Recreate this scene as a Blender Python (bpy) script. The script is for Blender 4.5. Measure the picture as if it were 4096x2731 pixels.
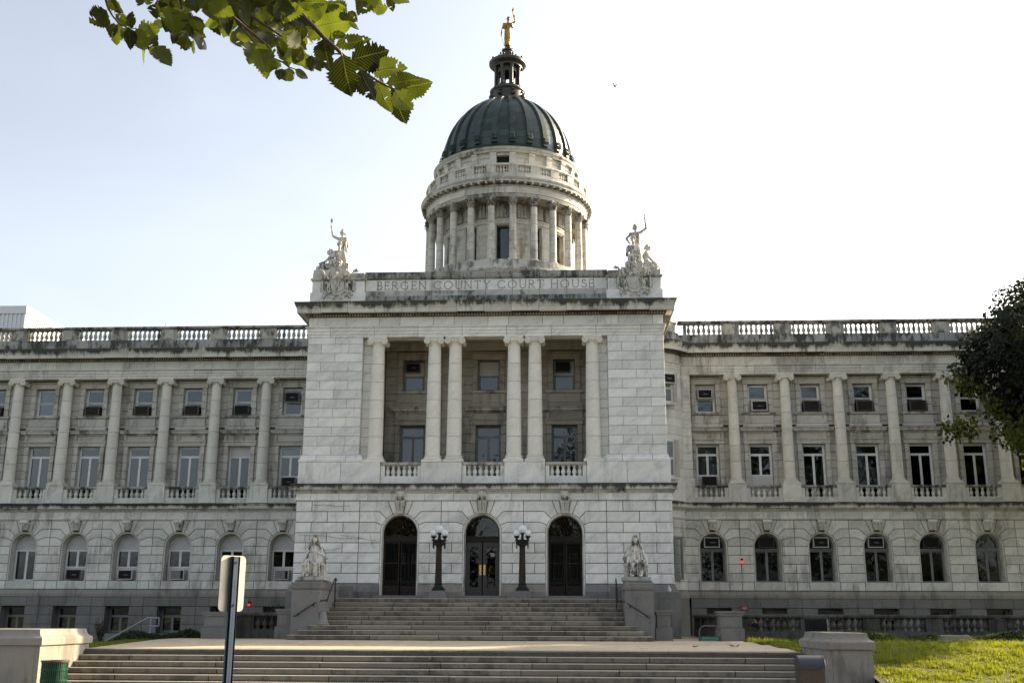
import bpy, bmesh, math, random
import numpy as np
from mathutils import Vector, Matrix, noise
random.seed(7)
S = bpy.context.scene
for o in list(bpy.data.objects): bpy.data.objects.remove(o)
R = math.radians; PI = math.pi; sin = math.sin; cos = math.cos

# ------------------------------------------------------------------ camera
CAM = Vector((3.183, -40.0, 0.70)); TH, YAW, ROLL = R(14.323), R(3.0376), R(0.2179)
fw = Vector((-sin(YAW), cos(YAW), 0)); rt = Vector((cos(YAW), sin(YAW), 0)); up = Vector((0, 0, 1))
F = fw * cos(TH) + up * sin(TH); U = -fw * sin(TH) + up * cos(TH)
rt2 = rt * cos(ROLL) + U * sin(ROLL) ; U2 = -rt * sin(ROLL) + U * cos(ROLL)
cam = bpy.data.cameras.new('camera'); cam.sensor_width = 36; cam.lens = 4321.3 / 4096 * 36
cam.clip_start = 0.1; cam.clip_end = 3000
co = bpy.data.objects.new('camera', cam); S.collection.objects.link(co)
m = Matrix((rt2, U2, -F)).transposed().to_4x4(); m.translation = CAM; co.matrix_world = m
S.camera = co

# ------------------------------------------------------------------ light
SUN_AZ, SUN_EL = R(33), R(25.5)          # azimuth measured from +X (right) towards +Y (behind the building)
sd = Vector((cos(SUN_AZ) * cos(SUN_EL), sin(SUN_AZ) * cos(SUN_EL), sin(SUN_EL)))
w = bpy.data.worlds.new("World"); S.world = w; w.use_nodes = True
nt = w.node_tree; nt.nodes.clear()
bg = nt.nodes.new('ShaderNodeBackground'); wo = nt.nodes.new('ShaderNodeOutputWorld')
sky = nt.nodes.new('ShaderNodeTexSky'); sky.sky_type = 'NISHITA'; sky.sun_disc = False
sky.sun_elevation = SUN_EL; sky.sun_rotation = R(90) - SUN_AZ
sky.altitude = 20; sky.air_density = 1.0; sky.dust_density = 4.0; sky.ozone_density = 1.0
bg.inputs['Strength'].default_value = 0.15
bw = nt.nodes.new('ShaderNodeRGBToBW'); hz = nt.nodes.new('ShaderNodeMix'); hz.data_type = 'RGBA'      # hazy late summer air: paler, same luminance
hz.inputs[0].default_value = .6
nt.links.new(sky.outputs[0], bw.inputs[0]); nt.links.new(sky.outputs[0], hz.inputs[6]); nt.links.new(bw.outputs[0], hz.inputs[7])
tcw = nt.nodes.new('ShaderNodeTexCoord'); mpw = nt.nodes.new('ShaderNodeMapping'); mpw.inputs['Scale'].default_value = (1.5, 1.5, 5)
nzw = nt.nodes.new('ShaderNodeTexNoise'); nzw.inputs['Scale'].default_value = 1.6; nzw.inputs['Detail'].default_value = 5; nzw.inputs['Distortion'].default_value = .6
nt.links.new(tcw.outputs['Generated'], mpw.inputs['Vector']); nt.links.new(mpw.outputs[0], nzw.inputs['Vector'])
cr = nt.nodes.new('ShaderNodeMapRange'); cr.inputs[1].default_value = .42; cr.inputs[2].default_value = .72; cr.inputs[3].default_value = 0; cr.inputs[4].default_value = .03
nt.links.new(nzw.outputs['Fac'], cr.inputs[0]); cl = nt.nodes.new('ShaderNodeMix'); cl.data_type = 'RGBA'; cl.inputs[7].default_value = (7.6, 7.8, 8.0, 1)      # faint high cloud veil
nt.links.new(cr.outputs[0], cl.inputs[0]); nt.links.new(hz.outputs[2], cl.inputs[6]); nt.links.new(cl.outputs[2], bg.inputs[0]); nt.links.new(bg.outputs[0], wo.inputs[0])
sl = bpy.data.lights.new('sun', 'SUN'); sl.energy = 5.0; sl.angle = R(0.55); sl.color = (1.0, 0.78, 0.50)
so = bpy.data.objects.new('sun', sl); S.collection.objects.link(so)
so.rotation_euler = sd.to_track_quat('Z', 'Y').to_euler(); so.location = sd * 60
S.view_settings.view_transform = 'Standard'; S.view_settings.look = 'None'
S.view_settings.gamma = 1; S.view_settings.use_curve_mapping = False
S.view_settings.exposure = 1.36
S.render.engine = 'CYCLES'
S.cycles.max_bounces = 8; S.cycles.transparent_max_bounces = 16

# ------------------------------------------------------------------ materials
def new_mat(name):
    mt = bpy.data.materials.new(name); mt.use_nodes = True
    n = mt.node_tree.nodes; l = mt.node_tree.links
    return mt, n, l, n['Principled BSDF']
def mth(n, l, op, a, b=None, c=None, clamp=False):
    q = n.new('ShaderNodeMath'); q.operation = op; q.use_clamp = clamp
    for i, x in enumerate((a, b, c)):
        if x is None: continue
        if isinstance(x, (int, float)): q.inputs[i].default_value = x
        else: l.new(x, q.inputs[i])
    return q.outputs[0]
def mixc(n, l, f, a, b, bt='MIX'):
    q = n.new('ShaderNodeMix'); q.data_type = 'RGBA'; q.blend_type = bt
    for i, x in ((0, f), (6, a), (7, b)):
        if isinstance(x, (int, float)): q.inputs[i].default_value = x
        elif isinstance(x, tuple): q.inputs[i].default_value = (*x, 1)
        else: l.new(x, q.inputs[i])
    return q.outputs[2]
def ramp(n, l, f, a, b):
    q = n.new('ShaderNodeMapRange'); q.inputs[1].default_value = a; q.inputs[2].default_value = b
    l.new(f, q.inputs[0]); return q.outputs[0]
def noi(n, l, vec, sc, det=4, rough=.55, dist=0):
    q = n.new('ShaderNodeTexNoise'); q.inputs['Scale'].default_value = sc; q.inputs['Detail'].default_value = det
    q.inputs['Roughness'].default_value = rough; q.inputs['Distortion'].default_value = dist
    l.new(vec, q.inputs['Vector']); return q.outputs['Fac']
def vecmap(n, l, src, scale, add=None):
    q = n.new('ShaderNodeMapping'); q.inputs['Scale'].default_value = scale; l.new(src, q.inputs['Vector'])
    o = q.outputs[0]
    if add is not None:
        v = n.new('ShaderNodeVectorMath'); v.operation = 'ADD'; l.new(o, v.inputs[0]); l.new(add, v.inputs[1]); o = v.outputs[0]
    return o
def stone_mat(name, base, vein, veinamt, vary, stain=0.0, stain_col=(.03, .03, .028), moss=0.0, speck=0.0, rough=.75, bump=.25, stain_lo=.5, drip=0.22, ssc=1, band=None, streak=0.0):
    mt, n, l, p = new_mat(name)
    g = n.new('ShaderNodeNewGeometry'); oi = n.new('ShaderNodeObjectInfo')
    rnd = oi.outputs['Random']
    off = n.new('ShaderNodeCombineXYZ')
    r60 = mth(n, l, 'MULTIPLY', rnd, 60.0)
    for i in range(3): l.new(r60, off.inputs[i])
    pos = g.outputs['Position']
    mp = n.new('ShaderNodeMapping'); mp.inputs['Rotation'].default_value = (0, R(38), R(20)); l.new(pos, mp.inputs['Vector'])
    v1 = vecmap(n, l, mp.outputs[0], (1.0, 1.0, 3.2), off.outputs[0])
    a = noi(n, l, v1, 1.3, 7, .62, 1.1)
    va = mth(n, l, 'ABSOLUTE', mth(n, l, 'SUBTRACT', a, .5))
    vn = mth(n, l, 'SUBTRACT', 1.0, mth(n, l, 'MULTIPLY', va, 9.0, clamp=True), clamp=True)
    cloud = noi(n, l, v1, .8, 4)
    vf = mth(n, l, 'MULTIPLY', vn, ramp(n, l, cloud, .42, .7))
    col = mixc(n, l, mth(n, l, 'MULTIPLY', vf, veinamt), base, vein)
    col = mixc(n, l, mth(n, l, 'MULTIPLY', ramp(n, l, cloud, .35, .75), veinamt * .45), col, vein)
    fine = noi(n, l, pos, 9, 6, .7)
    br = mth(n, l, 'ADD', mth(n, l, 'MULTIPLY', mth(n, l, 'SUBTRACT', rnd, .5), vary * 2), 1.0)
    br = mth(n, l, 'MULTIPLY', br, mth(n, l, 'ADD', mth(n, l, 'MULTIPLY', fine, .3), .85))
    if speck > 0:
        sp = noi(n, l, pos, 130, 2, .5)
        br = mth(n, l, 'MULTIPLY', br, mth(n, l, 'ADD', 1 - speck * .5, mth(n, l, 'MULTIPLY', ramp(n, l, sp, .38, .62), speck)))
    q = n.new('ShaderNodeVectorMath'); q.operation = 'SCALE'; l.new(col, q.inputs[0]); l.new(br, q.inputs['Scale']); col = q.outputs[0]
    # weathering: broad patches, cut into runs that trail downwards
    sv = vecmap(n, l, pos, (1, 1, drip))
    s1 = noi(n, l, sv, 2.6 * ssc, 7, .7); s2 = noi(n, l, pos, .55 * ssc, 4, .6)
    sm = mth(n, l, 'ADD', mth(n, l, 'MULTIPLY', s1, .6), mth(n, l, 'MULTIPLY', s2, .4))
    if band:
        sz = n.new('ShaderNodeSeparateXYZ'); l.new(pos, sz.inputs[0]); sm = mth(n, l, 'ADD', sm, mth(n, l, 'MULTIPLY', ramp(n, l, sz.outputs[2], *band), .17))
    if stain > 0:
        sf = mth(n, l, 'MULTIPLY', ramp(n, l, sm, stain_lo, stain_lo + .09), stain, clamp=True)
        col = mixc(n, l, sf, col, stain_col)
    if streak > 0:                                # narrow run-off streaks, grouped in patches
        st_ = noi(n, l, vecmap(n, l, pos, (1, 1, .07)), 9.0, 5, .75); pm = noi(n, l, vecmap(n, l, pos, (1, 1, .5)), .9, 3)
        k_ = mth(n, l, 'MULTIPLY', ramp(n, l, st_, .56, .70), ramp(n, l, pm, .46, .62))
        col = mixc(n, l, mth(n, l, 'MULTIPLY', k_, streak, clamp=True), col, stain_col)
    if moss > 0:
        m2 = noi(n, l, vecmap(n, l, pos, (1, 1, .4)), 1.7, 6, .65)
        mf = mth(n, l, 'MULTIPLY', ramp(n, l, m2, .55, .66), moss, clamp=True)
        col = mixc(n, l, mf, col, (.10, .095, .03))
    l.new(col, p.inputs['Base Color']); p.inputs['Roughness'].default_value = rough
    bp = n.new('ShaderNodeBump'); bp.inputs['Strength'].default_value = bump; bp.inputs['Distance'].default_value = .02
    l.new(noi(n, l, pos, 22, 6, .7), bp.inputs['Height']); l.new(bp.outputs[0], p.inputs['Normal'])
    return mt
def plain(name, col, rough=.6, metal=0.0, var=0.25, sc=6.0, spec=.5, bump=0.0):
    mt, n, l, p = new_mat(name)
    g = n.new('ShaderNodeNewGeometry')
    f = noi(n, l, g.outputs['Position'], sc, 5, .6)
    c2 = tuple(max(0, c * (1 - var)) for c in col); c1 = tuple(min(1, c * (1 + var * .6)) for c in col)
    l.new(mixc(n, l, ramp(n, l, f, .3, .7), c2, c1), p.inputs['Base Color'])
    p.inputs['Roughness'].default_value = rough; p.inputs['Metallic'].default_value = metal
    p.inputs['Specular IOR Level'].default_value = spec
    if bump > 0:
        bp = n.new('ShaderNodeBump'); bp.inputs['Strength'].default_value = bump; bp.inputs['Distance'].default_value = .02
        l.new(noi(n, l, g.outputs['Position'], sc * 4, 5), bp.inputs['Height']); l.new(bp.outputs[0], p.inputs['Normal'])
    return mt
MARBLE = stone_mat('weathered_marble', (.79, .78, .725), (.34, .35, .36), .46, .085, stain=.38, stain_col=(.22, .21, .18), stain_lo=.545, streak=.55)
COLW = stone_mat('wing_column_marble', (.68, .655, .57), (.38, .38, .36), .22, .06, stain=.35, stain_col=(.25, .23, .19), stain_lo=.54)
CARVE = stone_mat('weathered_carved_marble', (.56, .54, .48), (.2, .2, .19), .3, .02, stain=.85, stain_col=(.10, .095, .08), stain_lo=.50, drip=.35, bump=.5, ssc=3)
DRUMM = stone_mat('drum_marble', (.62, .595, .52), (.30, .30, .28), .5, .10, stain=.6, stain_col=(.14, .128, .10), stain_lo=.515, streak=.6)
COLM = stone_mat('column_marble', (.79, .76, .67), (.42, .42, .40), .22, .05, stain=.25, stain_col=(.3, .28, .23), stain_lo=.56)
RAILM = stone_mat('grimy_balustrade_marble', (.44, .42, .36), (.25, .25, .23), .4, .1, stain=.9, stain_col=(.07, .068, .058), stain_lo=.485, drip=.4, ssc=2)
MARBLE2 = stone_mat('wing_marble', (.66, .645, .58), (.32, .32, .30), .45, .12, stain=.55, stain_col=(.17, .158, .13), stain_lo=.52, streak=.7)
RECESS = stone_mat('shaded_recess_marble', (.50, .48, .425), (.27, .265, .25), .4, .13, stain=.6, stain_col=(.09, .08, .06), stain_lo=.52, streak=.6)  # bay walls darker than the wing face: recess shade mixed into the base
BEDM = stone_mat('brown_shaded_bed_moulding', (.11, .09, .062), (.08, .07, .055), .4, .1, stain=.8, stain_col=(.035, .03, .025), stain_lo=.5, drip=.3)  # dark band under the cornice, its shade painted into the moulding
SHADY = stone_mat('shaded_grimy_marble', (.42, .39, .32), (.2, .19, .17), .5, .09, stain=.5, stain_col=(.09, .08, .065), stain_lo=.53)  # loggia marble: grime stains over a base darkened for its shade
CORN = stone_mat('sooty_cornice_marble', (.60, .585, .51), (.3, .3, .28), .4, .1, stain=.95, moss=.45, stain_lo=.55, drip=.18, band=(12.14, 12.40))
CORN_B = stone_mat('sooty_belt_marble', (.55, .535, .47), (.3, .3, .28), .4, .1, stain=.95, moss=.5, stain_lo=.54, drip=.18, band=(5.24, 5.46))
CORN_D = stone_mat('sooty_drum_marble', (.50, .49, .43), (.25, .25, .24), .5, .1, stain=.8, moss=.55, stain_lo=.53, drip=.4)
SOOT_SHADE = stone_mat('sooty_capital_relief_shade', (.40, .385, .34), (.2, .2, .19), .4, .05, stain=.95, stain_col=(.06, .058, .05), stain_lo=.47, drip=.6, ssc=4)
CORN2 = stone_mat('blackened_blocking_marble', (.34, .335, .31), (.16, .16, .16), .5, .12, stain=.95, moss=.25, stain_lo=.465, drip=.3, ssc=1.6)
SOILED = stone_mat('soiled_trim_marble', (.50, .485, .43), (.25, .25, .24), .5, .09, stain=.8, stain_col=(.06, .055, .045), stain_lo=.49, drip=.3)
GRAN = stone_mat('grey_granite', (.185, .18, .17), (.13, .13, .13), .25, .09, stain=.5, stain_col=(.075, .07, .065), speck=.5, stain_lo=.52, bump=.35)
GRAN_L = stone_mat('light_granite', (.27, .248, .21), (.2, .19, .18), .25, .06, stain=.65, stain_col=(.11, .10, .085), speck=.5, stain_lo=.5, bump=.35)
GRAN_D = stone_mat('dark_base_granite', (.185, .18, .165), (.13, .13, .125), .3, .13, stain=.5, stain_col=(.07, .068, .06), moss=.35, speck=.35, stain_lo=.52)
GRAN_B = stone_mat('shaded_balustrade_granite', (.085, .08, .07), (.06, .06, .055), .3, .12, stain=.85, stain_col=(.022, .021, .019), moss=.2, speck=.4, stain_lo=.47)  # darker than the grey granite: the areaway's deep shade is in the colour
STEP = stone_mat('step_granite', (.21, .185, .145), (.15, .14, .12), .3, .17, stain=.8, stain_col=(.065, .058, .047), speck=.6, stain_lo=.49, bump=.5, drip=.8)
STATUE = stone_mat('statue_marble', (.64, .62, .565), (.2, .2, .19), .3, .02, stain=.8, stain_col=(.10, .10, .09), stain_lo=.53, drip=.3, bump=.5, ssc=4)
LCOP = stone_mat('brown_lantern_copper', (.040, .032, .027), (.05, .07, .06), .6, .15, stain=.5, stain_col=(.015, .015, .015), rough=.45, bump=.2, stain_lo=.5)
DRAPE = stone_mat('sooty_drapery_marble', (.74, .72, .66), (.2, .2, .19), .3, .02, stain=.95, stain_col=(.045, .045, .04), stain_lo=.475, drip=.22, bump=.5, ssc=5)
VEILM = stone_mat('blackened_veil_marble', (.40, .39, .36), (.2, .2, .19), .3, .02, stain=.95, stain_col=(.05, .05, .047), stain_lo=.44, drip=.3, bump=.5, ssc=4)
COPPER = stone_mat('patinated_copper', (.020, .032, .026), (.048, .088, .068), .8, .25, stain=.5, stain_col=(.02, .022, .022), moss=0, rough=.42, bump=.2, stain_lo=.52)
MORT = plain('dark_joint_mortar', (.09, .085, .075), .9)
TREAD = stone_mat('sunlit_step_tread', (.40, .35, .26), (.3, .28, .24), .3, .08, stain=.3, stain_col=(.2, .18, .15), speck=.4, stain_lo=.52, drip=1)  # tread tops paler than the risers: sunlight put into the colour
PAVE2 = stone_mat('shaded_street_pavement', (.15, .14, .125), (.12, .115, .1), .3, .05, stain=.3, stain_col=(.12, .11, .1), speck=.3, stain_lo=.5, drip=1)  # albedo lowered in place of tree shade over the pavement
PAVE = stone_mat('plaza_concrete', (.54, .44, .30), (.45, .37, .26), .4, .02, stain=.35, stain_col=(.22, .19, .155), speck=.2, stain_lo=.5, drip=1)
GOLD = plain('gilded_bronze', (.38, .25, .085), .38, 1.0, var=.8, sc=14, bump=.5)
BRONZE = plain('dark_bronze', (.016, .011, .008), .45, .5, var=.5, sc=9)
GILT = plain('worn_gilt_bronze', (.040, .025, .013), .5, .6, var=.5, sc=20)
BRASS = plain('polished_brass', (.85, .60, .20), .25, 1.0, var=.1)
IRON = plain('black_cast_iron', (.012, .012, .012), .55, 0, spec=.3)
POLEBR = plain('brown_bronze_shaft', (.035, .024, .017), .5, .5, var=.4)
WHITEF = plain('aged_white_frame', (.70, .71, .71), .5, var=.1)
GREYF = plain('grey_painted_frame', (.20, .20, .195), .55, var=.2)
DOORG = plain('grey_door_paint', (.035, .032, .03), .4, var=.2)
DARK = plain('dark_interior', (.018, .017, .016), .9)
BLIND = plain('pale_blind', (.40, .42, .42), .8, var=.12, sc=2)
BLIND2 = plain('dim_blue_blind', (.075, .09, .10), .8, var=.25, sc=2)
PANELW = plain('white_infill_panel', (.50, .50, .485), .6, var=.12, sc=2)
ACDARK = plain('black_grille_plastic', (.010, .010, .011), .6, spec=.15)
ACBROWN = plain('brown_steel_case', (.075, .06, .048), .55, var=.3)
ACWHITE = plain('grey_white_steel_case', (.50, .49, .46), .45, var=.15)
LETTER = plain('soot_filled_letter', (.22, .21, .18), .9, var=.45, sc=3)
def glass_mat(name, tint, refl):
    mt, n, l, p = new_mat(name); n.remove(p)
    t = n.new('ShaderNodeBsdfTransparent'); t.inputs[0].default_value = (*tint, 1)
    g = n.new('ShaderNodeBsdfGlossy'); g.inputs['Roughness'].default_value = .02; g.inputs[0].default_value = (.9, .95, 1, 1)
    ge = n.new('ShaderNodeNewGeometry')
    bp = n.new('ShaderNodeBump'); bp.inputs['Strength'].default_value = .12; bp.inputs['Distance'].default_value = .05
    l.new(noi(n, l, ge.outputs['Position'], 1.6, 2), bp.inputs['Height']); l.new(bp.outputs[0], g.inputs['Normal'])
    fr = n.new('ShaderNodeFresnel'); fr.inputs[0].default_value = 1.5
    f = mth(n, l, 'MULTIPLY', fr.outputs[0], refl, clamp=True)
    mx = n.new('ShaderNodeMixShader'); l.new(f, mx.inputs[0]); l.new(t.outputs[0], mx.inputs[1]); l.new(g.outputs[0], mx.inputs[2])
    l.new(mx.outputs[0], n['Material Output'].inputs[0]); return mt
GLASS = glass_mat('window_glass', (.72, .75, .75), 1.2)

# ------------------------------------------------------------------ mesh helpers
class M:
    def __init__(s): s.v = []; s.f = []; s.sm = False
    def add(s, vs, fs):
        b = len(s.v); s.v += [tuple(x) for x in vs]; s.f += [tuple(i + b for i in q) for q in fs]; return s
    def box(s, x0, x1, y0, y1, z0, z1):
        return s.add([(x0, y0, z0), (x1, y0, z0), (x1, y1, z0), (x0, y1, z0), (x0, y0, z1), (x1, y0, z1), (x1, y1, z1), (x0, y1, z1)],
                     [(0, 3, 2, 1), (4, 5, 6, 7), (0, 1, 5, 4), (1, 2, 6, 5), (2, 3, 7, 6), (3, 0, 4, 7)])
    def poly(s, pts, y0, y1, ch=0.0):
        """polygon in XZ, front at y0 (towards -Y), back at y1, chamfered front edge"""
        n = len(pts)
        if ch > 0:
            ins = inset(pts, ch)
            vs = [(x, y0, z) for x, z in ins] + [(x, y0 + ch, z) for x, z in pts] + [(x, y1, z) for x, z in pts]
            fs = [tuple(range(n))] + [(i, (i + 1) % n, n + (i + 1) % n, n + i) for i in range(n)] + \
                 [(n + i, n + (i + 1) % n, 2 * n + (i + 1) % n, 2 * n + i) for i in range(n)] + [tuple(range(3 * n - 1, 2 * n - 1, -1))]
        else:
            vs = [(x, y0, z) for x, z in pts] + [(x, y1, z) for x, z in pts]
            fs = [tuple(range(n))] + [(i, (i + 1) % n, n + (i + 1) % n, n + i) for i in range(n)] + [tuple(range(2 * n - 1, n - 1, -1))]
        return s.add(vs, fs)
    def tube(s, p0, p1, r0, r1=None, n=10, caps=True):
        p0 = Vector(p0); p1 = Vector(p1); r1 = r0 if r1 is None else r1
        d = (p1 - p0).normalized(); a = d.orthogonal().normalized(); b = d.cross(a)
        vs = [p0 + (a * cos(2 * PI * i / n) + b * sin(2 * PI * i / n)) * r0 for i in range(n)] + \
             [p1 + (a * cos(2 * PI * i / n) + b * sin(2 * PI * i / n)) * r1 for i in range(n)]
        fs = [(i, (i + 1) % n, n + (i + 1) % n, n + i) for i in range(n)]
        if caps: fs += [tuple(range(n - 1, -1, -1)), tuple(range(n, 2 * n))]
        s.sm = True
        return s.add(vs, fs)
    def path(s, pts, r, n=8, taper=None):
        for i in range(len(pts) - 1):
            ra = r if taper is None else r + (taper - r) * i / (len(pts) - 1); rb = r if taper is None else r + (taper - r) * (i + 1) / (len(pts) - 1)
            s.tube(pts[i], pts[i + 1], ra, rb, n)
        return s
    def lathe(s, prof, cx=0, cy=0, n=24, a0=0, a1=2 * PI, closed=False):
        full = abs(a1 - a0 - 2 * PI) < 1e-6; k = len(prof); nn = n if full else n + 1
        vs = []
        for i in range(nn):
            a = a0 + (a1 - a0) * i / n
            vs += [(cx + r * cos(a), cy + r * sin(a), z) for r, z in prof]
        fs = []
        kk = k if closed else k - 1
        for i in range(n):
            j = (i + 1) % nn
            for q in range(kk):
                fs.append((i * k + q, j * k + q, j * k + (q + 1) % k, i * k + (q + 1) % k))
        if not closed and full:
            if prof[0][0] > 1e-5: fs.append(tuple(i * k for i in range(nn))[::-1])
            if prof[-1][0] > 1e-5: fs.append(tuple(i * k + k - 1 for i in range(nn)))
        if closed and not full:
            fs.append(tuple(range(k))); fs.append(tuple((nn - 1) * k + q for q in range(k - 1, -1, -1)))
        s.sm = True
        return s.add(vs, fs)
    def sphere(s, c, r, n=12, rz=None):
        rz = r if rz is None else rz
        pr = [(r * sin(PI * i / n) if 0 < i < n else 1e-6, c[2] - rz * cos(PI * i / n)) for i in range(n + 1)]
        return s.lathe(pr, c[0], c[1], int(n * 1.5))
    def sweep(s, path, prof, cap=True):
        """closed profile (out, z) along XY polyline, outward = right of travel"""
        n = len(path); k = len(prof); vs = []
        for i in range(n):
            p = Vector(path[i]); ds = []
            if i > 0: ds.append((p - Vector(path[i - 1])).normalized())
            if i < n - 1: ds.append((Vector(path[i + 1]) - p).normalized())
            nn = [Vector((d.y, -d.x)) for d in ds]
            o = nn[0] if len(nn) == 1 else (nn[0] + nn[1]).normalized()
            if len(nn) == 2: o = o / max(.3, o.dot(nn[0]))
            vs += [(p.x + o.x * a, p.y + o.y * a, z) for a, z in prof]
        fs = [(i * k + q, (i + 1) * k + q, (i + 1) * k + (q + 1) % k, i * k + (q + 1) % k) for i in range(n - 1) for q in range(k)]
        if cap: fs += [tuple(range(k - 1, -1, -1)), tuple((n - 1) * k + q for q in range(k))]
        return s.add(vs, fs)
    def tf(s, mat):
        s.v = [tuple(mat @ Vector(p)) for p in s.v]; return s
    def join(s, o): s.add(o.v, o.f); s.sm = s.sm or o.sm; return s
def inset(pts, c):
    n = len(pts); out = []
    A = sum(pts[i][0] * pts[(i + 1) % n][1] - pts[(i + 1) % n][0] * pts[i][1] for i in range(n))
    sg = 1 if A > 0 else -1
    for i in range(n):
        p = Vector(pts[i]); a = (p - Vector(pts[i - 1])).normalized(); b = (Vector(pts[(i + 1) % n]) - p).normalized()
        na = Vector((-a.y, a.x)) * sg; nb = Vector((-b.y, b.x)) * sg; o = na + nb
        if o.length < 1e-4: o = na
        o.normalize(); q = p + o * (c / max(.35, o.dot(na))); out.append((q.x, q.y))
    return out
def mesh(name, mb, mat, recalc=True):
    me = bpy.data.meshes.new(name); me.from_pydata(mb.v, [], mb.f)
    if recalc:
        bm = bmesh.new(); bm.from_mesh(me); bmesh.ops.recalc_face_normals(bm, faces=bm.faces); bm.to_mesh(me); bm.free()
    if mat is not None: me.materials.append(mat)
    if mb.sm:
        me.shade_smooth(); me.set_sharp_from_angle(angle=R(38))
    return me
def put(name, me, parent=None, loc=None, rz=0.0):
    o = bpy.data.objects.new(name, me); S.collection.objects.link(o)
    if parent is not None: o.parent = parent
    if loc is not None: o.location = loc
    if rz: o.rotation_euler = (0, 0, rz)
    return o
def obj(name, mb, mat, parent=None, loc=None, rz=0.0, kind=None, label=None):
    o = put(name, mesh(name, mb, mat), parent, loc, rz)
    if kind: o['kind'] = kind
    if label: o['label'] = label
    return o
def thing(name, label, cat, loc=(0, 0, 0), rz=0.0, group=None):
    o = put(name, None, None, loc, rz); o['label'] = label; o['category'] = cat
    o.empty_display_size = .2
    if group: o['group'] = group
    return o
def tag(o, label, cat, group=None):
    o['label'] = label; o['category'] = cat
    if group: o['group'] = group
    return o
def copy_tree(o, parent=None):
    c = o.copy(); S.collection.objects.link(c)
    if parent is not None: c.parent = parent
    for ch in list(o.children): copy_tree(ch, c)
    return c
def rect(x0, x1, z0, z1): return [(x0, z0), (x1, z0), (x1, z1), (x0, z1)]
GAP = 0.014
def stone(parent, pts, y, mat, depth=.12, gap=GAP, ch=.012, name='stone_block', jit=.004):
    q = inset(pts, gap / 2); dy = random.uniform(-jit, jit)
    return obj(name, M().poly(q, y + dy, y + depth, ch), mat, parent)
def sweep_stones(parent, path, prof, mat, L, gap=.014, name='cornice_stone', phase=0.0, jit=.004):
    """cut a moulding into stones of length L along its path; mitred corners stay inside one stone"""
    pts = [Vector(p) for p in path]; segs = []; cur = [pts[0]]
    for i in range(len(pts) - 1):
        a, b = pts[i], pts[i + 1]; ln = (b - a).length; d = (b - a) / ln
        if ln > L * 1.3:
            n = max(1, round(ln / L)); st = ln / n
            for k in range(n):
                t = (k + .5 + phase * .4 * (-1 if k % 2 else 1)) * st
                cur.append(a + d * (t - gap / 2)); segs.append(cur); cur = [a + d * (t + gap / 2)]
        cur.append(b)
    segs.append(cur)
    out = []
    mb_ = [(o - .016 if o > -.12 else o, z + (.008 if z <= min(q[1] for q in prof) + .02 else -.008 if z >= max(q[1] for q in prof) - .06 else 0)) for o, z in prof]
    obj('mortar_backing', M().sweep([tuple(p) for p in pts], mb_), MORT, parent)
    for sg in segs:
        j = random.uniform(-jit, jit); jz = random.uniform(-jit, jit) * .5
        pr = [(o + (j if o > 0 else 0), z + jz) for o, z in prof]
        out.append(obj(name, M().sweep([tuple(p) for p in sg], pr), mat, parent))
    return out
# ------------------------------------------------------------------ courthouse
CH = thing('courthouse', 'white marble domed courthouse with columned centre block and two long wings', 'courthouse')
PV = 6.83                                       # half width of the central block
ZS = 5.50; ZA = 11.15                           # top of the belt cornice, underside of the architrave
WP = 2.30; WX0 = 9.28; NW = 7                   # window pitch, first window centre, windows per wing
WY = 7.05                                       # face of the wings
core = put('wall_core', None, CH)
# -- solid backing (mortar) and closed body
def backing(cells, y, parent, name='mortar_backing', mat=None):
    mb = M()
    for c in cells: mb.poly(c, y + .022, y + .10)
    return obj(name, mb, mat or MORT, parent)
body = M()
body.box(-6.7, 6.7, 2.62, 22, 11.2, 12.35)                       # roof of the centre
body.box(-4.6, 4.6, .62, 2.62, 11.62, 12.35)
body.box(-6.72, -6.2, .05, 12, 0, 12.3); body.box(6.2, 6.72, .05, 12, 0, 12.3)
body.box(-6.2, 6.2, 4.9, 5.2, 0, 12.3)
body.box(-6.6, 6.6, .12, 2.6, 5.05, 5.46)                         # loggia floor
body.box(-26, -6.6, WY + .12, 22, 12.1, 12.5); body.box(6.6, 26, WY + .12, 22, 12.1, 12.5)
body.box(-26, -6.7, 10.4, 10.7, -.6, 12.4); body.box(6.7, 26, 10.4, 10.7, -.6, 12.4)
for z in (1.3, 5.1, 8.75):
    body.box(-26, -6.7, WY + .45, 10.4, z, z + .2); body.box(6.7, 26, WY + .45, 10.4, z, z + .2)
body.box(-26.2, -25.8, WY + .1, 22, -.6, 12.4); body.box(25.8, 26.2, WY + .1, 22, -.6, 12.4)
body.box(-26, 26, 21.6, 22, -.6, 12.4)
obj('inner_walls', body, DARK, CH)

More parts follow.
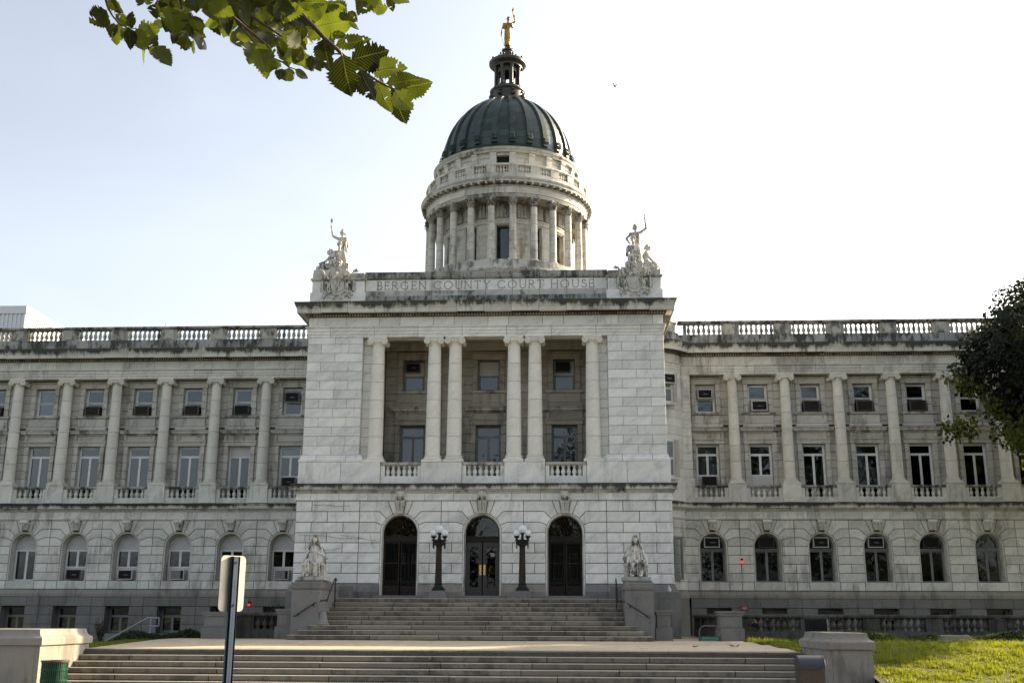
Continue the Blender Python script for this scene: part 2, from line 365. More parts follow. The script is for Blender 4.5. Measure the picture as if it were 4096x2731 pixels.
def row_cells(x0, x1, z0, z1, L, phase):
    """split a course into stones"""
    n = max(1, round((x1 - x0) / L)); st = (x1 - x0) / n; xs = [x0]
    if phase and n >= 1:
        k = x0 + st * .5
        while k < x1 - .1: xs.append(k); k += st
    else:
        for i in range(1, n): xs.append(x0 + st * i)
    xs.append(x1)
    return [rect(xs[i], xs[i + 1], z0, z1) for i in range(len(xs) - 1)]
def arc(cx, cz, r, a0, a1, n):
    return [(cx + r * cos(a0 + (a1 - a0) * i / n), cz + r * sin(a0 + (a1 - a0) * i / n)) for i in range(n + 1)]
def arch_cells(cx, zs, r, rows, half, first_joined=None):
    """voussoirs of one side (s=+-1) that run out into the courses; rows = heights above the springing"""
    out = []
    angs = [0, R(22.5), R(45), R(68)]
    for s in (-1, 1):
        for k in range(3):
            z0 = 0 if k == 0 else rows[k - 1]; z1 = rows[k]
            a0, a1 = angs[k], angs[k + 1]
            def radial(a, z): return (z / math.tan(a)) if a > 0 else half
            p = []
            p.append((r * cos(a0), r * sin(a0)))
            if k > 0: p.append((radial(a0, z0), z0))
            p.append((half, z0)); p.append((half, z1)); p.append((radial(a1, z1), z1))
            p += [(x, z) for x, z in arc(0, 0, r, a1, a0, 4)[:-1]]
            out.append((k, s, [(cx + s * x, zs + z) for x, z in p]))
        ka = R(80); a0 = angs[3]
        p = [(r * cos(a0), r * sin(a0)), (rows[2] / math.tan(a0), rows[2]), (rows[2] / math.tan(ka) , rows[2])] + arc(0, 0, r, ka, a0, 2)[:-1]
        out.append((3, s, [(cx + s * x, zs + z) for x, z in p]))
    return out
def arch_ring(parent, cx, zs, zb, r0, r1, y0, y1, mat, name='arch_reveal', n=20):
    """moulded arch with jambs: r0 inner, r1 outer"""
    o = [(cx + r1, zb)] + arc(cx, zs, r1, 0, PI, n) + [(cx - r1, zb)]
    i = [(cx + r0, zb)] + arc(cx, zs, r0, 0, PI, n) + [(cx - r0, zb)]
    k = len(o); vs = []
    for y in (y0, y1): vs += [(x, y, z) for x, z in o] + [(x, y, z) for x, z in i]
    fs = []
    for a in range(k - 1):
        fs += [(a, a + 1, k + a + 1, k + a), (2 * k + a, 3 * k + a, 3 * k + a + 1, 2 * k + a + 1),
               (a, 2 * k + a, 2 * k + a + 1, a + 1), (k + a, k + a + 1, 3 * k + a + 1, 3 * k + a)]
    fs += [(0, k, 3 * k, 2 * k), (k - 1, 3 * k - 1, 4 * k - 1, 2 * k - 1)]
    return obj(name, M().add(vs, fs), mat, parent)

# -- mouldings (out, z) --------------------------------------------------------
ENT_ARCH = [(-.3, ZA), (.0, ZA), (.0, 11.26), (.03, 11.265), (.03, 11.38), (.06, 11.385), (.06, 11.48), (.08, 11.50), (.12, 11.53), (.12, 11.56), (-.3, 11.56)]
FRIEZE = [(-.3, 11.565), (0, 11.565), (0, 11.94), (-.3, 11.94)]
BED = [(-.3, 11.945), (.04, 11.945), (.05, 11.97), (.11, 12.04), (.14, 12.05), (-.3, 12.07)]
CORNICE = [(-.3, 12.072), (.38, 12.072), (.39, 12.04), (.40, 12.04), (.41, 12.21), (.43, 12.23), (.44, 12.28), (.47, 12.32), (.50, 12.42), (.51, 12.46), (-.3, 12.56)]
BELT = [(-.3, 5.14), (.03, 5.14), (.05, 5.19), (.10, 5.22), (.105, 5.26), (.19, 5.27), (.19, 5.40), (.22, 5.44), (.225, 5.48), (-.3, 5.53)]
BANDW = [(-.3, 4.775), (.02, 4.775), (.05, 4.82), (.05, 4.87), (.01, 4.89), (.01, 5.135), (-.3, 5.135)]
BAND = [(-.3, 4.865), (.02, 4.865), (.05, 4.89), (.05, 4.93), (.01, 4.95), (.01, 5.135), (-.3, 5.135)]

# ================= central block, ground storey =================
gs = put('ground_storey_wall', None, CH); cells = []
YG = -.15; HW = 6.93
rows = [1.88, 2.24, 2.61, 2.975, 3.335, 3.70, 4.08, 4.47, 4.86]
ACX = [-3.03, 0.0, 3.03]; AR = .71
def quoin(x0, x1, k): return row_cells(x0, x1, rows[k], rows[k + 1], 1.08, k % 2)
for k in range(8):
    z0, z1 = rows[k], rows[k + 1]
    cells += quoin(-HW, -4.545, k) + quoin(4.545, HW, k)
    if k < 5:
        for a, b in ((-4.545, -3.74), (-2.32, -.71), (.71, 2.32), (3.74, 4.545)):
            if b - a > 1: cells += row_cells(a, b, z0, z1, .85, k % 2)
            else: cells += [rect(a, b, z0, z1)]
gap_cells = list(cells)
for c in cells: stone(gs, c, YG, MARBLE, gap=.022, ch=.016)
for ax in ACX:
    for k, s, p in arch_cells(ax, rows[5], AR, [.38, .77, 1.16], 1.515):
        stone(gs, p, YG, MARBLE, gap=.022, ch=.014, name='voussoir'); gap_cells.append(p)
    gap_cells.append([(ax - .22, 4.86), (ax + .22, 4.86), (ax + .13, 4.38), (ax - .13, 4.38)])
backing(gap_cells, YG, gs)
for ax in ACX:
    arch_ring(gs, ax, rows[5], 1.37, .66, .73, YG + .03, .36, MARBLE, name='arch_reveal')
    arch_ring(gs, ax, rows[5], 1.37, .62, .67, YG + .20, .36, SOILED, name='arch_moulding')
for sx in (-1, 1):                              # side walls of the block
    for k in range(8):
        for c in row_cells(-.02, 5.0, rows[k], rows[k + 1], 1.25, k % 2):
            mb = M().poly(inset(c, .008), -.002, .1, .012)
            mb.tf(Matrix.Translation((sx * HW, -.15 if sx > 0 else 4.88, 0)) @ Matrix.Rotation(sx * PI / 2, 4, 'Z'))
            obj('stone_block', mb, MARBLE, gs)
mb = M(); mb.box(-HW + .04, -HW + .5, -.1, 6, 1.3, 5.2); mb.box(HW - .5, HW - .04, -.1, 6, 1.3, 5.2)
for a, b in ((-6.5, -3.7), (-2.37, -.66), (.66, 2.37), (3.7, 6.5)): mb.box(a, b, -.05, .4, 1.3, 5.2)
for ax in ACX: mb.poly([(ax - .72, 4.9), (ax + .72, 4.9), (ax + .72, 3.75)] + arc(ax, rows[5], .70, R(4), R(176), 16) + [(ax - .72, 3.75)], -.05, .4)
obj('wall_fill', mb, MORT, gs)
mb = M(); mb.box(-6.4, 6.4, 2.4, 2.5, 1.2, 5.1); mb.box(-6.4, 6.4, .4, 2.4, 4.95, 5.04); mb.box(-6.4, 6.4, .3, 2.5, 1.2, 1.36)
obj('vestibule', mb, DARK, CH)
path = [(-HW, 7.0), (-HW, YG), (HW, YG), (HW, 7.0)]
sweep_stones(gs, path, BAND, MARBLE, 1.1, name='frieze_stone')
sweep_stones(gs, path, BELT, CORN_B, 1.12)
# granite base with splayed top, broken at the doors
BASEP = [(-.3, 1.34), (.17, 1.34), (.17, 1.60), (.13, 1.64), (.11, 1.68), (.03, 1.84), (.02, 1.872), (-.3, 1.872)]
for a, b in ((-6.93, -3.74), (-2.32, -.71), (.71, 2.32), (3.74, 6.93)):
    pth = [(a, YG), (b, YG)]
    if a < -6: pth = [(a, 7.0)] + pth
    if b > 6: pth = pth + [(b, 7.0)]
    if len(pth) == 2: obj('granite_base', M().sweep(pth, BASEP), GRAN_L, gs)
    else: sweep_stones(gs, pth, BASEP, GRAN_L if False else GRAN, 1.3, name='granite_base')
for sx in (-1, 1):
    for i, (z0, z1) in enumerate([(0, .45), (.45, .9), (.9, 1.34)]):
        x = 4.6
        for k in range(2):
            stone(gs, rect(*sorted((sx * (x + k * 1.25), sx * (x + (k + 1) * 1.25))), z0, z1), -.33, GRAN_D, depth=.4, name='granite_block')
        mb = M().poly(rect(0, 7, z0, z1), -.01, .3); mb.tf(Matrix.Translation((sx * 7.08, -.33 if sx > 0 else 6.67, 0)) @ Matrix.Rotation(sx * PI / 2, 4, 'Z'))
        obj('granite_block', mb, GRAN_D, gs)
for ax in ACX: obj('door_sill', M().box(ax - .86, ax + .86, -.42, .3, 1.337, 1.46), GRAN, gs)

# ================= upper storey of the centre =================
us = put('upper_storey_wall', None, CH); cells = []
zr = [6.59] + [6.59 + .3575 * i for i in range(1, 13)] + [ZA - .005]
def pier(x0, x1, phase, y=0.0, L=.86):
    c = []
    for k in range(13): c += row_cells(x0, x1, zr[k], zr[k + 1], L, (k + phase) % 2)
    return c
for x0, x1 in ((-PV, -4.70), (4.70, PV)):
    for c in pier(x0, x1, 0): stone(us, c, 0, MARBLE, gap=.012, ch=.008); cells.append(c)
backing(cells, 0, us)
for x0, x1 in ((-4.70, -4.33), (4.33, 4.70)):
    cs = [rect(x0, x1, zr[k], zr[k + 1]) for k in range(13)]
    for c in cs: stone(us, c, .30, MARBLE, gap=.012, ch=.006)
    backing(cs, .30, us)
for sx in (-1, 1):
    for k in range(13):
        for c in row_cells(0, 7.0, zr[k], zr[k + 1], 1.2, k % 2):
            mb = M().poly(inset(c, .006), -.001, .1, .008); mb.tf(Matrix.Translation((sx * PV, 0 if sx > 0 else 7.0, 0)) @ Matrix.Rotation(sx * PI / 2, 4, 'Z'))
            obj('stone_block', mb, MARBLE, us)
        mb = M().poly(inset(rect(0, .3, zr[k], zr[k + 1]), .006), -.001, .05, .004)   # reveal of the pier towards the loggia
        mb.tf(Matrix.Translation((sx * 4.70, .3 if sx > 0 else 0, 0)) @ Matrix.Rotation(-sx * PI / 2, 4, 'Z')); obj('stone_block', mb, MARBLE, us)
mb = M()
for sx in (-1, 1): mb.box(*sorted((sx * 4.75, sx * (PV - .03))), .08, .6, 5.5, 12.0); mb.box(*sorted((sx * 4.36, sx * 4.8)), .33, .62, 5.5, 11.2)
obj('wall_fill', mb, MORT, us)
# side walls of the loggia
for sx in (-1, 1):
    for k in range(13):
        for c in row_cells(.6, 2.6, zr[k], zr[k + 1], 1.0, k % 2):
            mb = M().poly(inset(c, .006), 0, .1, .006)
            mb.tf(Matrix.Translation((sx * 4.40, 0, 0)) @ Matrix.Rotation(-sx * PI / 2, 4, 'Z') @ Matrix.Scale(1, 4))
            if sx > 0: mb.v = [(x, y + 3.2, z) for x, y, z in mb.v]
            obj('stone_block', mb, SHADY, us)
    obj('mortar_backing', M().box(*sorted((sx * 4.43, sx * 4.6)), .5, 2.7, 5.4, 11.6), MORT, us)
# pier bases and the plain plinth course
PB = [(-.2, 6.315), (.12, 6.315), (.12, 6.40), (.09, 6.42), (.06, 6.47), (.05, 6.55), (.0, 6.585), (-.2, 6.585)]
sweep_stones(us, [(-PV, 4), (-PV, 0), (-4.62, 0), (-4.62, .3), (-4.33, .3)], PB, MARBLE, 1.0, name='pier_base')
sweep_stones(us, [(4.33, .3), (4.62, .3), (4.62, 0), (PV, 0), (PV, 4)], PB, MARBLE, 1.0, name='pier_base')
for x0, x1, xm in ((-6.93, -3.85, -5.33), (3.85, 6.93, 5.33)):
    for a, b in ((x0, xm), (xm, x1)): stone(us, rect(a, b, 5.50, 6.31), -.13, MARBLE, depth=.9, gap=.012, name='plinth_block')
for sx in (-1, 1): obj('plinth_block', M().box(*sorted((sx * 6.90, sx * 6.2)), .78, 6, 5.50, 6.31), MARBLE, us)
for x0 in (-2.31, .79): stone(us, rect(x0, x0 + 1.52, 5.50, 6.31), -.10, MARBLE, depth=.78, name='plinth_block')
# -- balusters
def baluster_mesh(h, r, mat, n=10):
    p = [(.9, 0), (.9, .10), (.55, .13), (.5, .17), (.75, .24), (.95, .34), (1., .42), (.85, .54), (.55, .68), (.45, .78), (.5, .82), (.75, .86), (.75, .88), (.9, .90), (.9, 1)]
    return mesh('baluster', M().lathe([(a * r, b * h) for a, b in p], 0, 0, n), mat)
BAL = {}
def balusters(parent, x0, x1, y, z0, z1, n, mat, r=.095, half=True, dirv=(1, 0)):
    key = (round(z1 - z0, 3), r, mat.name)
    if key not in BAL: BAL[key] = baluster_mesh(z1 - z0, r, mat)
    for i in range(n):
        t = (i + .5) / n
        put('baluster', BAL[key], parent, (x0 + (x1 - x0) * t * dirv[0] if dirv[0] else x0, y + (x1 - x0) * t * dirv[1], z0))
for x0, x1 in ((-3.84, -2.32), (-.78, .78), (2.32, 3.84)):
    bl = obj('balustrade', M().box(x0, x1, .02, .36, 5.50, 5.79), MARBLE, CH)
    obj('rail', M().poly([(x0, 6.20), (x1, 6.20), (x1, 6.31), (x0, 6.31)], 0, .38, .02), SOILED, bl)
    obj('half_post', M().box(x0, x0 + .14, .05, .33, 5.79, 6.20), MARBLE, bl); obj('half_post', M().box(x1 - .14, x1, .05, .33, 5.79, 6.20), MARBLE, bl)
    balusters(bl, x0 + .14, x1 - .14, .19, 5.79, 6.20, 6, MARBLE, .085)

# -- ionic columns
def ionic(r0, r1, z0, z1, cap, nd, mat):
    """returns list of (name, mesh); column along Z at the origin; z0 = underside of base, z1 = top of the capital"""
    out = []
    hb = .27 if r0 > .25 else .21
    pl = M().box(-r0 * 1.32, r0 * 1.32, -r0 * 1.32, r0 * 1.32, z0, z0 + hb * .32)
    pl.lathe([(r0 * 1.2, z0 + hb * .32), (r0 * 1.30, z0 + hb * .42), (r0 * 1.30, z0 + hb * .52), (r0 * 1.2, z0 + hb * .62), (r0 * 1.08, z0 + hb * .68), (r0 * 1.08, z0 + hb * .76), (r0 * 1.17, z0 + hb * .8), (r0 * 1.17, z0 + hb * .9), (r0 * 1.03, z0 + hb), (r0 * .9, z0 + hb)], 0, 0, 28)
    out.append(('column_base', mesh('column_base', pl, mat)))
    zs0, zs1 = z0 + hb, z1 - cap
    for i in range(nd):
        a = i / nd; b = (i + 1) / nd; za = zs0 + (zs1 - zs0) * a; zb = zs0 + (zs1 - zs0) * b
        rr = lambda t: r0 + (r1 - r0) * (t ** 1.6)
        g = .006
        za += .005; zb -= .005; pr = [(rr(a) - .03, za), (rr(a) - .006, za + .001), (rr(a), za + g)]
        for q in range(1, 4): t = a + (b - a) * q / 4; pr.append((rr(t), zs0 + (zs1 - zs0) * t))
        pr += [(rr(b), zb - g), (rr(b) - .006, zb - .001), (rr(b) - .03, zb)]
        out.append(('drum', mesh('drum', M().lathe(pr, 0, 0, 32), mat)))
    out.append(('shaft_core', mesh('shaft_core', M().lathe([(r0 - .022, zs0), (r1 - .022, zs1)], 0, 0, 16), MORT)))
    c = M(); w = r1 * 1.80; zc = z1 - cap
    c.lathe([(r1 * .98, zc - .01), (r1 * 1.06, zc + .015), (r1 * 1.0, zc + .035), (r1 * 1.12, zc + cap * .33), (r1 * 1.3, zc + cap * .52), (r1 * 1.1, zc + cap * .6)], 0, 0, 28)
    c.box(-.30, .30, -r1 * 1.12, r1 * 1.12, z1 - .13, z1 - .045)
    c.box(-.36, .36, -r1 * 1.28, r1 * 1.28, z1 - .045, z1)
    vr = .122; vz = z1 - .045 - vr
    for s in (-1, 1):
        x = s * .275
        for sy in (-1, 1):                     # bolster waisted in the middle, spiral face raised
            c.tube((x, sy * r1 * 1.34, vz), (x, 0, vz), vr, vr * .66, 20)
            for k in range(22):
                a0 = k * .62; a1 = (k + 1) * .62; ra = vr * (1 - k / 24); rb = vr * (1 - (k + 1) / 24)
                c.tube((x + s * -ra * .88 * cos(a0 + PI / 2) , sy * r1 * 1.36, vz + ra * .88 * sin(a0 + PI / 2)), (x - s * rb * .88 * cos(a1 + PI / 2), sy * r1 * 1.36, vz + rb * .88 * sin(a1 + PI / 2)), .018, .018, 5)
            c.sphere((x, sy * r1 * 1.37, vz), vr * .2, 6)
    for k in range(-2, 3): c.sphere((k * r1 * .38, -r1 * 1.22, z1 - cap * .52), r1 * .15, 6, r1 * .2)
    out.append(('capital', mesh('capital', c, mat)))
    return out
big = ionic(.285, .235, 6.31, ZA - .005, .35, 6, COLM)
def place_col(x, y, parts):
    c = put('column', None, CH, (x, y, 0))
    for nm, me in parts: put(nm, me, c)
    return c
for x in (-4.12, -1.93, -1.13, 1.13, 1.93, 4.12): place_col(x, .26, big)

# -- entablature, cornice
ent = put('entablature', None, CH)
path = [(-PV, 10.0), (-PV, 0), (PV, 0), (PV, 10.0)]
sweep_stones(ent, path, ENT_ARCH, MARBLE, 1.75, name='architrave_stone')
sweep_stones(ent, path, FRIEZE, MARBLE, 1.05, name='frieze_stone', phase=.3)
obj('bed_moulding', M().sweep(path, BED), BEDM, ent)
eg = M()
for k in range(128):
    x = -PV - .06 + (2 * PV + .12) * (k + .5) / 128; eg.sphere((x, -.10, 11.995), .033, 5, .042)
obj('egg_and_dart', eg, BEDM if False else SOILED, ent, kind='stuff')
sweep_stones(ent, path, CORNICE, CORN, 1.07, jit=.008)
obj('beam_backing', M().box(-4.75, 4.75, .3, .60, ZA, 11.62).box(-PV + .3, PV - .3, .3, .6, 11.6, 12.45), MARBLE, ent)
# loggia ceiling with beams
mb = M().box(-4.6, 4.6, .6, 2.62, 11.46, 11.6)
for x in (-4.42, -1.52, 1.52, 4.42): mb.box(x - .2, x + .2, .6, 2.62, 11.16, 11.46)
mb.box(-4.6, 4.6, 2.34, 2.62, 11.16, 11.46)
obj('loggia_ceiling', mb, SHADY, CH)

# ================= windows =================
def bars(mb, x0, x1, z0, z1, y0, y1, t, xs=(), zs=()):
    mb.box(x0, x0 + t, y0, y1, z0, z1); mb.box(x1 - t, x1, y0, y1, z0, z1)
    mb.box(x0 + t, x1 - t, y0, y1, z0, z0 + t); mb.box(x0 + t, x1 - t, y0, y1, z1 - t, z1)
    for x in xs: mb.box(x - t * .5, x + t * .5, y0 + .004, y1, z0 + t, z1 - t)
    for z in zs: mb.box(x0 + t, x1 - t, y0 + .002, y1, z - t * .5, z + t * .5)
    return mb
def win_rect(parent, x, y, x0, x1, z0, z1, layout, fm=None, blind=None, loc=None, rz=0.0):
    """layout = list of (x0,x1,z0,z1) sashes in window coordinates; each gets its own sash frame and pane"""
    wn = obj('window', bars(M(), x0, x1, z0, z1, y, y + .09, .055), fm or WHITEF, CH, loc or (x, 0, 0), rz)
    for i, (a, b, c, d) in enumerate(layout):
        obj('sash', bars(M(), a, b, c, d, y + .02, y + .06, .05), fm or WHITEF, wn)
        obj('pane', M().box(a + .04, b - .04, y + .038, y + .046, c + .04, d - .04), GLASS, wn)
        bm_ = blind[i] if isinstance(blind, (list, tuple)) else blind
        if bm_ is not None: obj('blind', M().box(a + .02, b - .02, y + .10, y + .115, c + .02, d - .02), bm_, wn)
    return wn
def bay(parent, x, y, mat, up='sash', low='case', bl_up=None, bl_low=None, fm=None, hw=.434, lw=.50, zs=5.53):
    """two storeys of one window bay between columns: dressed stone surround, hood, apron and both windows"""
    bf = put('window_surround', None, CH, (x, 0, 0))
    # plain wall behind with its joints
    H = WP / 2
    cs = []
    zj = [5.53, 5.95, 6.32, 6.68, 7.04, 7.40, 7.76, 8.11, 8.46, 8.83, 9.12, 9.40, 9.76, 10.12, 10.48, 10.84, ZA]
    def side(a, b, z0, z1):
        cs.append(rect(a, b, z0, z1)); cs.append(rect(-b, -a, z0, z1))
    for k in range(len(zj) - 1):
        z0, z1 = zj[k], zj[k + 1]
        if z1 < 8.12: side(lw + .2, H, z0, z1)
        elif z0 > 9.39 and z1 < 10.9: side(hw + .2, H, z0, z1)
        else: side(hw + .2, H, z0, z1) if z0 > 8.0 else side(lw + .2, H, z0, z1)
    mb = M()
    for c in cs:
        if c[1][0] - c[0][0] > .08: mb.poly(inset(c, .008), y, y + .1, .008)
    obj('wall_courses', mb, mat, bf, kind='stuff')
    mb = M()
    mb.box(-H, -hw - .02, y + .03, y + .35, 8.11, ZA); mb.box(hw + .02, H, y + .03, y + .35, 8.11, ZA)
    mb.box(-hw - .02, hw + .02, y + .03, y + .35, 8.11, 9.50); mb.box(-hw - .02, hw + .02, y + .03, y + .35, 10.77, ZA)
    mb.box(-H, -lw - .02, y + .03, y + .35, 5.5, 8.11); mb.box(lw + .02, H, y + .03, y + .35, 5.5, 8.11)
    obj('wall_backing', mb, MORT, bf)
    # upper surround: jamb stones, lintel, sill, apron
    for s in (-1, 1):
        for k in range(4):
            a, b = sorted((s * hw, s * (hw + .215))); z0 = 9.51 + k * .318
            obj('jamb_stone', M().poly(inset(rect(a, b, z0, z0 + .318), .007), y - .075, y + .35, .012), mat, bf)
        for k in range(7):
            a, b = sorted((s * lw, s * (lw + .21))); z0 = 5.53 + k * .3685
            obj('jamb_stone', M().poly(inset(rect(a, b, z0, z0 + .3685), .007), y - .075, y + .35, .012), mat, bf)
    W = hw + .215
    obj('lintel', M().poly(rect(-W - .02, W + .02, 10.785, 11.03), y - .085, y + .35, .015).box(-W - .05, W + .05, y - .13, y + .1, 11.035, 11.09), mat, bf)
    obj('sill', M().sweep([(-W - .04, y + .2), (-W - .04, y - .09), (W + .04, y - .09), (W + .04, y + .2)], [(-.3, 9.40), (.02, 9.40), (.05, 9.44), (.06, 9.50), (-.3, 9.505)]).box(-W, W, y - .03, y + .34, 9.41, 9.495), SOILED, bf)
    obj('apron', M().poly(rect(-W, W, 9.02, 9.39), y - .07, y + .1, .008).sweep([(-W - .02, y + .1), (-W - .02, y - .07), (W + .02, y - .07), (W + .02, y + .1)], [(-.2, 8.87), (.04, 8.87), (.04, 8.92), (.01, 8.98), (0, 9.01), (-.2, 9.01)]), mat, bf)
    V = lw + .21
    obj('hood', M().sweep([(-V - .02, y + .1), (-V - .02, y - .07), (V + .02, y - .07), (V + .02, y + .1)], [(-.2, 8.60), (.02, 8.60), (.05, 8.66), (.15, 8.68), (.15, 8.75), (.19, 8.80), (.195, 8.83), (-.2, 8.86)]), SOILED, bf)
    obj('hood_frieze', M().poly(rect(-V + .12, V - .12, 8.36, 8.60), y - .05, y + .1, .005), mat, bf)
    for s in (-1, 1):
        cn = M().poly([(s * (V - .12), 8.36), (s * V, 8.36), (s * (V + .02), 8.47), (s * V, 8.60), (s * (V - .12), 8.60)], y - .12, y + .1, .02)
        cn.tube((s * (V - .12), y - .07, 8.42), (s * V, y - .07, 8.42), .035, .035, 8); obj('console', cn, mat, bf)
    obj('lintel', M().poly([(-V, 8.115), (V, 8.115), (V + .04, 8.18), (V + .04, 8.33), (-V - .04, 8.33), (-V - .04, 8.18)], y - .085, y + .35, .012).box(-V - .06, V + .06, y - .13, y + .05, 8.30, 8.355), mat, bf)
    # windows
    yw = y + .17
    g = fm or WHITEF
    if up == 'sash': win_rect(CH, x, yw, -hw, hw, 9.505, 10.775, [(-hw + .05, hw - .05, 9.55, 10.15), (-hw + .05, hw - .05, 10.13, 10.73)], g, bl_up)
    elif up == 'vblind':
        wn = win_rect(CH, x, yw, -hw, hw, 9.505, 10.775, [(-hw + .05, hw - .05, 9.55, 10.15), (-hw + .05, hw - .05, 10.13, 10.73)], g, None)
        vb = M()
        for k in range(15): vb.box(-hw + .06 + k * .052, -hw + .10 + k * .052, yw + .11, yw + .12, 9.55, 10.72)
        obj('vertical_blind', vb, BLIND, wn)
    elif up == 'panel':
        wn = win_rect(CH, x, yw, -hw, hw, 9.505, 10.775, [(-hw + .05, hw - .05, 9.55, 10.15)], g, bl_up)
        obj('infill_panel', M().box(-hw + .05, hw - .05, yw + .02, yw + .05, 10.16, 10.73), PANELW, wn)
    lt = 7.66
    bot = zs + .02
    if low in ('case', 'ac', 'panel', 'paneltop'):
        zb = {'ac': 6.74, 'panel': 6.74}.get(low, bot)
        lay = [(-lw + .04, -.0, zb, lt), (0.0, lw - .04, zb, lt)]
        if low != 'paneltop': lay.append((-lw + .04, lw - .04, lt, 8.07))
        wn = win_rect(CH, x, yw, -lw, lw, zs, 8.11, lay, g, bl_low)
        if low == 'paneltop': obj('infill_panel', M().box(-lw + .05, lw - .05, yw + .02, yw + .05, lt, 8.06), PANELW, wn)
        if low in ('ac', 'panel'): obj('infill_panel', M().box(-lw + .05, lw - .05, yw + .02, yw + .05, bot, zb), PANELW, wn)
    return bf
# loggia windows
lg = put('loggia_wall', None, CH)
YL = 2.42
for i, x in enumerate((-3.03, 0, 3.03)):
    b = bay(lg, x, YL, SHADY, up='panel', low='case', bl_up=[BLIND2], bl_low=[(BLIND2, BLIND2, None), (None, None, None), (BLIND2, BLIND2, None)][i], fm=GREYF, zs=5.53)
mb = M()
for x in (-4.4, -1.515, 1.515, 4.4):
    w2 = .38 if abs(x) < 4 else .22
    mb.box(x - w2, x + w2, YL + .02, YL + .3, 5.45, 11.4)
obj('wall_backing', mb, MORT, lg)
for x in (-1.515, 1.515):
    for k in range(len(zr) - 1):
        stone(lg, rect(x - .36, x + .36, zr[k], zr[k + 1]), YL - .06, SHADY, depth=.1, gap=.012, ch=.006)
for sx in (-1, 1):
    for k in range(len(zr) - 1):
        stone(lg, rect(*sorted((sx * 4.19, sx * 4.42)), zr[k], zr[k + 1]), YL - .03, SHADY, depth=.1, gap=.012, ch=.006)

# ================= wings =================
smallcol = ionic(.245, .205, 6.36, ZA - .005, .29, 6, COLW)
rw = [1.83, 2.19, 2.55, 2.92, 3.29, 3.66, 4.03, 4.40, 4.77]
UP = {  # per side: windows from the centre block outwards
 -1: [('sash', 'ac', [BLIND2, None], [BLIND2, BLIND2, PANELW]), ('sash', 'paneltop', [None, BLIND2], None), ('sash', 'case', [None, None], [BLIND2, BLIND2, BLIND2]), ('sash', 'case', [None, None], [BLIND2, BLIND2, BLIND2]),
      ('sash', 'case', [None, None], [BLIND2, BLIND2, BLIND2]), ('vblind', 'case', None, [BLIND2, BLIND2, BLIND2]), ('sash', 'case', [None, None], None)],
 1: [('panel', 'ac', [BLIND2], [BLIND2, BLIND2, BLIND2]), ('sash', 'panel', [None, BLIND], [None, None, None]), ('sash', 'case', [None, BLIND2], None), ('sash', 'case', [None, None], None),
     ('sash', 'case', None, None), ('sash', 'case', None, None), ('sash', 'case', None, None)]}
GR = {-1: ['ac', 'none', 'ac', 'ac', 'ac', 'none', 'ac'], 1: ['ac'] * 5 + ['none', 'none']}
WEND = WX0 + WP * (NW - .5)
link = {1: [(6.75, 5.95), (7.35, 6.15), (7.80, 6.45), (8.10, 6.80), (8.16, WY)]}
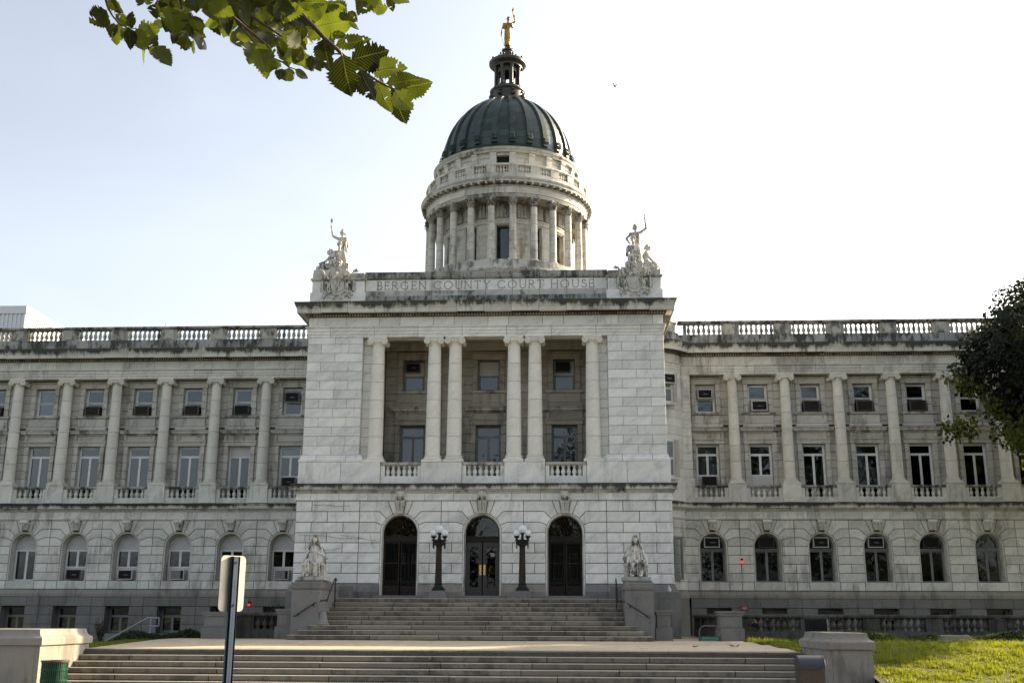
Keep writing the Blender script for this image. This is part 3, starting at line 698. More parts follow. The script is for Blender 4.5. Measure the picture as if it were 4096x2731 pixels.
def wing(s):
    wg = put('wing_wall', None, CH); nm = 'stone_block'
    cells = []; stones_ = []
    xs = [s * (WX0 + WP * i) for i in range(NW)]
    # ground storey
    for i in range(NW):
        x = xs[i]
        for k in range(5):
            z0, z1 = rw[k], rw[k + 1]
            if k == 0:                      # course under the sills
                stones_.append((rect(x - .64, x + .64, z0, z1), 'sill_stone'))
            a, b = x + .61 if k else x + .64, x + WP - (.61 if k else .64)
            if i == NW - 1 and s > 0: b = x + WP / 2
            if i == 0 and s < 0: b = x + WP / 2 - .05
            if s < 0 and i > 0 or s > 0 and i < NW - 1:
                for c in ([rect(a, b, z0, z1)] if k % 2 else row_cells(a, b, z0, z1, .55, 0)): stones_.append((c, nm))
            else: stones_.append((rect(a, b, z0, z1), nm))
            e = xs[NW - 1] if s < 0 else xs[0]
            if x == e: stones_.append((rect(x - WP / 2, x - (.61 if k else .64), z0, z1), nm))
        for k, sd_, p in arch_cells(x, rw[5], .61, [.37, .74, 1.11], WP / 2): stones_.append((p, 'voussoir'))
        cells.append([(x - .2, 4.77), (x + .2, 4.77), (x + .11, 4.27), (x - .11, 4.27)])
    for p, nme in stones_:
        stone(wg, p, WY, MARBLE2, gap=.020, ch=.014, name=nme); cells.append(p)
    backing(cells, WY, wg)
    kx = M(); kx.poly([(-.11, 4.34), (.11, 4.34), (.18, 4.70), (-.18, 4.70)], WY - .20, WY + .1, .02)
    kx.tube((-.18, WY - .20, 4.69), (.18, WY - .20, 4.69), .085, .085, 12)
    kx.tube((-.11, WY - .15, 4.38), (.11, WY - .15, 4.38), .04, .04, 10)
    for q in (-.07, 0, .07): kx.tube((q * .8, WY - .22, 4.42), (q * 1.2, WY - .25, 4.68), .022, .03, 6)
    kme = mesh('keystone', kx, STATUE)
    for i, x in enumerate(xs):
        arch_ring(wg, x, rw[5], 2.19, .56, .63, WY + .03, WY + .56, MARBLE2)
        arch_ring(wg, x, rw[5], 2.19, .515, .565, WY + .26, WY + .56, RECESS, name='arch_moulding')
        put('keystone', kme, wg, (x, 0, 0))
        # arched window
        yw = WY + .40; g = GR[s][i]
        fm = WHITEF if s < 0 else GREYF
        zb = 2.20; zt = 3.50
        zc = 2.76 if (s < 0 and g == 'ac') else zb
        lay = [(-.50, 0, zc, zt), (0, .50, zc, zt)]
        wn = win_rect(wg, x, yw, -.52, .52, zb, zt + .03, lay, fm, None)
        if s < 0:
            obj('infill_panel', M().poly([(-.51, zt + .02)] + [(.51, zt + .02)] + arc(0, rw[5], .51, 0, PI, 16), yw + .01, yw + .04), PANELW, wn)
            if zc > zb: obj('infill_panel', M().box(-.48, .48, yw + .03, yw + .06, zb + .04, zc), PANELW, wn)
        else:
            obj('transom_bar', M().box(-.53, .53, yw - .05, yw + .08, zt + .02, zt + .10), fm, wn)
            obj('lunette_pane', M().poly([(-.50, zt + .10)] + [(.50, zt + .10)] + arc(0, rw[5], .50, 0, PI, 16), yw + .04, yw + .05), GLASS if g == 'none' else DARK, wn)
            arch_ring(wn, 0, rw[5], zt + .1, .46, .52, yw, yw + .06, fm, name='lunette_frame')
    mb = M()
    for i, x in enumerate(xs):
        a = min(x, x + s * WP) if i < NW - 1 else x - .0
    xe = sorted((s * 8.13, s * WEND))
    edges = [xe[0]] + sorted(xs) + [xe[1]]
    for i, x in enumerate(sorted(xs)):
        l = xe[0] if i == 0 else sorted(xs)[i - 1] + .58; mb.box(l, x - .58, WY + .06, WY + .58, 1.8, 4.8)
        mb.box(x - .58, x + .58, WY + .06, WY + .58, 1.8, 2.18)
        mb.poly([(x - .6, 4.8), (x + .6, 4.8), (x + .6, 3.7)] + arc(x, rw[5], .59, R(3), R(177), 14) + [(x - .6, 3.7)], WY + .06, WY + .58)
    mb.box(sorted(xs)[-1] + .58, xe[1], WY + .06, WY + .42, 1.8, 4.8)
    obj('wall_fill', mb, MORT, wg)
    # main runs
    run = [(s * 8.16, WY), (s * WEND, WY)] if s > 0 else [(-WEND, WY), (-8.16, WY)]
    lk = [(s * a, b) for a, b in link[1]]
    full = (lk[:-1] + run) if s > 0 else (run + lk[:-1][::-1])
    def off(pth, d): return [(x, y + d) for x, y in pth]
    sweep_stones(wg, full, BANDW, MARBLE2, 1.15, name='frieze_stone')
    sweep_stones(wg, full, BELT, CORN_B, 1.2)
    sweep_stones(wg, full, [(-.3, 1.52), (.06, 1.52), (.06, 1.66), (.03, 1.72), (.0, 1.815), (-.3, 1.815)], GRAN_L, 1.3, name='water_table_stone')
    # granite base with basement windows
    cs = []; bx = [s * (WX0 + .14 + WP * i) for i in range(NW)]
    for i, x in enumerate(bx):
        for c in row_cells(x - WP / 2, x + WP / 2, 1.12, 1.51, 1.15, i % 2): cs.append(c)
        for k, (z0, z1) in enumerate([(-.5, .0), (0, .37), (.37, .745), (.745, 1.115)]):
            for a, b in ((x - WP / 2, x - .52), (x + .52, x + WP / 2)): cs.append(rect(a, b, z0, z1))
        cs.append(rect(x - .52, x + .52, -.5, .0))
        wn = win_rect(wg, x, WY + .42, -.50, .50, .02, 1.11, [(-.46, 0, .06, .70), (0, .46, .06, .70), (-.46, .46, .70, 1.07)], GREYF, None)
        for sx in (-1, 1): obj('reveal', M().box(*sorted((x + sx * .51, x + sx * .60)), WY + .05, WY + .55, -.1, 1.13), GRAN_D, wg)
    for c in cs: stone(wg, c, WY - .05, GRAN_D, gap=.014, ch=.008, name='granite_block')
    backing(cs, WY - .05, wg)
    mb = M()
    for i, x in enumerate(sorted(bx)): mb.box(x + .6, x + WP - .6, WY + .02, WY + .5, -.6, 1.8)
    mb.box(xe[0], sorted(bx)[0] - .6, WY + .02, WY + .5, -.6, 1.8); mb.box(xe[0], xe[1], WY + .02, WY + .5, 1.13, 1.8)
    obj('wall_fill', mb, MORT, wg)
    # order
    ped = put('pedestal_course', None, CH)
    for i in range(NW):
        x = s * (WX0 + WP / 2 + WP * i)
        if i < NW: place_col(x, WY + .22, smallcol)
        obj('pedestal', M().poly(rect(x - .39, x + .39, 5.52, 6.30), WY - .10, WY + .4, .01).poly(rect(x - .40, x + .40, 6.30, 6.355), WY - .12, WY + .42, .01), MARBLE2, ped)
        xw = s * (WX0 + WP * i)
        x0, x1 = xw - .76, xw + .76
        if i == 0: x0, x1 = (xw - .70, xw + .76) if s > 0 else (xw - .76, xw + .70)
        bl = obj('balustrade', M().box(x0, x1, WY - .04, WY + .26, 5.52, 5.75), MARBLE2, CH)
        obj('rail', M().poly(rect(x0, x1, 6.15, 6.25), WY - .05, WY + .27, .02), CORN2, bl)
        obj('half_post', M().box(x0, x0 + .16, WY - .01, WY + .23, 5.75, 6.15), MARBLE2, bl); obj('half_post', M().box(x1 - .16, x1, WY - .01, WY + .23, 5.75, 6.15), MARBLE2, bl)
        balusters(bl, x0 + .16, x1 - .16, WY + .11, 5.75, 6.15, 5, MARBLE2, .08)
        u = UP[s][i]
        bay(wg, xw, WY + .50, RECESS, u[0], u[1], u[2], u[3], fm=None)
    # end pier next to the link
    for k in range(13): stone(wg, rect(*sorted((s * 8.14, s * 8.56)), zr[k], zr[k + 1]), WY, MARBLE2, gap=.012, ch=.008)
    obj('pier_base', M().box(*sorted((s * 8.12, s * 8.60)), WY - .06, WY + .3, 5.52, 6.58), MARBLE2, wg)
    obj('wall_fill', M().box(*sorted((s * 8.16, s * 8.54)), WY + .03, WY + .6, 5.5, 11.2).box(*sorted((s * (WEND - .2), s * (WEND + .3))), WY + .03, WY + .8, -.5, 12.1), MORT, wg)
    en = put('entablature', None, CH)
    sweep_stones(en, full, ENT_ARCH, MARBLE2, 2.3, name='architrave_stone', phase=.2)
    sweep_stones(en, full, FRIEZE, MARBLE2, 1.15, name='frieze_stone')
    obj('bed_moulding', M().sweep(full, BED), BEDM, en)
    eg = M(); n = 150
    for k in range(n):
        x = s * (8.2 + (WEND - 8.2) * (k + .5) / n); eg.sphere((x, WY - .10, 11.995), .033, 4, .042)
    obj('egg_and_dart', eg, BEDM if False else SOILED, en, kind='stuff')
    sweep_stones(en, full, CORNICE, CORN, 1.15, jit=.008)
    obj('soffit', M().box(*sorted((s * 8.2, s * WEND)), WY + .05, WY + .5, ZA + .005, 12.05), MARBLE2, en)
    # blocking course and roof balustrade
    bk = [(x, y - .28) for x, y in full]
    sweep_stones(en, bk, [(-.55, 12.52), (-.06, 12.52), (-.06, 12.90), (-.55, 12.90)], CORN2, 1.0, name='blocking_stone')
    bl = put('balustrade', None, CH)
    for i in range(NW):
        x = s * (WX0 + WP / 2 + WP * i)
        obj('post', M().poly(rect(x - .26, x + .26, 12.905, 13.42), WY - .20, WY + .12, .01).box(x - .22, x + .22, WY - .22, WY - .18, 12.95, 13.38), RAILM, bl)
        x0, x1 = sorted((x - s * .26, x - s * (WP - .26)))
        if i == 0: x0, x1 = sorted((x - s * .26, s * 8.35))
        obj('half_post', M().box(x0, x0 + .12, WY - .16, WY + .08, 12.905, 13.42), RAILM, bl); obj('half_post', M().box(x1 - .12, x1, WY - .16, WY + .08, 12.905, 13.42), RAILM, bl)
        balusters(bl, x0 + .12, x1 - .12, WY - .04, 12.905, 13.42, 7, RAILM, .085)
    r0 = (s * 8.1, WY - .22); r1 = (s * WEND, WY - .22)
    sweep_stones(bl, [r0, r1] if s > 0 else [r1, r0], [(-.36, 13.42), (.03, 13.42), (.05, 13.45), (.05, 13.51), (.03, 13.53), (-.36, 13.53)], CORN2, 1.15, name='rail')
    # link wall: courses following the bend, with its windows
    lw_ = put('link_wall', None, CH)
    lk2 = lk if s > 0 else lk[::-1]
    zl = rw[:-1] + [4.86]
    for k in range(8): obj('stone_block', M().sweep(lk2, [(-.4, rw[k] + .01), (0, rw[k] + .01), (0, rw[k + 1] - .01), (-.4, rw[k + 1] - .01)]), MARBLE2, lw_)
    for k in range(13):
        z0, z1 = zr[k], zr[k + 1]
        sweep_stones(lw_, lk2, [(-.4, z0 + .005), (0, z0 + .005), (0, z1 - .005), (-.4, z1 - .005)], MARBLE2, .9, name='stone_block', phase=(k % 2) * .9)
    obj('plinth_block', M().sweep(lk2, [(-.4, 5.52), (.06, 5.52), (.06, 6.40), (0, 6.585), (-.4, 6.585)]), MARBLE2, lw_)
    obj('granite_block', M().sweep(lk2, [(-.4, -.5), (.05, -.5), (.05, 1.52), (-.4, 1.52)]), GRAN_D, lw_)
    obj('mortar_backing', M().sweep(lk2, [(-.45, -.5), (-.03, -.5), (-.03, 12), (-.45, 12)]), MORT, lw_)
    obj('parapet_block', M().sweep([(x, y) for x, y in (lk2 if s > 0 else lk2)], [(-.5, 12.5), (-.15, 12.5), (-.15, 13.42), (-.10, 13.44), (-.10, 13.53), (-.5, 13.53)]), SOILED, lw_)
    # link windows, set into the bend facing the street
    ang = math.atan2(.20, .60) * s
    for z0, z1 in ((6.5, 8.1), (9.7, 10.98)):
        wn = win_rect(CH, 0, .02, -.40, .40, z0, z1, [(-.36, .36, z0 + .04, (z0 + z1) / 2 + .02), (-.36, .36, (z0 + z1) / 2, z1 - .04)], WHITEF, None, (s * 7.36, 6.06, 0), ang)
        obj('reveal', M().box(-.40, .40, .12, .14, z0, z1).box(.38, .56, -.03, .03, z0 - .0, z1), SHADY, wn)
        obj('sill', M().box(-.5, .52, -.06, .1, z0 - .09, z0 - .005), MARBLE2, wn)
    wn = win_rect(CH, 0, .0, -.2, .2, 2.25, 4.0, [(-.16, .16, 2.3, 3.96)], GREYF, None, (s * 7.75, 6.24, 0), ang)
    return wg
wing(-1); wing(1)

# ================= attic parapet =================
at = put('attic_parapet', None, CH)
YP = .30
path = [(-4.75, YP), (4.75, YP)]
sweep_stones(at, path, [(-.5, 12.45), (.05, 12.45), (.05, 12.87), (-.5, 12.87)], CORN2, 1.05, name='blocking_stone')
sweep_stones(at, path, [(-.5, 12.875), (.03, 12.875), (.03, 13.04), (.0, 13.08), (-.5, 13.08)], SOILED, 1.05, name='blocking_stone')
obj('parapet_core', M().box(-4.78, 4.78, YP + .06, YP + .45, 12.4, 13.80), MORT, CH)
for c in row_cells(-4.75, 4.75, 13.085, 13.555, 1.03, 1): stone(at, c, YP + .01, MARBLE, depth=.5, name='inscription_stone')
sweep_stones(at, path, [(-.5, 13.56), (.02, 13.56), (.05, 13.60), (.07, 13.66), (.05, 13.68), (.05, 13.85), (-.5, 13.86)], CORN2, 1.04, name='coping_stone', jit=.006)
for s in (-1, 1):
    bx = put('corner_block', None, CH)
    xa, xb = 4.76, 6.80
    lo = [(s * xa, .1), (s * xb, .1)]
    p = [(s * xb, 2.2), (s * xb, .10), (s * xa, .10), (s * xa, .9)]
    if s > 0: p = p[::-1]
    sweep_stones(bx, p, [(-.6, 12.47), (.06, 12.47), (.06, 12.98), (-.6, 12.98)], MARBLE, 1.0, name='block_base')
    sweep_stones(bx, p, [(-.6, 12.985), (.0, 12.985), (.0, 13.45), (-.6, 13.45)], MARBLE, .75, name='block_stone')
    sweep_stones(bx, p, [(-.6, 13.455), (.02, 13.455), (.07, 13.50), (.08, 13.55), (.05, 13.56), (.0, 13.60), (.0, 13.78), (-.6, 13.80)], SOILED, 1.0, name='block_coping')
    obj('block_core', M().box(*sorted((s * (xa + .05), s * (xb - .05))), .2, 2.1, 12.4, 13.74), MARBLE, bx)
# carved inscription
def letter_mesh(strokes, h):
    mb = M(); t = .024 * h / .31
    for st in strokes:
        for i in range(len(st) - 1):
            a = Vector((st[i][0] * h, 0, st[i][1] * h)); b = Vector((st[i + 1][0] * h, 0, st[i + 1][1] * h))
            d = (b - a).normalized(); q = Vector((-d.z, 0, d.x)) * t * .5; a2 = a - d * t * .3; b2 = b + d * t * .3
            mb.add([a2 + q + Vector((0, -.003, 0)), b2 + q + Vector((0, -.003, 0)), b2 - q + Vector((0, -.003, 0)), a2 - q + Vector((0, -.003, 0)),
                    a2 + q + Vector((0, .01, 0)), b2 + q + Vector((0, .01, 0)), b2 - q + Vector((0, .01, 0)), a2 - q + Vector((0, .01, 0))],
                   [(0, 1, 2, 3), (4, 7, 6, 5), (0, 4, 5, 1), (1, 5, 6, 2), (2, 6, 7, 3), (3, 7, 4, 0)])
    return mesh('carved_letter', mb, LETTER)
def ac_(cx, cz, rx, rz, a0, a1, n=12): return [(cx + rx * cos(R(a0 + (a1 - a0) * i / n)), cz + rz * sin(R(a0 + (a1 - a0) * i / n))) for i in range(n + 1)]
s_ = .07
GL = {
 'B': ([[(0, 0), (0, 1)], [(-s_, 1), (.3, 1)] + ac_(.3, .76, .2, .24, 90, -90)[1:] + [(0, .52)], [(.3, .52)] + ac_(.33, .26, .24, .26, 90, -90) + [(-s_, 0)]], .58),
 'E': ([[(0, 0), (0, 1)], [(-s_, 1), (.48, 1), (.48, .88)], [(0, .52), (.38, .52)], [(.38, .58), (.38, .46)], [(-s_, 0), (.52, 0), (.54, .14)]], .54),
 'R': ([[(0, 0), (0, 1)], [(-s_, 0), (s_, 0)], [(-s_, 1), (.3, 1)] + ac_(.3, .75, .23, .25, 90, -90)[1:] + [(0, .5)], [(.24, .5), (.62, 0), (.7, 0)]], .64),
 'G': ([ac_(.5, .5, .5, .5, 52, 300, 20) + [(.85, .1), (.85, .42)], [(.7, .42), (.95, .42)], [(.81, .9), (.83, .76)]], .95),
 'N': ([[(0, 0), (0, 1)], [(-s_, 0), (s_, 0)], [(-s_, 1), (0, 1), (.74, 0), (.74, 1)], [(.66, 1), (.82, 1)]], .78),
 'C': ([ac_(.5, .5, .5, .5, 48, 312, 22), [(.84, .94), (.86, .78)], [(.84, .06), (.88, .2)]], .86),
 'O': ([ac_(.5, .5, .5, .5, 0, 360, 28)], 1.0),
 'U': ([[(0, 1), (0, .32)] + ac_(.35, .32, .35, .32, 180, 360)[1:] + [(.7, 1)], [(-s_, 1), (s_, 1)], [(.63, 1), (.77, 1)]], .72),
 'T': ([[(.36, 0), (.36, 1)], [(0, .86), (0, 1), (.72, 1), (.72, .86)], [(.29, 0), (.43, 0)]], .72),
 'Y': ([[(0, 1), (.36, .5), (.36, 0)], [(.72, 1), (.36, .5)], [(-s_, 1), (s_, 1)], [(.65, 1), (.79, 1)], [(.29, 0), (.43, 0)]], .72),
 'H': ([[(0, 0), (0, 1)], [(.7, 0), (.7, 1)], [(0, .52), (.7, .52)], [(-s_, 0), (s_, 0)], [(-s_, 1), (s_, 1)], [(.63, 0), (.77, 0)], [(.63, 1), (.77, 1)]], .72),
 'S': ([ac_(.27, .75, .23, .25, 35, 200, 10) + ac_(.28, .27, .27, .27, 75, -145, 14), [(.46, .9), (.48, .78)], [(.04, .1), (.02, .24)]], .56)}
words = 'BERGEN COUNTY COURT HOUSE'
lh = .315; sp = .245; tot = sum((GL[c][1] + sp) if c != ' ' else .50 for c in words) - sp
k = 8.52 / (tot * lh); cur = -4.26; lm = {}
ins = put('inscription', None, CH)
for c in words:
    if c == ' ': cur += .50 * lh * k; continue
    if c not in lm: lm[c] = letter_mesh(GL[c][0], lh)
    put('carved_letter', lm[c], ins, (cur, YP + .006, 13.155)); cur += (GL[c][1] + sp) * lh * k
obj('antenna_mast', M().tube((-17.2, 12, 12.5), (-17.2, 12, 15.1), .03, .02, 6), WHITEF, CH)
# ================= drum, dome and lantern =================
DX, DY = -.07, 15.5
def ring(prof, n=96): return M().lathe(prof, DX, DY, n, closed=False)
def ring_stones(parent, prof, mat, n, name, a_off=0.0, seg=4, gap=.010, jit=.004):
    """closed profile (r,z) cut into n arc stones"""
    rmax = max(p[0] for p in prof)
    for k in range(n):
        a0 = 2 * PI * k / n + a_off + gap / rmax / 2; a1 = 2 * PI * (k + 1) / n + a_off - gap / rmax / 2
        mid = (a0 + a1) / 2
        if sin(mid) > .55: continue                   # far side cannot be seen from the street, closed by the core
        j = random.uniform(-jit, jit)
        mb = M().lathe([(r + (j if r > rmax - .6 else 0), z) for r, z in prof], DX, DY, seg, a0, a1, closed=True); mb.sm = False
        o = obj(name, mb, mat, parent)
    return
st = obj('stylobate', ring([(4.3, 12.4), (4.55, 12.4), (4.55, 17.42), (4.3, 17.45)], 72), DRUMM, CH)
ring_stones(st, [(3.2, 17.42), (4.60, 17.42), (4.62, 17.52), (4.58, 17.60), (4.52, 17.62), (4.50, 17.70), (4.48, 18.00), (3.2, 18.02)], SOILED, 26, 'stylobate_stone', seg=4)
# drum wall with a window in every other bay
dw = put('drum_wall', None, CH)
RW = 3.38; W2 = R(5.9)
zr2 = [18.0 + .321 * i for i in range(8)]
for b in range(24):
    a = R(-90 + 15 * b)
    if sin(a) > .5: continue
    win = (b % 2 == 0)
    for k in range(8):
        z0 = 18.0 + .2815 * k; z1 = z0 + .2815
        spans = [(a - R(7.5), a - W2), (a + W2, a + R(7.5))] if win else ([(a - R(7.5), a + R(7.5))] if k % 2 else [(a - R(7.5), a), (a, a + R(7.5))])
        for a0, a1 in spans:
            g = .004 / RW
            mb = M().lathe([(RW - .35, z0 + .004), (RW, z0 + .004), (RW, z1 - .004), (RW - .35, z1 - .004)], DX, DY, 3, a0 + g, a1 - g, closed=True); mb.sm = False
            obj('stone_block', mb, DRUMM, dw)
    if win:
        c = M()
        c.lathe([(RW - .34, 18.02), (RW - .30, 18.02), (RW - .30, 20.25), (RW - .34, 20.25)], DX, DY, 3, a - W2, a + W2, closed=True); c.sm = False
        wn = obj('drum_window', M().lathe([(RW - .30, 18.02), (RW - .25, 18.02), (RW - .25, 18.08), (RW - .30, 18.08)], DX, DY, 3, a - W2, a + W2, closed=True), DOORG, CH)
        obj('pane', c, GLASS, wn)
        fb = M()
        for aa in (a - W2 * .97, a + W2 * .97):
            fb.tube((DX + (RW - .26) * cos(aa), DY + (RW - .26) * sin(aa), 18.02), (DX + (RW - .26) * cos(aa), DY + (RW - .26) * sin(aa), 20.25), .03, .03, 4)
        fb.sm = False; obj('frame', fb, DOORG, wn)
obj('mortar_backing', ring([(RW - .3, 20.2), (RW - .01, 20.2), (RW - .01, 21.6), (RW - .3, 21.6)], 72), SHADY, dw)
ci = M(); ci.lathe([(2.6, 17), (2.6, 21.6)], DX, DY, 32); obj('inner_drum', ci, DARK, CH)
ring_stones(dw, [(RW - .3, 20.26), (RW + .02, 20.26), (RW + .05, 20.30), (RW + .05, 20.42), (RW + .09, 20.48), (RW + .09, 20.53), (RW - .3, 20.53)], DRUMM, 24, 'lintel_stone', a_off=R(-97.5))
ring_stones(dw, [(RW - .3, 21.50), (RW + .06, 21.50), (RW + .10, 21.58), (RW - .3, 21.60)], DRUMM, 24, 'lintel_stone')
# carved figures of the frieze, one panel per bay: standing draped figures in low relief
def relief_panel(seed):
    rn = random.Random(seed); mb = M(); n = 4
    for i in range(n):
        x = -.36 + .72 * (i + .5) / n + rn.uniform(-.03, .03); h = rn.uniform(.72, .88); ln = rn.uniform(-.06, .06)
        mb.sphere((x + ln, -.04, h - .07), .055, 6, .07)
        mb.tube((x, -.03, .36), (x + ln, -.05, h - .16), .085, .095, 8); mb.tube((x + rn.uniform(-.02, .02), -.02, .02), (x, -.03, .38), .10, .085, 8)
        sx = rn.choice((-1, 1)); ex = x + sx * rn.uniform(.10, .16); ez = h - rn.uniform(.15, .42)
        mb.tube((x + sx * .06 + ln, -.04, h - .2), (ex, -.05, ez), .035, .028, 6); mb.tube((ex, -.05, ez), (ex + sx * rn.uniform(-.05, .1), -.05, ez + rn.uniform(-.12, .2)), .028, .02, 6)
        for q in range(3): mb.tube((x - .05 + q * .05, -.06, .05), (x - .03 + q * .03, -.08, .5), .016, .012, 5)
    return mb
rp = [mesh('relief_figures', relief_panel(k), SOOT_SHADE if False else SOILED) for k in range(4)]
for b in range(24):
    a = R(-90 + 15 * b)
    if sin(a) > .3: continue
    put('relief_figures', rp[b % 4], dw, (DX + (RW + .02) * cos(a), DY + (RW + .02) * sin(a), 20.56), a + PI / 2)
# corinthian columns
def corinthian():
    out = []; z0, z1 = 18.01, 21.38
    b = M().lathe([(.27, z0), (.29, z0 + .03), (.27, z0 + .06), (.235, z0 + .075), (.25, z0 + .10), (.22, z0 + .12)], 0, 0, 24); b.box(-.27, .27, -.27, .27, z0 - .03, z0 + .02)
    out.append(('column_base', mesh('column_base', b, DRUMM)))
    zs0, zs1 = z0 + .12, z1 - .46; r0, r1 = .195, .168
    for i in range(6):
        a = i / 6; c = (i + 1) / 6
        out.append(('drum', mesh('drum', M().lathe([(r0 + (r1 - r0) * a - .02, zs0 + (zs1 - zs0) * a + .006), (r0 + (r1 - r0) * a, zs0 + (zs1 - zs0) * a + .010), (r0 + (r1 - r0) * c, zs0 + (zs1 - zs0) * c - .010), (r0 + (r1 - r0) * c - .02, zs0 + (zs1 - zs0) * c - .006)], 0, 0, 24), DRUMM)))
    out.append(('shaft_core', mesh('shaft_core', M().lathe([(r0 - .014, zs0), (r1 - .014, zs1)], 0, 0, 16), MORT)))
    c = M().lathe([(r1 * 1.1, zs1 - .01), (r1 * 1.15, zs1 + .01), (r1, zs1 + .03), (r1 * 1.02, zs1 + .25), (r1 * 1.5, zs1 + .40), (.1, zs1 + .40)], 0, 0, 20)
    for tier, (nn, zb, h, rr, ph) in enumerate([(8, zs1 + .03, .15, .10, 0), (8, zs1 + .10, .20, .13, .5)]):
        for k in range(nn):
            a = 2 * PI * (k + ph) / nn; ca, sa = cos(a), sin(a)
            def pt(r, z, t): return (r * ca - t * sa, r * sa + t * ca, z)
            q = [(r1 * 1.0, 0, .045), (r1 * 1.12, h * .5, .055), (r1 * 1.3, h * .88, .045), (r1 * 1.3 + .07, h, .032), (r1 * 1.3 + .10, h * .86, .018)]
            vs = []; 
            for r, z, t in q: vs += [pt(r, zb + z, -t), pt(r + .018, zb + z, 0), pt(r, zb + z, t), pt(r - .02, zb + z, 0)]
            fs = [(4 * i + e, 4 * i + (e + 1) % 4, 4 * i + 4 + (e + 1) % 4, 4 * i + 4 + e) for i in range(4) for e in range(4)] + [(0, 1, 2, 3), (16, 17, 18, 19)]
            c.add(vs, fs)
    for k in range(4):
        a = PI / 4 + PI / 2 * k; ca, sa = cos(a), sin(a)
        c.tube((r1 * ca, r1 * sa, zs1 + .22), (.27 * ca, .27 * sa, zs1 + .38), .02, .03, 6)
        c.sphere((.285 * ca, .285 * sa, zs1 + .35), .05, 6)
        c.sphere((.20 * cos(a + PI / 4), .20 * sin(a + PI / 4), zs1 + .40), .035, 5)
    pts = []
    for k in range(4):
        a = PI / 4 + PI / 2 * k
        pts += [(.34 * cos(a - .10), .34 * sin(a - .10)), (.34 * cos(a + .10), .34 * sin(a + .10)), (.215 * cos(a + PI / 4), .215 * sin(a + PI / 4))]
    n = len(pts); c.add([(x, y, zs1 + .405) for x, y in pts] + [(x, y, zs1 + .46) for x, y in pts], [tuple(range(n))[::-1], tuple(range(n, 2 * n))] + [(i, (i + 1) % n, n + (i + 1) % n, n + i) for i in range(n)])
    out.append(('capital', mesh('capital', c, SOOT_SHADE)))
    return out
cor = corinthian()
for b in range(24):
    a = R(-90 + 7.5 + 15 * b)
    if sin(a) > .75: continue
    c = put('column', None, CH, (DX + 4.2 * cos(a), DY + 4.2 * sin(a), 0), a + PI / 2)
    for nm, me in cor: put(nm, me, c)
# entablature of the drum
de = put('drum_entablature', None, CH)
ring_stones(de, [(3.3, 21.385), (4.36, 21.385), (4.36, 21.45), (4.38, 21.455), (4.38, 21.53), (4.42, 21.57), (3.3, 21.58)], SOILED, 24, 'architrave_stone', a_off=R(-82.5))
ring_stones(de, [(3.3, 21.585), (4.36, 21.585), (4.36, 21.93), (3.3, 21.93)], DRUMM, 28, 'frieze_stone', seg=3)
obj('bed_moulding', ring([(4.2, 21.93), (4.38, 21.935), (4.42, 22.0), (4.2, 22.02)]), SOILED, de)
dm = M()
for k in range(72):
    a = 2 * PI * k / 72
    if sin(a) > .4: continue
    q = M().box(-.055, .055, -.30, 0, 22.02, 22.12); q.tf(Matrix.Translation((DX + 4.32 * cos(a), DY + 4.32 * sin(a), 0)) @ Matrix.Rotation(a + PI / 2, 4, 'Z'))
    obj('modillion', q, SOILED, de)
ring_stones(de, [(4.0, 22.12), (4.63, 22.12), (4.63, 22.22), (4.66, 22.25), (4.69, 22.33), (4.0, 22.45)], CORN_D, 30, 'cornice_stone', seg=3, jit=.008)
obj('drum_core', M().lathe([(3.35, 21.4), (3.7, 21.4), (4.2, 21.6), (4.2, 22.3), (3.6, 22.44), (0.01, 22.44)], DX, DY, 64), MORT, de)
# balustrade ring
db = put('balustrade', None, CH)
ring_stones(db, [(4.16, 22.40), (4.40, 22.40), (4.40, 22.68), (4.16, 22.68)], DRUMM, 24, 'blocking_stone', seg=3)
ring_stones(db, [(4.15, 23.06), (4.42, 23.06), (4.44, 23.10), (4.42, 23.18), (4.15, 23.18)], DRUMM, 24, 'rail', seg=3)
key = baluster_mesh(.38, .075, DRUMM)
for b in range(24):
    a = R(-90 + 7.5 + 15 * b)
    if sin(a) > .5: continue
    mb = M().lathe([(4.17, 22.68), (4.41, 22.68), (4.41, 23.06), (4.17, 23.06)], DX, DY, 3, a - R(3.3), a + R(3.3), closed=True); mb.sm = False; obj('post', mb, DRUMM, db)
    for q in range(4):
        t = a + R(3.3 + 8.4 * (q + .5) / 4); put('baluster', key, db, (DX + 4.28 * cos(t), DY + 4.28 * sin(t), 22.68))
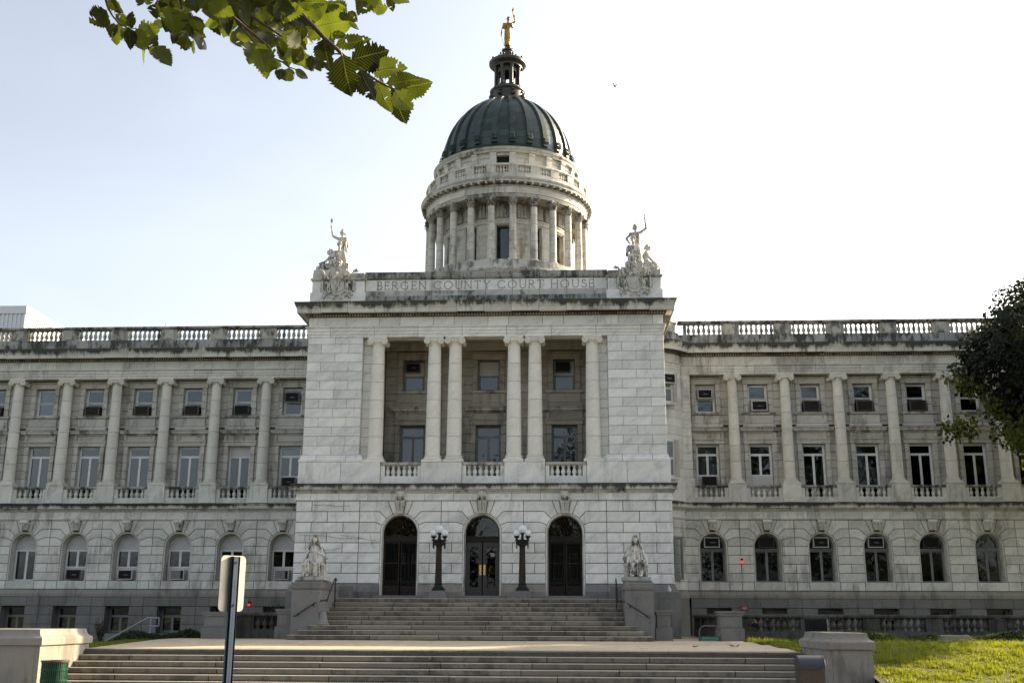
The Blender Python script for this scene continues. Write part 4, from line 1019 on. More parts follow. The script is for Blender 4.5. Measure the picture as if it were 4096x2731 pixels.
# attic ring with pilasters
ag = put('dome_attic', None, CH)
for b in range(24):
    a = R(-90 + 15 * b)
    if sin(a) > .5: continue
    if b == 0:
        mb = M().lathe([(3.72, 22.5), (3.78, 22.5), (3.78, 23.1), (3.72, 23.1)], DX, DY, 4, a - R(5), a + R(5), closed=True); obj('attic_window', mb, DARK, CH)
        obj('lintel_stone', M().lathe([(3.55, 23.86), (3.82, 23.86), (3.82, 24.0), (3.55, 24.0)], DX, DY, 4, a - R(5), a + R(5), closed=True), DRUMM, ag)
        obj('attic_opening', M().lathe([(3.55, 22.5), (3.58, 22.5), (3.58, 24.0), (3.55, 24.0)], DX, DY, 4, a - R(5), a + R(5), closed=True), DARK, CH)
    else:
        mb = M().lathe([(3.55, 22.5), (3.80, 22.5), (3.80, 24.0), (3.55, 24.0)], DX, DY, 4, a - R(5.1), a + R(5.1), closed=True); mb.sm = False; obj('attic_stone', mb, DRUMM, ag)
        mb = M().lathe([(3.75, 23.72), (3.84, 23.72), (3.86, 23.76), (3.75, 23.78)], DX, DY, 4, a - R(5.1), a + R(5.1), closed=True); mb.sm = False; obj('string_course', mb, DRUMM, ag)
    a += R(7.5)
    mb = M().lathe([(3.55, 22.5), (3.92, 22.5), (3.92, 23.80), (3.97, 23.88), (3.97, 23.97), (3.55, 24.0)], DX, DY, 3, a - R(2.45), a + R(2.45), closed=True); mb.sm = False; obj('pilaster', mb, DRUMM, ag)
ring_stones(ag, [(3.5, 24.0), (3.97, 24.0), (3.99, 24.10), (4.04, 24.16), (4.06, 24.27), (3.5, 24.40)], CORN_D, 26, 'cornice_stone', seg=3, jit=.008)
# dome shell
ZD, RD, HD = 24.60, 3.50, 4.02
dome = obj('dome', M().lathe([(RD + .20, 24.34), (RD + .20, 24.46), (RD + .05, 24.60)] + [(RD * cos(R(t)), ZD + HD * sin(R(t))) for t in range(0, 88, 4)], DX, DY, 96), COPPER, CH)
def dpt(t, off=0.0):
    n = Vector((cos(t) / RD, sin(t) / HD)).normalized(); return RD * cos(t) + n.x * off, ZD + HD * sin(t) + n.y * off
for b in range(24):                                     # sheets of each gore with standing seams
    a = R(-90 + 15 * b)
    if sin(a) > .35: continue
    tt = [R(1 + 6.1 * i) for i in range(13)]
    for i in range(12):
        r0, z0 = dpt(tt[i], .018); r1, z1 = dpt(tt[i + 1] - .006, .030); ri, zi_ = dpt(tt[i], -.02); rj, zj_ = dpt(tt[i + 1], -.02)
        hw_ = R(5.6)
        mb = M().lathe([(ri, zi_), (r0, z0), (r1, z1), (rj, zj_)], DX, DY, 4, a - hw_, a + hw_, closed=True)
        obj('copper_sheet', mb, COPPER, dome)
    a = R(-90 + 7.5 + 15 * b)
    mb = M(); N = 17; vs = []
    for i in range(N):
        t = R(2 + 79 * i / (N - 1)); w = .19 * (1 - .50 * i / (N - 1)); hh = .14
        row = []
        for dx, of in ((-w - .03, 0), (-w - .03, .05), (-w * .8, .055), (-w * .72, hh), (w * .72, hh), (w * .8, .055), (w + .03, .05), (w + .03, 0)):
            r, z = dpt(t, of); row.append((DX + r * cos(a) - dx * sin(a), DY + r * sin(a) + dx * cos(a), z))
        vs += row
    fs = [(i * 8 + q, i * 8 + 8 + q, i * 8 + 9 + q, i * 8 + 1 + q) for i in range(N - 1) for q in range(7)] + [tuple(range(8)), tuple(range((N - 1) * 8, N * 8))[::-1]]
    mb.add(vs, fs)
    rb = obj('rib', mb, COPPER, dome)
    sc = M(); r, z = dpt(R(5), .13)                     # scroll at the foot of the rib
    for q, (dr, dz, rad) in enumerate([(0.01, -.02, .075), (-.01, .20, .05)]):
        c = Vector((DX + (r + dr) * cos(a), DY + (r + dr) * sin(a), z + dz)); tv = Vector((-sin(a), cos(a), 0)) * .15
        sc.tube(c - tv, c + tv, rad, rad, 10)
    for q in (-.10, -.035, .035, .10):
        p0 = Vector((DX + (r + .13) * cos(a) - q * sin(a), DY + (r + .13) * sin(a) + q * cos(a), z - .05)); p1 = Vector((DX + (r + .06) * cos(a) - q * sin(a), DY + (r + .06) * sin(a) + q * cos(a), z + .26))
        sc.tube(p0, p1, .022, .018, 6)
    obj('scroll', sc, COPPER, CH if False else dome)
# lantern
ln = obj('lantern', M().lathe([(1.30, 28.35), (1.32, 28.52), (1.15, 28.62), (1.02, 28.66), (.92, 28.72), (.92, 29.22), (1.0, 29.30), (1.0, 29.38), (.80, 29.42), (.80, 29.55), (.2, 29.55)], DX, DY, 48), LCOP, CH)
for k in range(8):
    a = R(-90 + 22.5 + 45 * k); cx, cy = DX + .70 * cos(a), DY + .70 * sin(a)
    sc = M(); tv = Vector((-sin(a), cos(a), 0)) * .09; c = Vector((DX + .98 * cos(a), DY + .98 * sin(a), 28.92)); sc.tube(c - tv, c + tv, .11, .11, 10)
    c2 = Vector((DX + .93 * cos(a), DY + .93 * sin(a), 29.16)); sc.tube(c2 - tv, c2 + tv, .07, .07, 10); obj('scroll', sc, LCOP, ln)
    pr = [(.10, 29.55), (.125, 29.60), (.10, 29.64), (.085, 29.68), (.085, 29.7), (.075, 30.76), (.09, 30.80), (.09, 30.84), (.13, 30.95), (.13, 30.98)]
    obj('lantern_column', M().lathe(pr, cx, cy, 14), LCOP, ln)
    # inner arched piers
    a2 = R(-90 + 45 * k); ir = .56; hw_ = .20
    fr = M(); op = [(-.26, 29.5), (-.12, 29.5), (-.12, 30.52)] + arc(0, 30.52, .12, PI, 0, 8)[1:-1] + [(.12, 30.52), (.12, 29.5), (.26, 29.5), (.26, 30.98), (-.26, 30.98)]
    for sx in (-1, 1): fr.poly([(sx * .12, 29.5), (sx * .235, 29.5), (sx * .235, 30.98), (sx * .12, 30.98)], -ir - .04, -ir + .05)
    fr.poly(arc(0, 30.52, .12, PI, 0, 8) + [(.12, 30.98), (-.12, 30.98)], -ir - .04, -ir + .05)
    fr.tf(Matrix.Translation((DX, DY, 0)) @ Matrix.Rotation(a2 + PI / 2, 4, 'Z')); obj('lantern_arch', fr, LCOP, ln)
obj('lantern_cornice', M().lathe([(.45, 30.98), (.83, 30.98), (.84, 31.08), (.95, 31.12), (1.0, 31.18), (1.04, 31.20), (1.06, 31.34), (1.02, 31.38), (.7, 31.44), (.45, 31.46), (.40, 31.50), (.34, 31.62), (.28, 31.85), (.27, 31.95), (.33, 31.98), (.34, 32.03), (.26, 32.07), (.2, 32.1), (.15, 32.2), (.01, 32.22)], DX, DY, 48), LCOP, ln)
for k in range(8):
    a = R(-90 + 22.5 + 45 * k)
    obj('finial', M().tube((DX + .88 * cos(a), DY + .88 * sin(a), 31.38), (DX + .88 * cos(a), DY + .88 * sin(a), 31.48), .05, .03, 8).sphere((DX + .88 * cos(a), DY + .88 * sin(a), 31.54), .065, 8), LCOP, ln)
    obj('finial', M().tube((DX + .52 * cos(a), DY + .52 * sin(a), 31.42), (DX + .52 * cos(a), DY + .52 * sin(a), 31.62), .06, .035, 8).sphere((DX + .52 * cos(a), DY + .52 * sin(a), 31.70), .065, 8), LCOP, ln)
    f = M()
    for q in (-1, 1): f.sphere((DX + .29 * cos(a), DY + .29 * sin(a), 32.06), .045, 6)
    f.tube((DX + .42 * cos(a), DY + .42 * sin(a), 31.46), (DX + .28 * cos(a), DY + .28 * sin(a), 31.9), .03, .02, 5)
    obj('finial', f, LCOP, ln)

def _lz(z):
    if z <= 29.55: return z
    if z <= 30.98: return z - .18 * (z - 29.55) / 1.43
    if z <= 31.46: return z - .18
    return 31.28 + (z - 31.46) * .94 / .76 if z < 32.22 else z
_dn = set()
for o in [ln] + [c for c in S.objects if c.parent == ln]:
    if o.data.name in _dn: continue
    _dn.add(o.data.name)
    for v in o.data.vertices: v.co.z = _lz(v.co.z)
# ================= ground, plaza, stairs =================
random.seed(11)
GRASSM, n, l, p = new_mat('lawn_soil')
g = n.new('ShaderNodeNewGeometry')
l.new(mixc(n, l, noi(n, l, g.outputs['Position'], 5, 6), (.045, .055, .016), (.08, .085, .03)), p.inputs['Base Color']); p.inputs['Roughness'].default_value = .95
ASPH = plain('street_asphalt', (.13, .13, .128), .9, var=.3, sc=3)
def lawn_z(x, y):
    side = min(1, max(0, (abs(x - (-.3)) - 9.6) / 1.5))
    z = 0 if y > -4 else -.02 * (-4 - y)
    if y < -9.5: z -= min(1.0, (-9.5 - y) / 6.5) ** 1.15 * .86
    if x < -10: z -= .25 * min(1, (-10 - x) / 4) * (1 if y > -6 else .6)
    if x > 10 and -16 < y < -5: z += .16 * sin(min(1, (x - 10) / 5) * PI / 2) * sin(PI * min(1, max(0, (-5 - y) / 8)))
    return max(z, -1.04)
gr = M(); gr.add([(-1500, -1500, -1.12), (1500, -1500, -1.12), (1500, 1500, -1.12), (-1500, 1500, -1.12)], [(0, 1, 2, 3)])
o = obj('ground', gr, GRASSM); o['kind'] = 'structure'
def terrain(name, xs, ys, mat):
    vs = [(x, y, lawn_z(x, y) + .012 * noise.noise(Vector((x * .7, y * .7, 0))) - .02) for y in ys for x in xs]; nx = len(xs)
    fs = [(j * nx + i, j * nx + i + 1, (j + 1) * nx + i + 1, (j + 1) * nx + i) for j in range(len(ys) - 1) for i in range(nx - 1)]
    mb = M().add(vs, fs); mb.sm = True
    o = obj(name, mb, mat); o['kind'] = 'structure'; return o
ys = [-16.5 + .25 * i for i in range(96)]
yb_ = [-10.25 + .25 * i for i in range(71)]; yf_ = [-16.5 + .25 * i for i in range(26)]
terrain('lawn', [9.0 + .3 * i for i in range(80)], yb_, GRASSM); terrain('lawn', [10.3 + .3 * i for i in range(76)], yf_, GRASSM)
terrain('lawn', [-38 + .3 * i for i in range(95)], yb_, GRASSM); terrain('lawn', [-38 + .3 * i for i in range(83)], yf_, GRASSM)
o = obj('pavement', M().box(-60, 60, -34, -11.9, -1.5, -1.04), PAVE2); o['kind'] = 'structure'
o = obj('kerb', M().box(-60, 60, -34.3, -34, -1.4, -1.035), GRAN_L); o['kind'] = 'structure'
o = obj('road', M().box(-120, 120, -52, -34.3, -1.5, -1.17), ASPH); o['kind'] = 'structure'
# plaza slabs, falling slightly towards the street
pl = obj('plaza', M().add([(-11, -10.5, -.19), (9.1, -10.5, -.19), (9.1, 8, -.05), (-11, 8, -.05), (-11, -10.5, -.9), (9.1, -10.5, -.9), (9.1, 8, -.9), (-11, 8, -.9)],
     [(0, 1, 2, 3), (4, 7, 6, 5), (0, 4, 5, 1), (1, 5, 6, 2), (2, 6, 7, 3), (3, 7, 4, 0)]), MORT); pl['kind'] = 'structure'
def pz(y): return -.14 * (-5.2 - y) / 5.25 if y < -5.2 else 0.0
yb = [-10.14, -8.6, -6.9, -5.2, -2.5, 1.5, 6.9]; xb = [-9.85, -8.0, -4.9, -1.55, 1.8, 5.1, 8.6]
for j in range(len(yb) - 1):
    for i in range(len(xb) - 1):
        a, b, c, d = xb[i] + .006, xb[i + 1] - .006, yb[j] + .006, yb[j + 1] - .006; q = random.uniform(-.002, .002)
        if i == 5 and j < 3: b = [9.12, 8.95, 8.75][j]
        if i == 5 and j == 3: b = 8.6
        mb = M().add([(a, c, pz(c) + q), (b, c, pz(c) + q), (b, d, pz(d) + q), (a, d, pz(d) + q), (a, c, -.3), (b, c, -.3), (b, d, -.3), (a, d, -.3)],
              [(0, 1, 2, 3), (4, 7, 6, 5), (0, 4, 5, 1), (1, 5, 6, 2), (2, 6, 7, 3), (3, 7, 4, 0)])
        obj('paving_slab', mb, PAVE, pl)
def step_stones(parent, x0, x1, yf, depth, z0, z1, L, mat=None):
    x = x0; first = True
    while x < x1 - .05:
        ln = L * random.uniform(.85, 1.15)
        if first: ln *= random.uniform(.4, 1.0); first = False
        e = x + ln if x + ln < x1 - .5 else x1
        j = random.uniform(-.008, .008); jz = random.uniform(-.003, .003)
        # nosed front edge
        mb = M(); pr = [(yf + j + .028, z0 + .004), (yf + j + .026, z0 + .022), (yf + j, z0 + .030), (yf + j, z1 - .016 + jz), (yf + j + .005, z1 - .005 + jz), (yf + j + .016, z1 + jz), (yf + depth, z1 + jz), (yf + depth, z0 + .006)]
        k = len(pr); a, b = x + .009, e - .009
        vs = [(a + .008 if i in (2, 3) else a, y, z) for i, (y, z) in enumerate(pr)] + [(b - .008 if i in (2, 3) else b, y, z) for i, (y, z) in enumerate(pr)]
        mb.add(vs, [tuple(range(k))[::-1], tuple(range(k, 2 * k))] + [(i, (i + 1) % k, k + (i + 1) % k, k + i) for i in range(k)])
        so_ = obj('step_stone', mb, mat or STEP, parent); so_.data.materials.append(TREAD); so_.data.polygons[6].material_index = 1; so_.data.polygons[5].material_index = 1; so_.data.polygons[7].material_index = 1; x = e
t = thing('entrance_stairs', 'upper flight of nine granite steps climbing from the plaza to the three arched doors', 'stairs', (0, 0, 0))
fill = M()
wid = [5.74, 5.50, 5.27] + [4.95] * 6
for k in range(9):
    yf = -5.2 + .425 * k; z1 = .1485 * (k + 1)
    step_stones(t, -wid[k], wid[k], yf, .55 if k < 8 else 1.75, z1 - .1485, z1, 2.3)
    fill.box(-wid[k] + .05, wid[k] - .05, yf + .06, -.3, z1 - .1485, z1 - .03)
obj('stair_core', fill, MORT, t)
t2 = thing('street_stairs', 'long lower flight of granite steps between the two low end walls beside the pavement', 'stairs', (0, 0, 0))
fill = M()
for k in range(6):
    z1 = -.14 - .15 * k; yf = -10.45 - .31 * k
    step_stones(t2, -9.86, 9.2, yf, .42, z1 - .15, z1, 2.75)
    fill.box(-9.8, 9.15, yf + .06, -10.1, z1 - .16, z1 - .03)
obj('stair_core', fill, MORT, t2)
# low end walls of the lower flight
def end_wall(x0, x1, label):
    e = thing('end_wall', label, 'wall', ((x0 + x1) / 2, -11.6, -1.04))
    y0, y1 = -13.0, -10.2; cx, cy = (x0 + x1) / 2, -11.6
    def loc(mb): return mb.tf(Matrix.Translation((-cx, -cy, 1.04)))
    n = 4; xs = [x0 + (x1 - x0) * i / 2 for i in range(3)]; yy = [y0 + (y1 - y0) * q for q in (0, .36, .66, 1)]
    core = M().box(x0 + .02, x1 - .02, y0 + .02, y1 - .02, -1.1, -.02); obj('wall_fill', loc(core), MORT, e)
    for s in (0, 1):
        X = x0 if s == 0 else x1
        for i in range(3):
            a, b = yy[i] + .004, yy[i + 1] - .004
            obj('granite_panel', loc(M().box(*sorted((X, X + (.12 if s == 0 else -.12))), a, b, -1.1, -.012)), GRAN_L, e)
    for i in range(1): obj('granite_panel', loc(M().box(x0 + .125, x1 - .125, y0, y0 + .1, -1.1, -.012)), GRAN_L, e)
    obj('granite_panel', loc(M().box(x0 + .125, x1 - .125, y1 - .1, y1, -1.1, -.012)), GRAN_L, e)
    pr = [(-.3, -.005), (.05, -.005), (.06, .0), (.06, .155)] + [(.06 - .14 * sin(R(a)), .155 + .03 + .17 * (1 - cos(R(a)))) for a in range(10, 91, 16)] + [(-.085, .375), (-.3, .38)]
    P = [(x0, y1), (x0, y0), (x1, y0), (x1, y1), (x0, y1)]
    mb = M()
    pts = [Vector(p) for p in P[:-1]]; K = len(pr); vs = []
    for i in range(4):
        d0 = (pts[i] - pts[i - 1]).normalized(); d1 = (pts[(i + 1) % 4] - pts[i]).normalized(); o = (Vector((d0.y, -d0.x)) + Vector((d1.y, -d1.x)))
        vs += [(pts[i].x + o.x * a, pts[i].y + o.y * a, z) for a, z in pr]
    fs = [(i * K + q, ((i + 1) % 4) * K + q, ((i + 1) % 4) * K + (q + 1) % K, i * K + (q + 1) % K) for i in range(4) for q in range(K - 1)]
    fs.append(tuple(i * K + K - 1 for i in range(4))); fs.append(tuple(i * K for i in range(4)))
    mb.add(vs, fs); obj('coping', loc(mb), GRAN_L, e)
    return e
end_wall(-13.2, -9.86, 'low granite wall with sunlit flank behind the green bin, left end of the street steps')
end_wall(9.25, 10.33, 'low granite wall block with curved coping behind the pebbled bin, right end of the street steps')
# pedestals of the seated statues, cheek walls
def pedestal(s, label):
    e = thing('statue_pedestal', label, 'pedestal', (s * 5.41, -3.4, 0)); M0 = Matrix.Translation((-s * 5.41, 3.4, 0))
    obj('shaft', M().box(s * 5.41 - .46, s * 5.41 + .46, -4.28, -2.5, 0, 1.56).tf(M0), GRAN, e)
    c = M().sweep([(s * 5.41 - .46, -2.5), (s * 5.41 - .46, -4.28), (s * 5.41 + .46, -4.28), (s * 5.41 + .46, -2.5)], [(-.3, 1.57), (.005, 1.57), (.02, 1.60), (.03, 1.63), (.03, 1.78), (.01, 1.80), (-.3, 1.80)])
    c.box(s * 5.41 - .3, s * 5.41 + .3, -4.1, -2.5, 1.6, 1.80); obj('cap', c.tf(M0), GRAN, e)
    obj('statue_plinth', M().box(s * 5.41 - .44, s * 5.41 + .44, -4.0, -2.55, 1.79, 1.875).tf(M0), GRAN, e)
    obj('cheek_wall', M().box(*sorted((s * 4.96, s * 5.75)), -2.49, -.5, 0, 1.60).box(*sorted((s * 4.94, s * 5.77)), -2.49, -.5, 1.605, 1.76).tf(M0), GRAN, e)
    obj('cheek_wall', M().box(*sorted((s * 4.60, s * 4.95)), -1.25, -.5, 1.3, 1.78).tf(M0), GRAN, e)
    return e
pedestal(-1, 'grey granite pedestal under the left seated statue'); pedestal(1, 'grey granite pedestal under the right seated statue')
# round bumper stone beside the left pedestal
t = obj('bumper_stone', M().lathe([(.21, 0), (.22, .04), (.18, .08), (.15, .22), (.115, .36), (.07, .42), (.01, .44)], 0, 0, 20), GRAN, None, (-4.85, -4.15, .4455))
tag(t, 'rounded dark granite bumper stone on the steps against the left pedestal', 'bumper stone')
# areaway balustrades and their piers
def block_pier(x0, x1, y0, y1, zt, label, z0=-.05):
    cx, cy = (x0 + x1) / 2, (y0 + y1) / 2
    e = thing('granite_pier', label, 'pier', (cx, cy, z0)); T = Matrix.Translation((-cx, -cy, -z0)); h = zt
    def bx(mb, nm): obj(nm, mb.tf(T), GRAN, e)
    bx(M().box(x0 - .06, x1 + .06, y0 - .06, y1 + .06, z0, h * .42), 'pier_base')
    bx(M().box(x0, x1, y0, y1, h * .42 + .004, h * .84), 'shaft')
    bx(M().box(x0 - .04, x1 + .04, y0 - .04, y1 + .04, h * .845, h * .93).box(x0 - .07, x1 + .07, y0 - .07, y1 + .07, h * .933, h), 'cap')
    bx(M().box(x0 + .09, x1 - .09, y0 - .012, y0 + .01, h * .48, h * .80), 'raised_panel')
block_pier(7.97, 8.67, -4.0, -3.3, .93, 'broad granite pier at the right edge of the plaza beside the lawn')
block_pier(-8.80, -8.02, -4.0, -3.3, .85, 'broad granite pier at the left of the plaza by the ivy bank')
block_pier(5.98, 6.40, -3.9, -3.4, .95, 'slim granite pier against the right statue pedestal')
block_pier(-6.40, -5.98, -3.9, -3.4, .95, 'slim granite pier against the left statue pedestal')
def area_bal(p0, p1, label, group=None, n=6, zt=.84, zb=0.0, posts=True):
    p0 = Vector(p0); p1 = Vector(p1); d = p1 - p0; L = d.length; a = math.atan2(d.y, d.x)
    e = thing('areaway_balustrade', label, 'balustrade', (p0.x, p0.y, zb), a)
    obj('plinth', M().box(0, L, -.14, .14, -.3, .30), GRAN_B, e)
    x = 0; k = 0
    nb = max(1, round(L / 2.1)); st = L / nb
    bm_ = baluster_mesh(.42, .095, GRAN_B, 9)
    for i in range(nb):
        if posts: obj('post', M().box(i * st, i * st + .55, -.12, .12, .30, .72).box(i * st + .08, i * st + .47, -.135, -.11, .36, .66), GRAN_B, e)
        x0 = i * st + (.55 if posts else 0); m_ = max(2, int((st - .6) / .2))
        for q in range(m_): put('baluster', bm_, e, (x0 + (st - (.55 if posts else 0)) * (q + .5) / m_, 0, .30))
    n_ = max(1, round(L / 1.6))
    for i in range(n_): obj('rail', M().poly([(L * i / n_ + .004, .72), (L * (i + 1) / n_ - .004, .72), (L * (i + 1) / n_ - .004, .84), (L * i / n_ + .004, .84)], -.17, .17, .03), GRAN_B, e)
    return e
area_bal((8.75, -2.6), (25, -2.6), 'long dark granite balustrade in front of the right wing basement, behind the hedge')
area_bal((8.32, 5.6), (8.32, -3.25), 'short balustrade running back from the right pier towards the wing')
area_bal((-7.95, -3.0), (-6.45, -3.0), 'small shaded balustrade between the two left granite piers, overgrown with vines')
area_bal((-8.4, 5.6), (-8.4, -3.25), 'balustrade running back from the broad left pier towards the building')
# ================= sculpture =================
def cap_(mb, p0, r0, p1, r1, n=12):
    mb.tube(p0, p1, r0, r1, n); mb.sphere(p0, r0, 8); mb.sphere(p1, r1, 8)
def ell(mb, c, r, rz=0.0, n=10):
    q = M().sphere((0, 0, 0), 1, n); q.tf(Matrix.Translation(c) @ Matrix.Rotation(rz, 4, 'Y') @ Matrix.Diagonal((*r, 1))); mb.join(q)
TS = bpy.data.scenes.new('workbench')
def tsdg():
    with bpy.context.temp_override(scene=TS, view_layer=TS.view_layers[0]):
        dg = bpy.context.evaluated_depsgraph_get(); dg.update(); return dg
def sculpt(name, mb, mat, voxel=.02, folds=0.0, fz=(-9, 9), parent=None, loc=None, rz=0.0, seed=0, pleat=None):
    me = bpy.data.meshes.new('tmp'); me.from_pydata(mb.v, [], mb.f)
    bm = bmesh.new(); bm.from_mesh(me); bmesh.ops.recalc_face_normals(bm, faces=bm.faces); bm.to_mesh(me); bm.free()
    o = bpy.data.objects.new('tmp', me); TS.collection.objects.link(o)
    rm = o.modifiers.new('r', 'REMESH'); rm.mode = 'VOXEL'; rm.voxel_size = voxel; rm.use_smooth_shade = True
    sm = o.modifiers.new('s', 'SMOOTH'); sm.iterations = 1; sm.factor = .5
    dg = tsdg()
    out = bpy.data.meshes.new_from_object(o.evaluated_get(dg)); bpy.data.objects.remove(o); bpy.data.meshes.remove(me)
    if folds > 0 or pleat:
        off = Vector((seed * 3.1, 0, 0)); 
        nn_ = np.empty(len(out.vertices) * 3, np.float32); out.vertex_normals.foreach_get('vector', nn_); nn_ = nn_.reshape(-1, 3)
        cc_ = np.empty(len(out.vertices) * 3, np.float32); out.vertices.foreach_get('co', cc_); cc_ = cc_.reshape(-1, 3)
        for i in range(len(cc_)):
            x, y, z = map(float, cc_[i])
            if pleat:
                w_ = math.sin(x * pleat[0] + y * pleat[0] * .6 + 2.2 * math.sin(z * 5 + seed) + seed); cc_[i] -= nn_[i] * pleat[1] * max(0.0, w_) ** 1.5 * (1 if abs(nn_[i][2]) < .8 else .3)
            if fz[0] < z < fz[1]: cc_[i] += nn_[i] * folds * (noise.noise(Vector((x * 13, y * 13, z * 2.2)) + off) + .5 * noise.noise(Vector((x * 24, y * 24, z * 4)) + off))
        out.vertices.foreach_set('co', cc_.ravel()); out.update()
    out.name = name; out.materials.clear(); out.materials.append(mat); out.shade_smooth()
    return put(name, out, parent, loc, rz)
def V3(*a): return Vector(a)
def head(mb, c, s=1.0, face=(0, -1), veil=None, hair=True):
    f = Vector((face[0], face[1], 0)).normalized(); c = Vector(c); r = Vector((-f.y, f.x, 0))
    ell(mb, c, (.072 * s, .082 * s, .10 * s)); ell(mb, c + f * .02 * s - Vector((0, 0, .05 * s)), (.052 * s, .055 * s, .055 * s))
    cap_(mb, c + f * .082 * s + V3(0, 0, .03 * s), .012 * s, c + f * .108 * s - V3(0, 0, .022 * s), .019 * s, 6)         # nose
    cap_(mb, c + f * .084 * s + r * -.048 * s + V3(0, 0, .034 * s), .015 * s, c + f * .084 * s + r * .048 * s + V3(0, 0, .034 * s), .015 * s, 6); [ell(mb, c + f * .074 * s + r * q * .032 * s - V3(0, 0, .022 * s), (.022 * s, .018 * s, .02 * s)) for q in (-1, 1)]  # brow
    cap_(mb, c + f * .086 * s - r * .020 * s - V3(0, 0, .055 * s), .012 * s, c + f * .086 * s + r * .020 * s - V3(0, 0, .055 * s), .012 * s, 6); ell(mb, c + f * .074 * s - V3(0, 0, .088 * s), (.026 * s, .022 * s, .018 * s))    # mouth
    for q in (-1, 1): ell(mb, c + r * q * .072 * s - V3(0, 0, .01 * s), (.014 * s, .018 * s, .026 * s))
    if hair and veil is None:
        for k in range(9):
            a = k / 8 * PI; d = r * cos(a) * .068 * s + V3(0, 0, sin(a) * .085 * s + .012 * s)
            ell(mb, c + d + f * .025 * s, (.028 * s, .03 * s, .028 * s))
        ell(mb, c - f * .03 * s + V3(0, 0, .02 * s), (.085 * s, .08 * s, .095 * s)); ell(mb, c - f * .10 * s - V3(0, 0, .01 * s), (.045 * s, .045 * s, .045 * s))
    if veil is not None:
        ell(veil, c - f * .035 * s + V3(0, 0, .035 * s), (.092 * s, .095 * s, .10 * s))
        for q in (-1, 1):
            cap_(veil, c + r * q * .082 * s + f * .01 * s + V3(0, 0, .02 * s), .022 * s, c + r * q * .10 * s + f * .015 * s - V3(0, 0, .12 * s), .024 * s)
            cap_(veil, c + r * q * .10 * s + f * .015 * s - V3(0, 0, .12 * s), .024 * s, c + r * q * .175 * s - f * .01 * s - V3(0, 0, .27 * s), .028 * s)
        cap_(veil, c - f * .06 * s, .085 * s, c - f * .10 * s - V3(0, 0, .25 * s), .10 * s)
        for k in range(5): ell(veil, c + f * .066 * s + r * (k - 2) * .024 * s + V3(0, 0, .064 * s), (.015 * s, .014 * s, .016 * s))
def hand(mb, p, d, s=1.0):
    p = Vector(p); d = Vector(d).normalized(); a = d.orthogonal().normalized(); b = d.cross(a)
    cap_(mb, p, .026 * s, p + d * .045 * s, .03 * s, 8)
    for k in range(4): cap_(mb, p + d * .06 * s + a * (k - 1.5) * .017 * s, .0105 * s, p + d * (.10 + .008 * (k in (1, 2))) * s + a * (k - 1.5) * .018 * s + b * .02 * s, .0085 * s, 6)
    cap_(mb, p + d * .02 * s + a * -.03 * s, .012 * s, p + d * .06 * s + a * -.05 * s + b * .015 * s, .010 * s, 6)
def torso(mb, hip, chest, shl, shr, s=1.0, neck=None, hd=None, female=True, fr=(0, -1)):
    hip, chest, shl, shr, neck, hd = map(Vector, (hip, chest, shl, shr, neck, hd)); f = Vector((fr[0], fr[1], 0))
    ell(mb, hip, (.17 * s, .135 * s, .13 * s)); cap_(mb, hip, .13 * s, (hip + chest) / 2, .105 * s); ell(mb, chest, (.155 * s, .11 * s, .15 * s)); cap_(mb, (hip + chest) / 2, .105 * s, chest, .12 * s)
    cap_(mb, shl, .062 * s, shr, .062 * s); cap_(mb, chest + V3(0, 0, .05 * s), .09 * s, neck, .052 * s); cap_(mb, neck, .05 * s, hd - V3(0, 0, .06 * s), .045 * s)
    if female:
        r = (shr - shl).normalized()
        for q in (-1, 1): ell(mb, chest + r * q * .07 * s + f * .085 * s + V3(0, 0, .01), (.055 * s, .05 * s, .055 * s))
def limb(mb, a, b, c, r0, r1, r2): cap_(mb, a, r0, b, r1); cap_(mb, b, r1, c, r2)
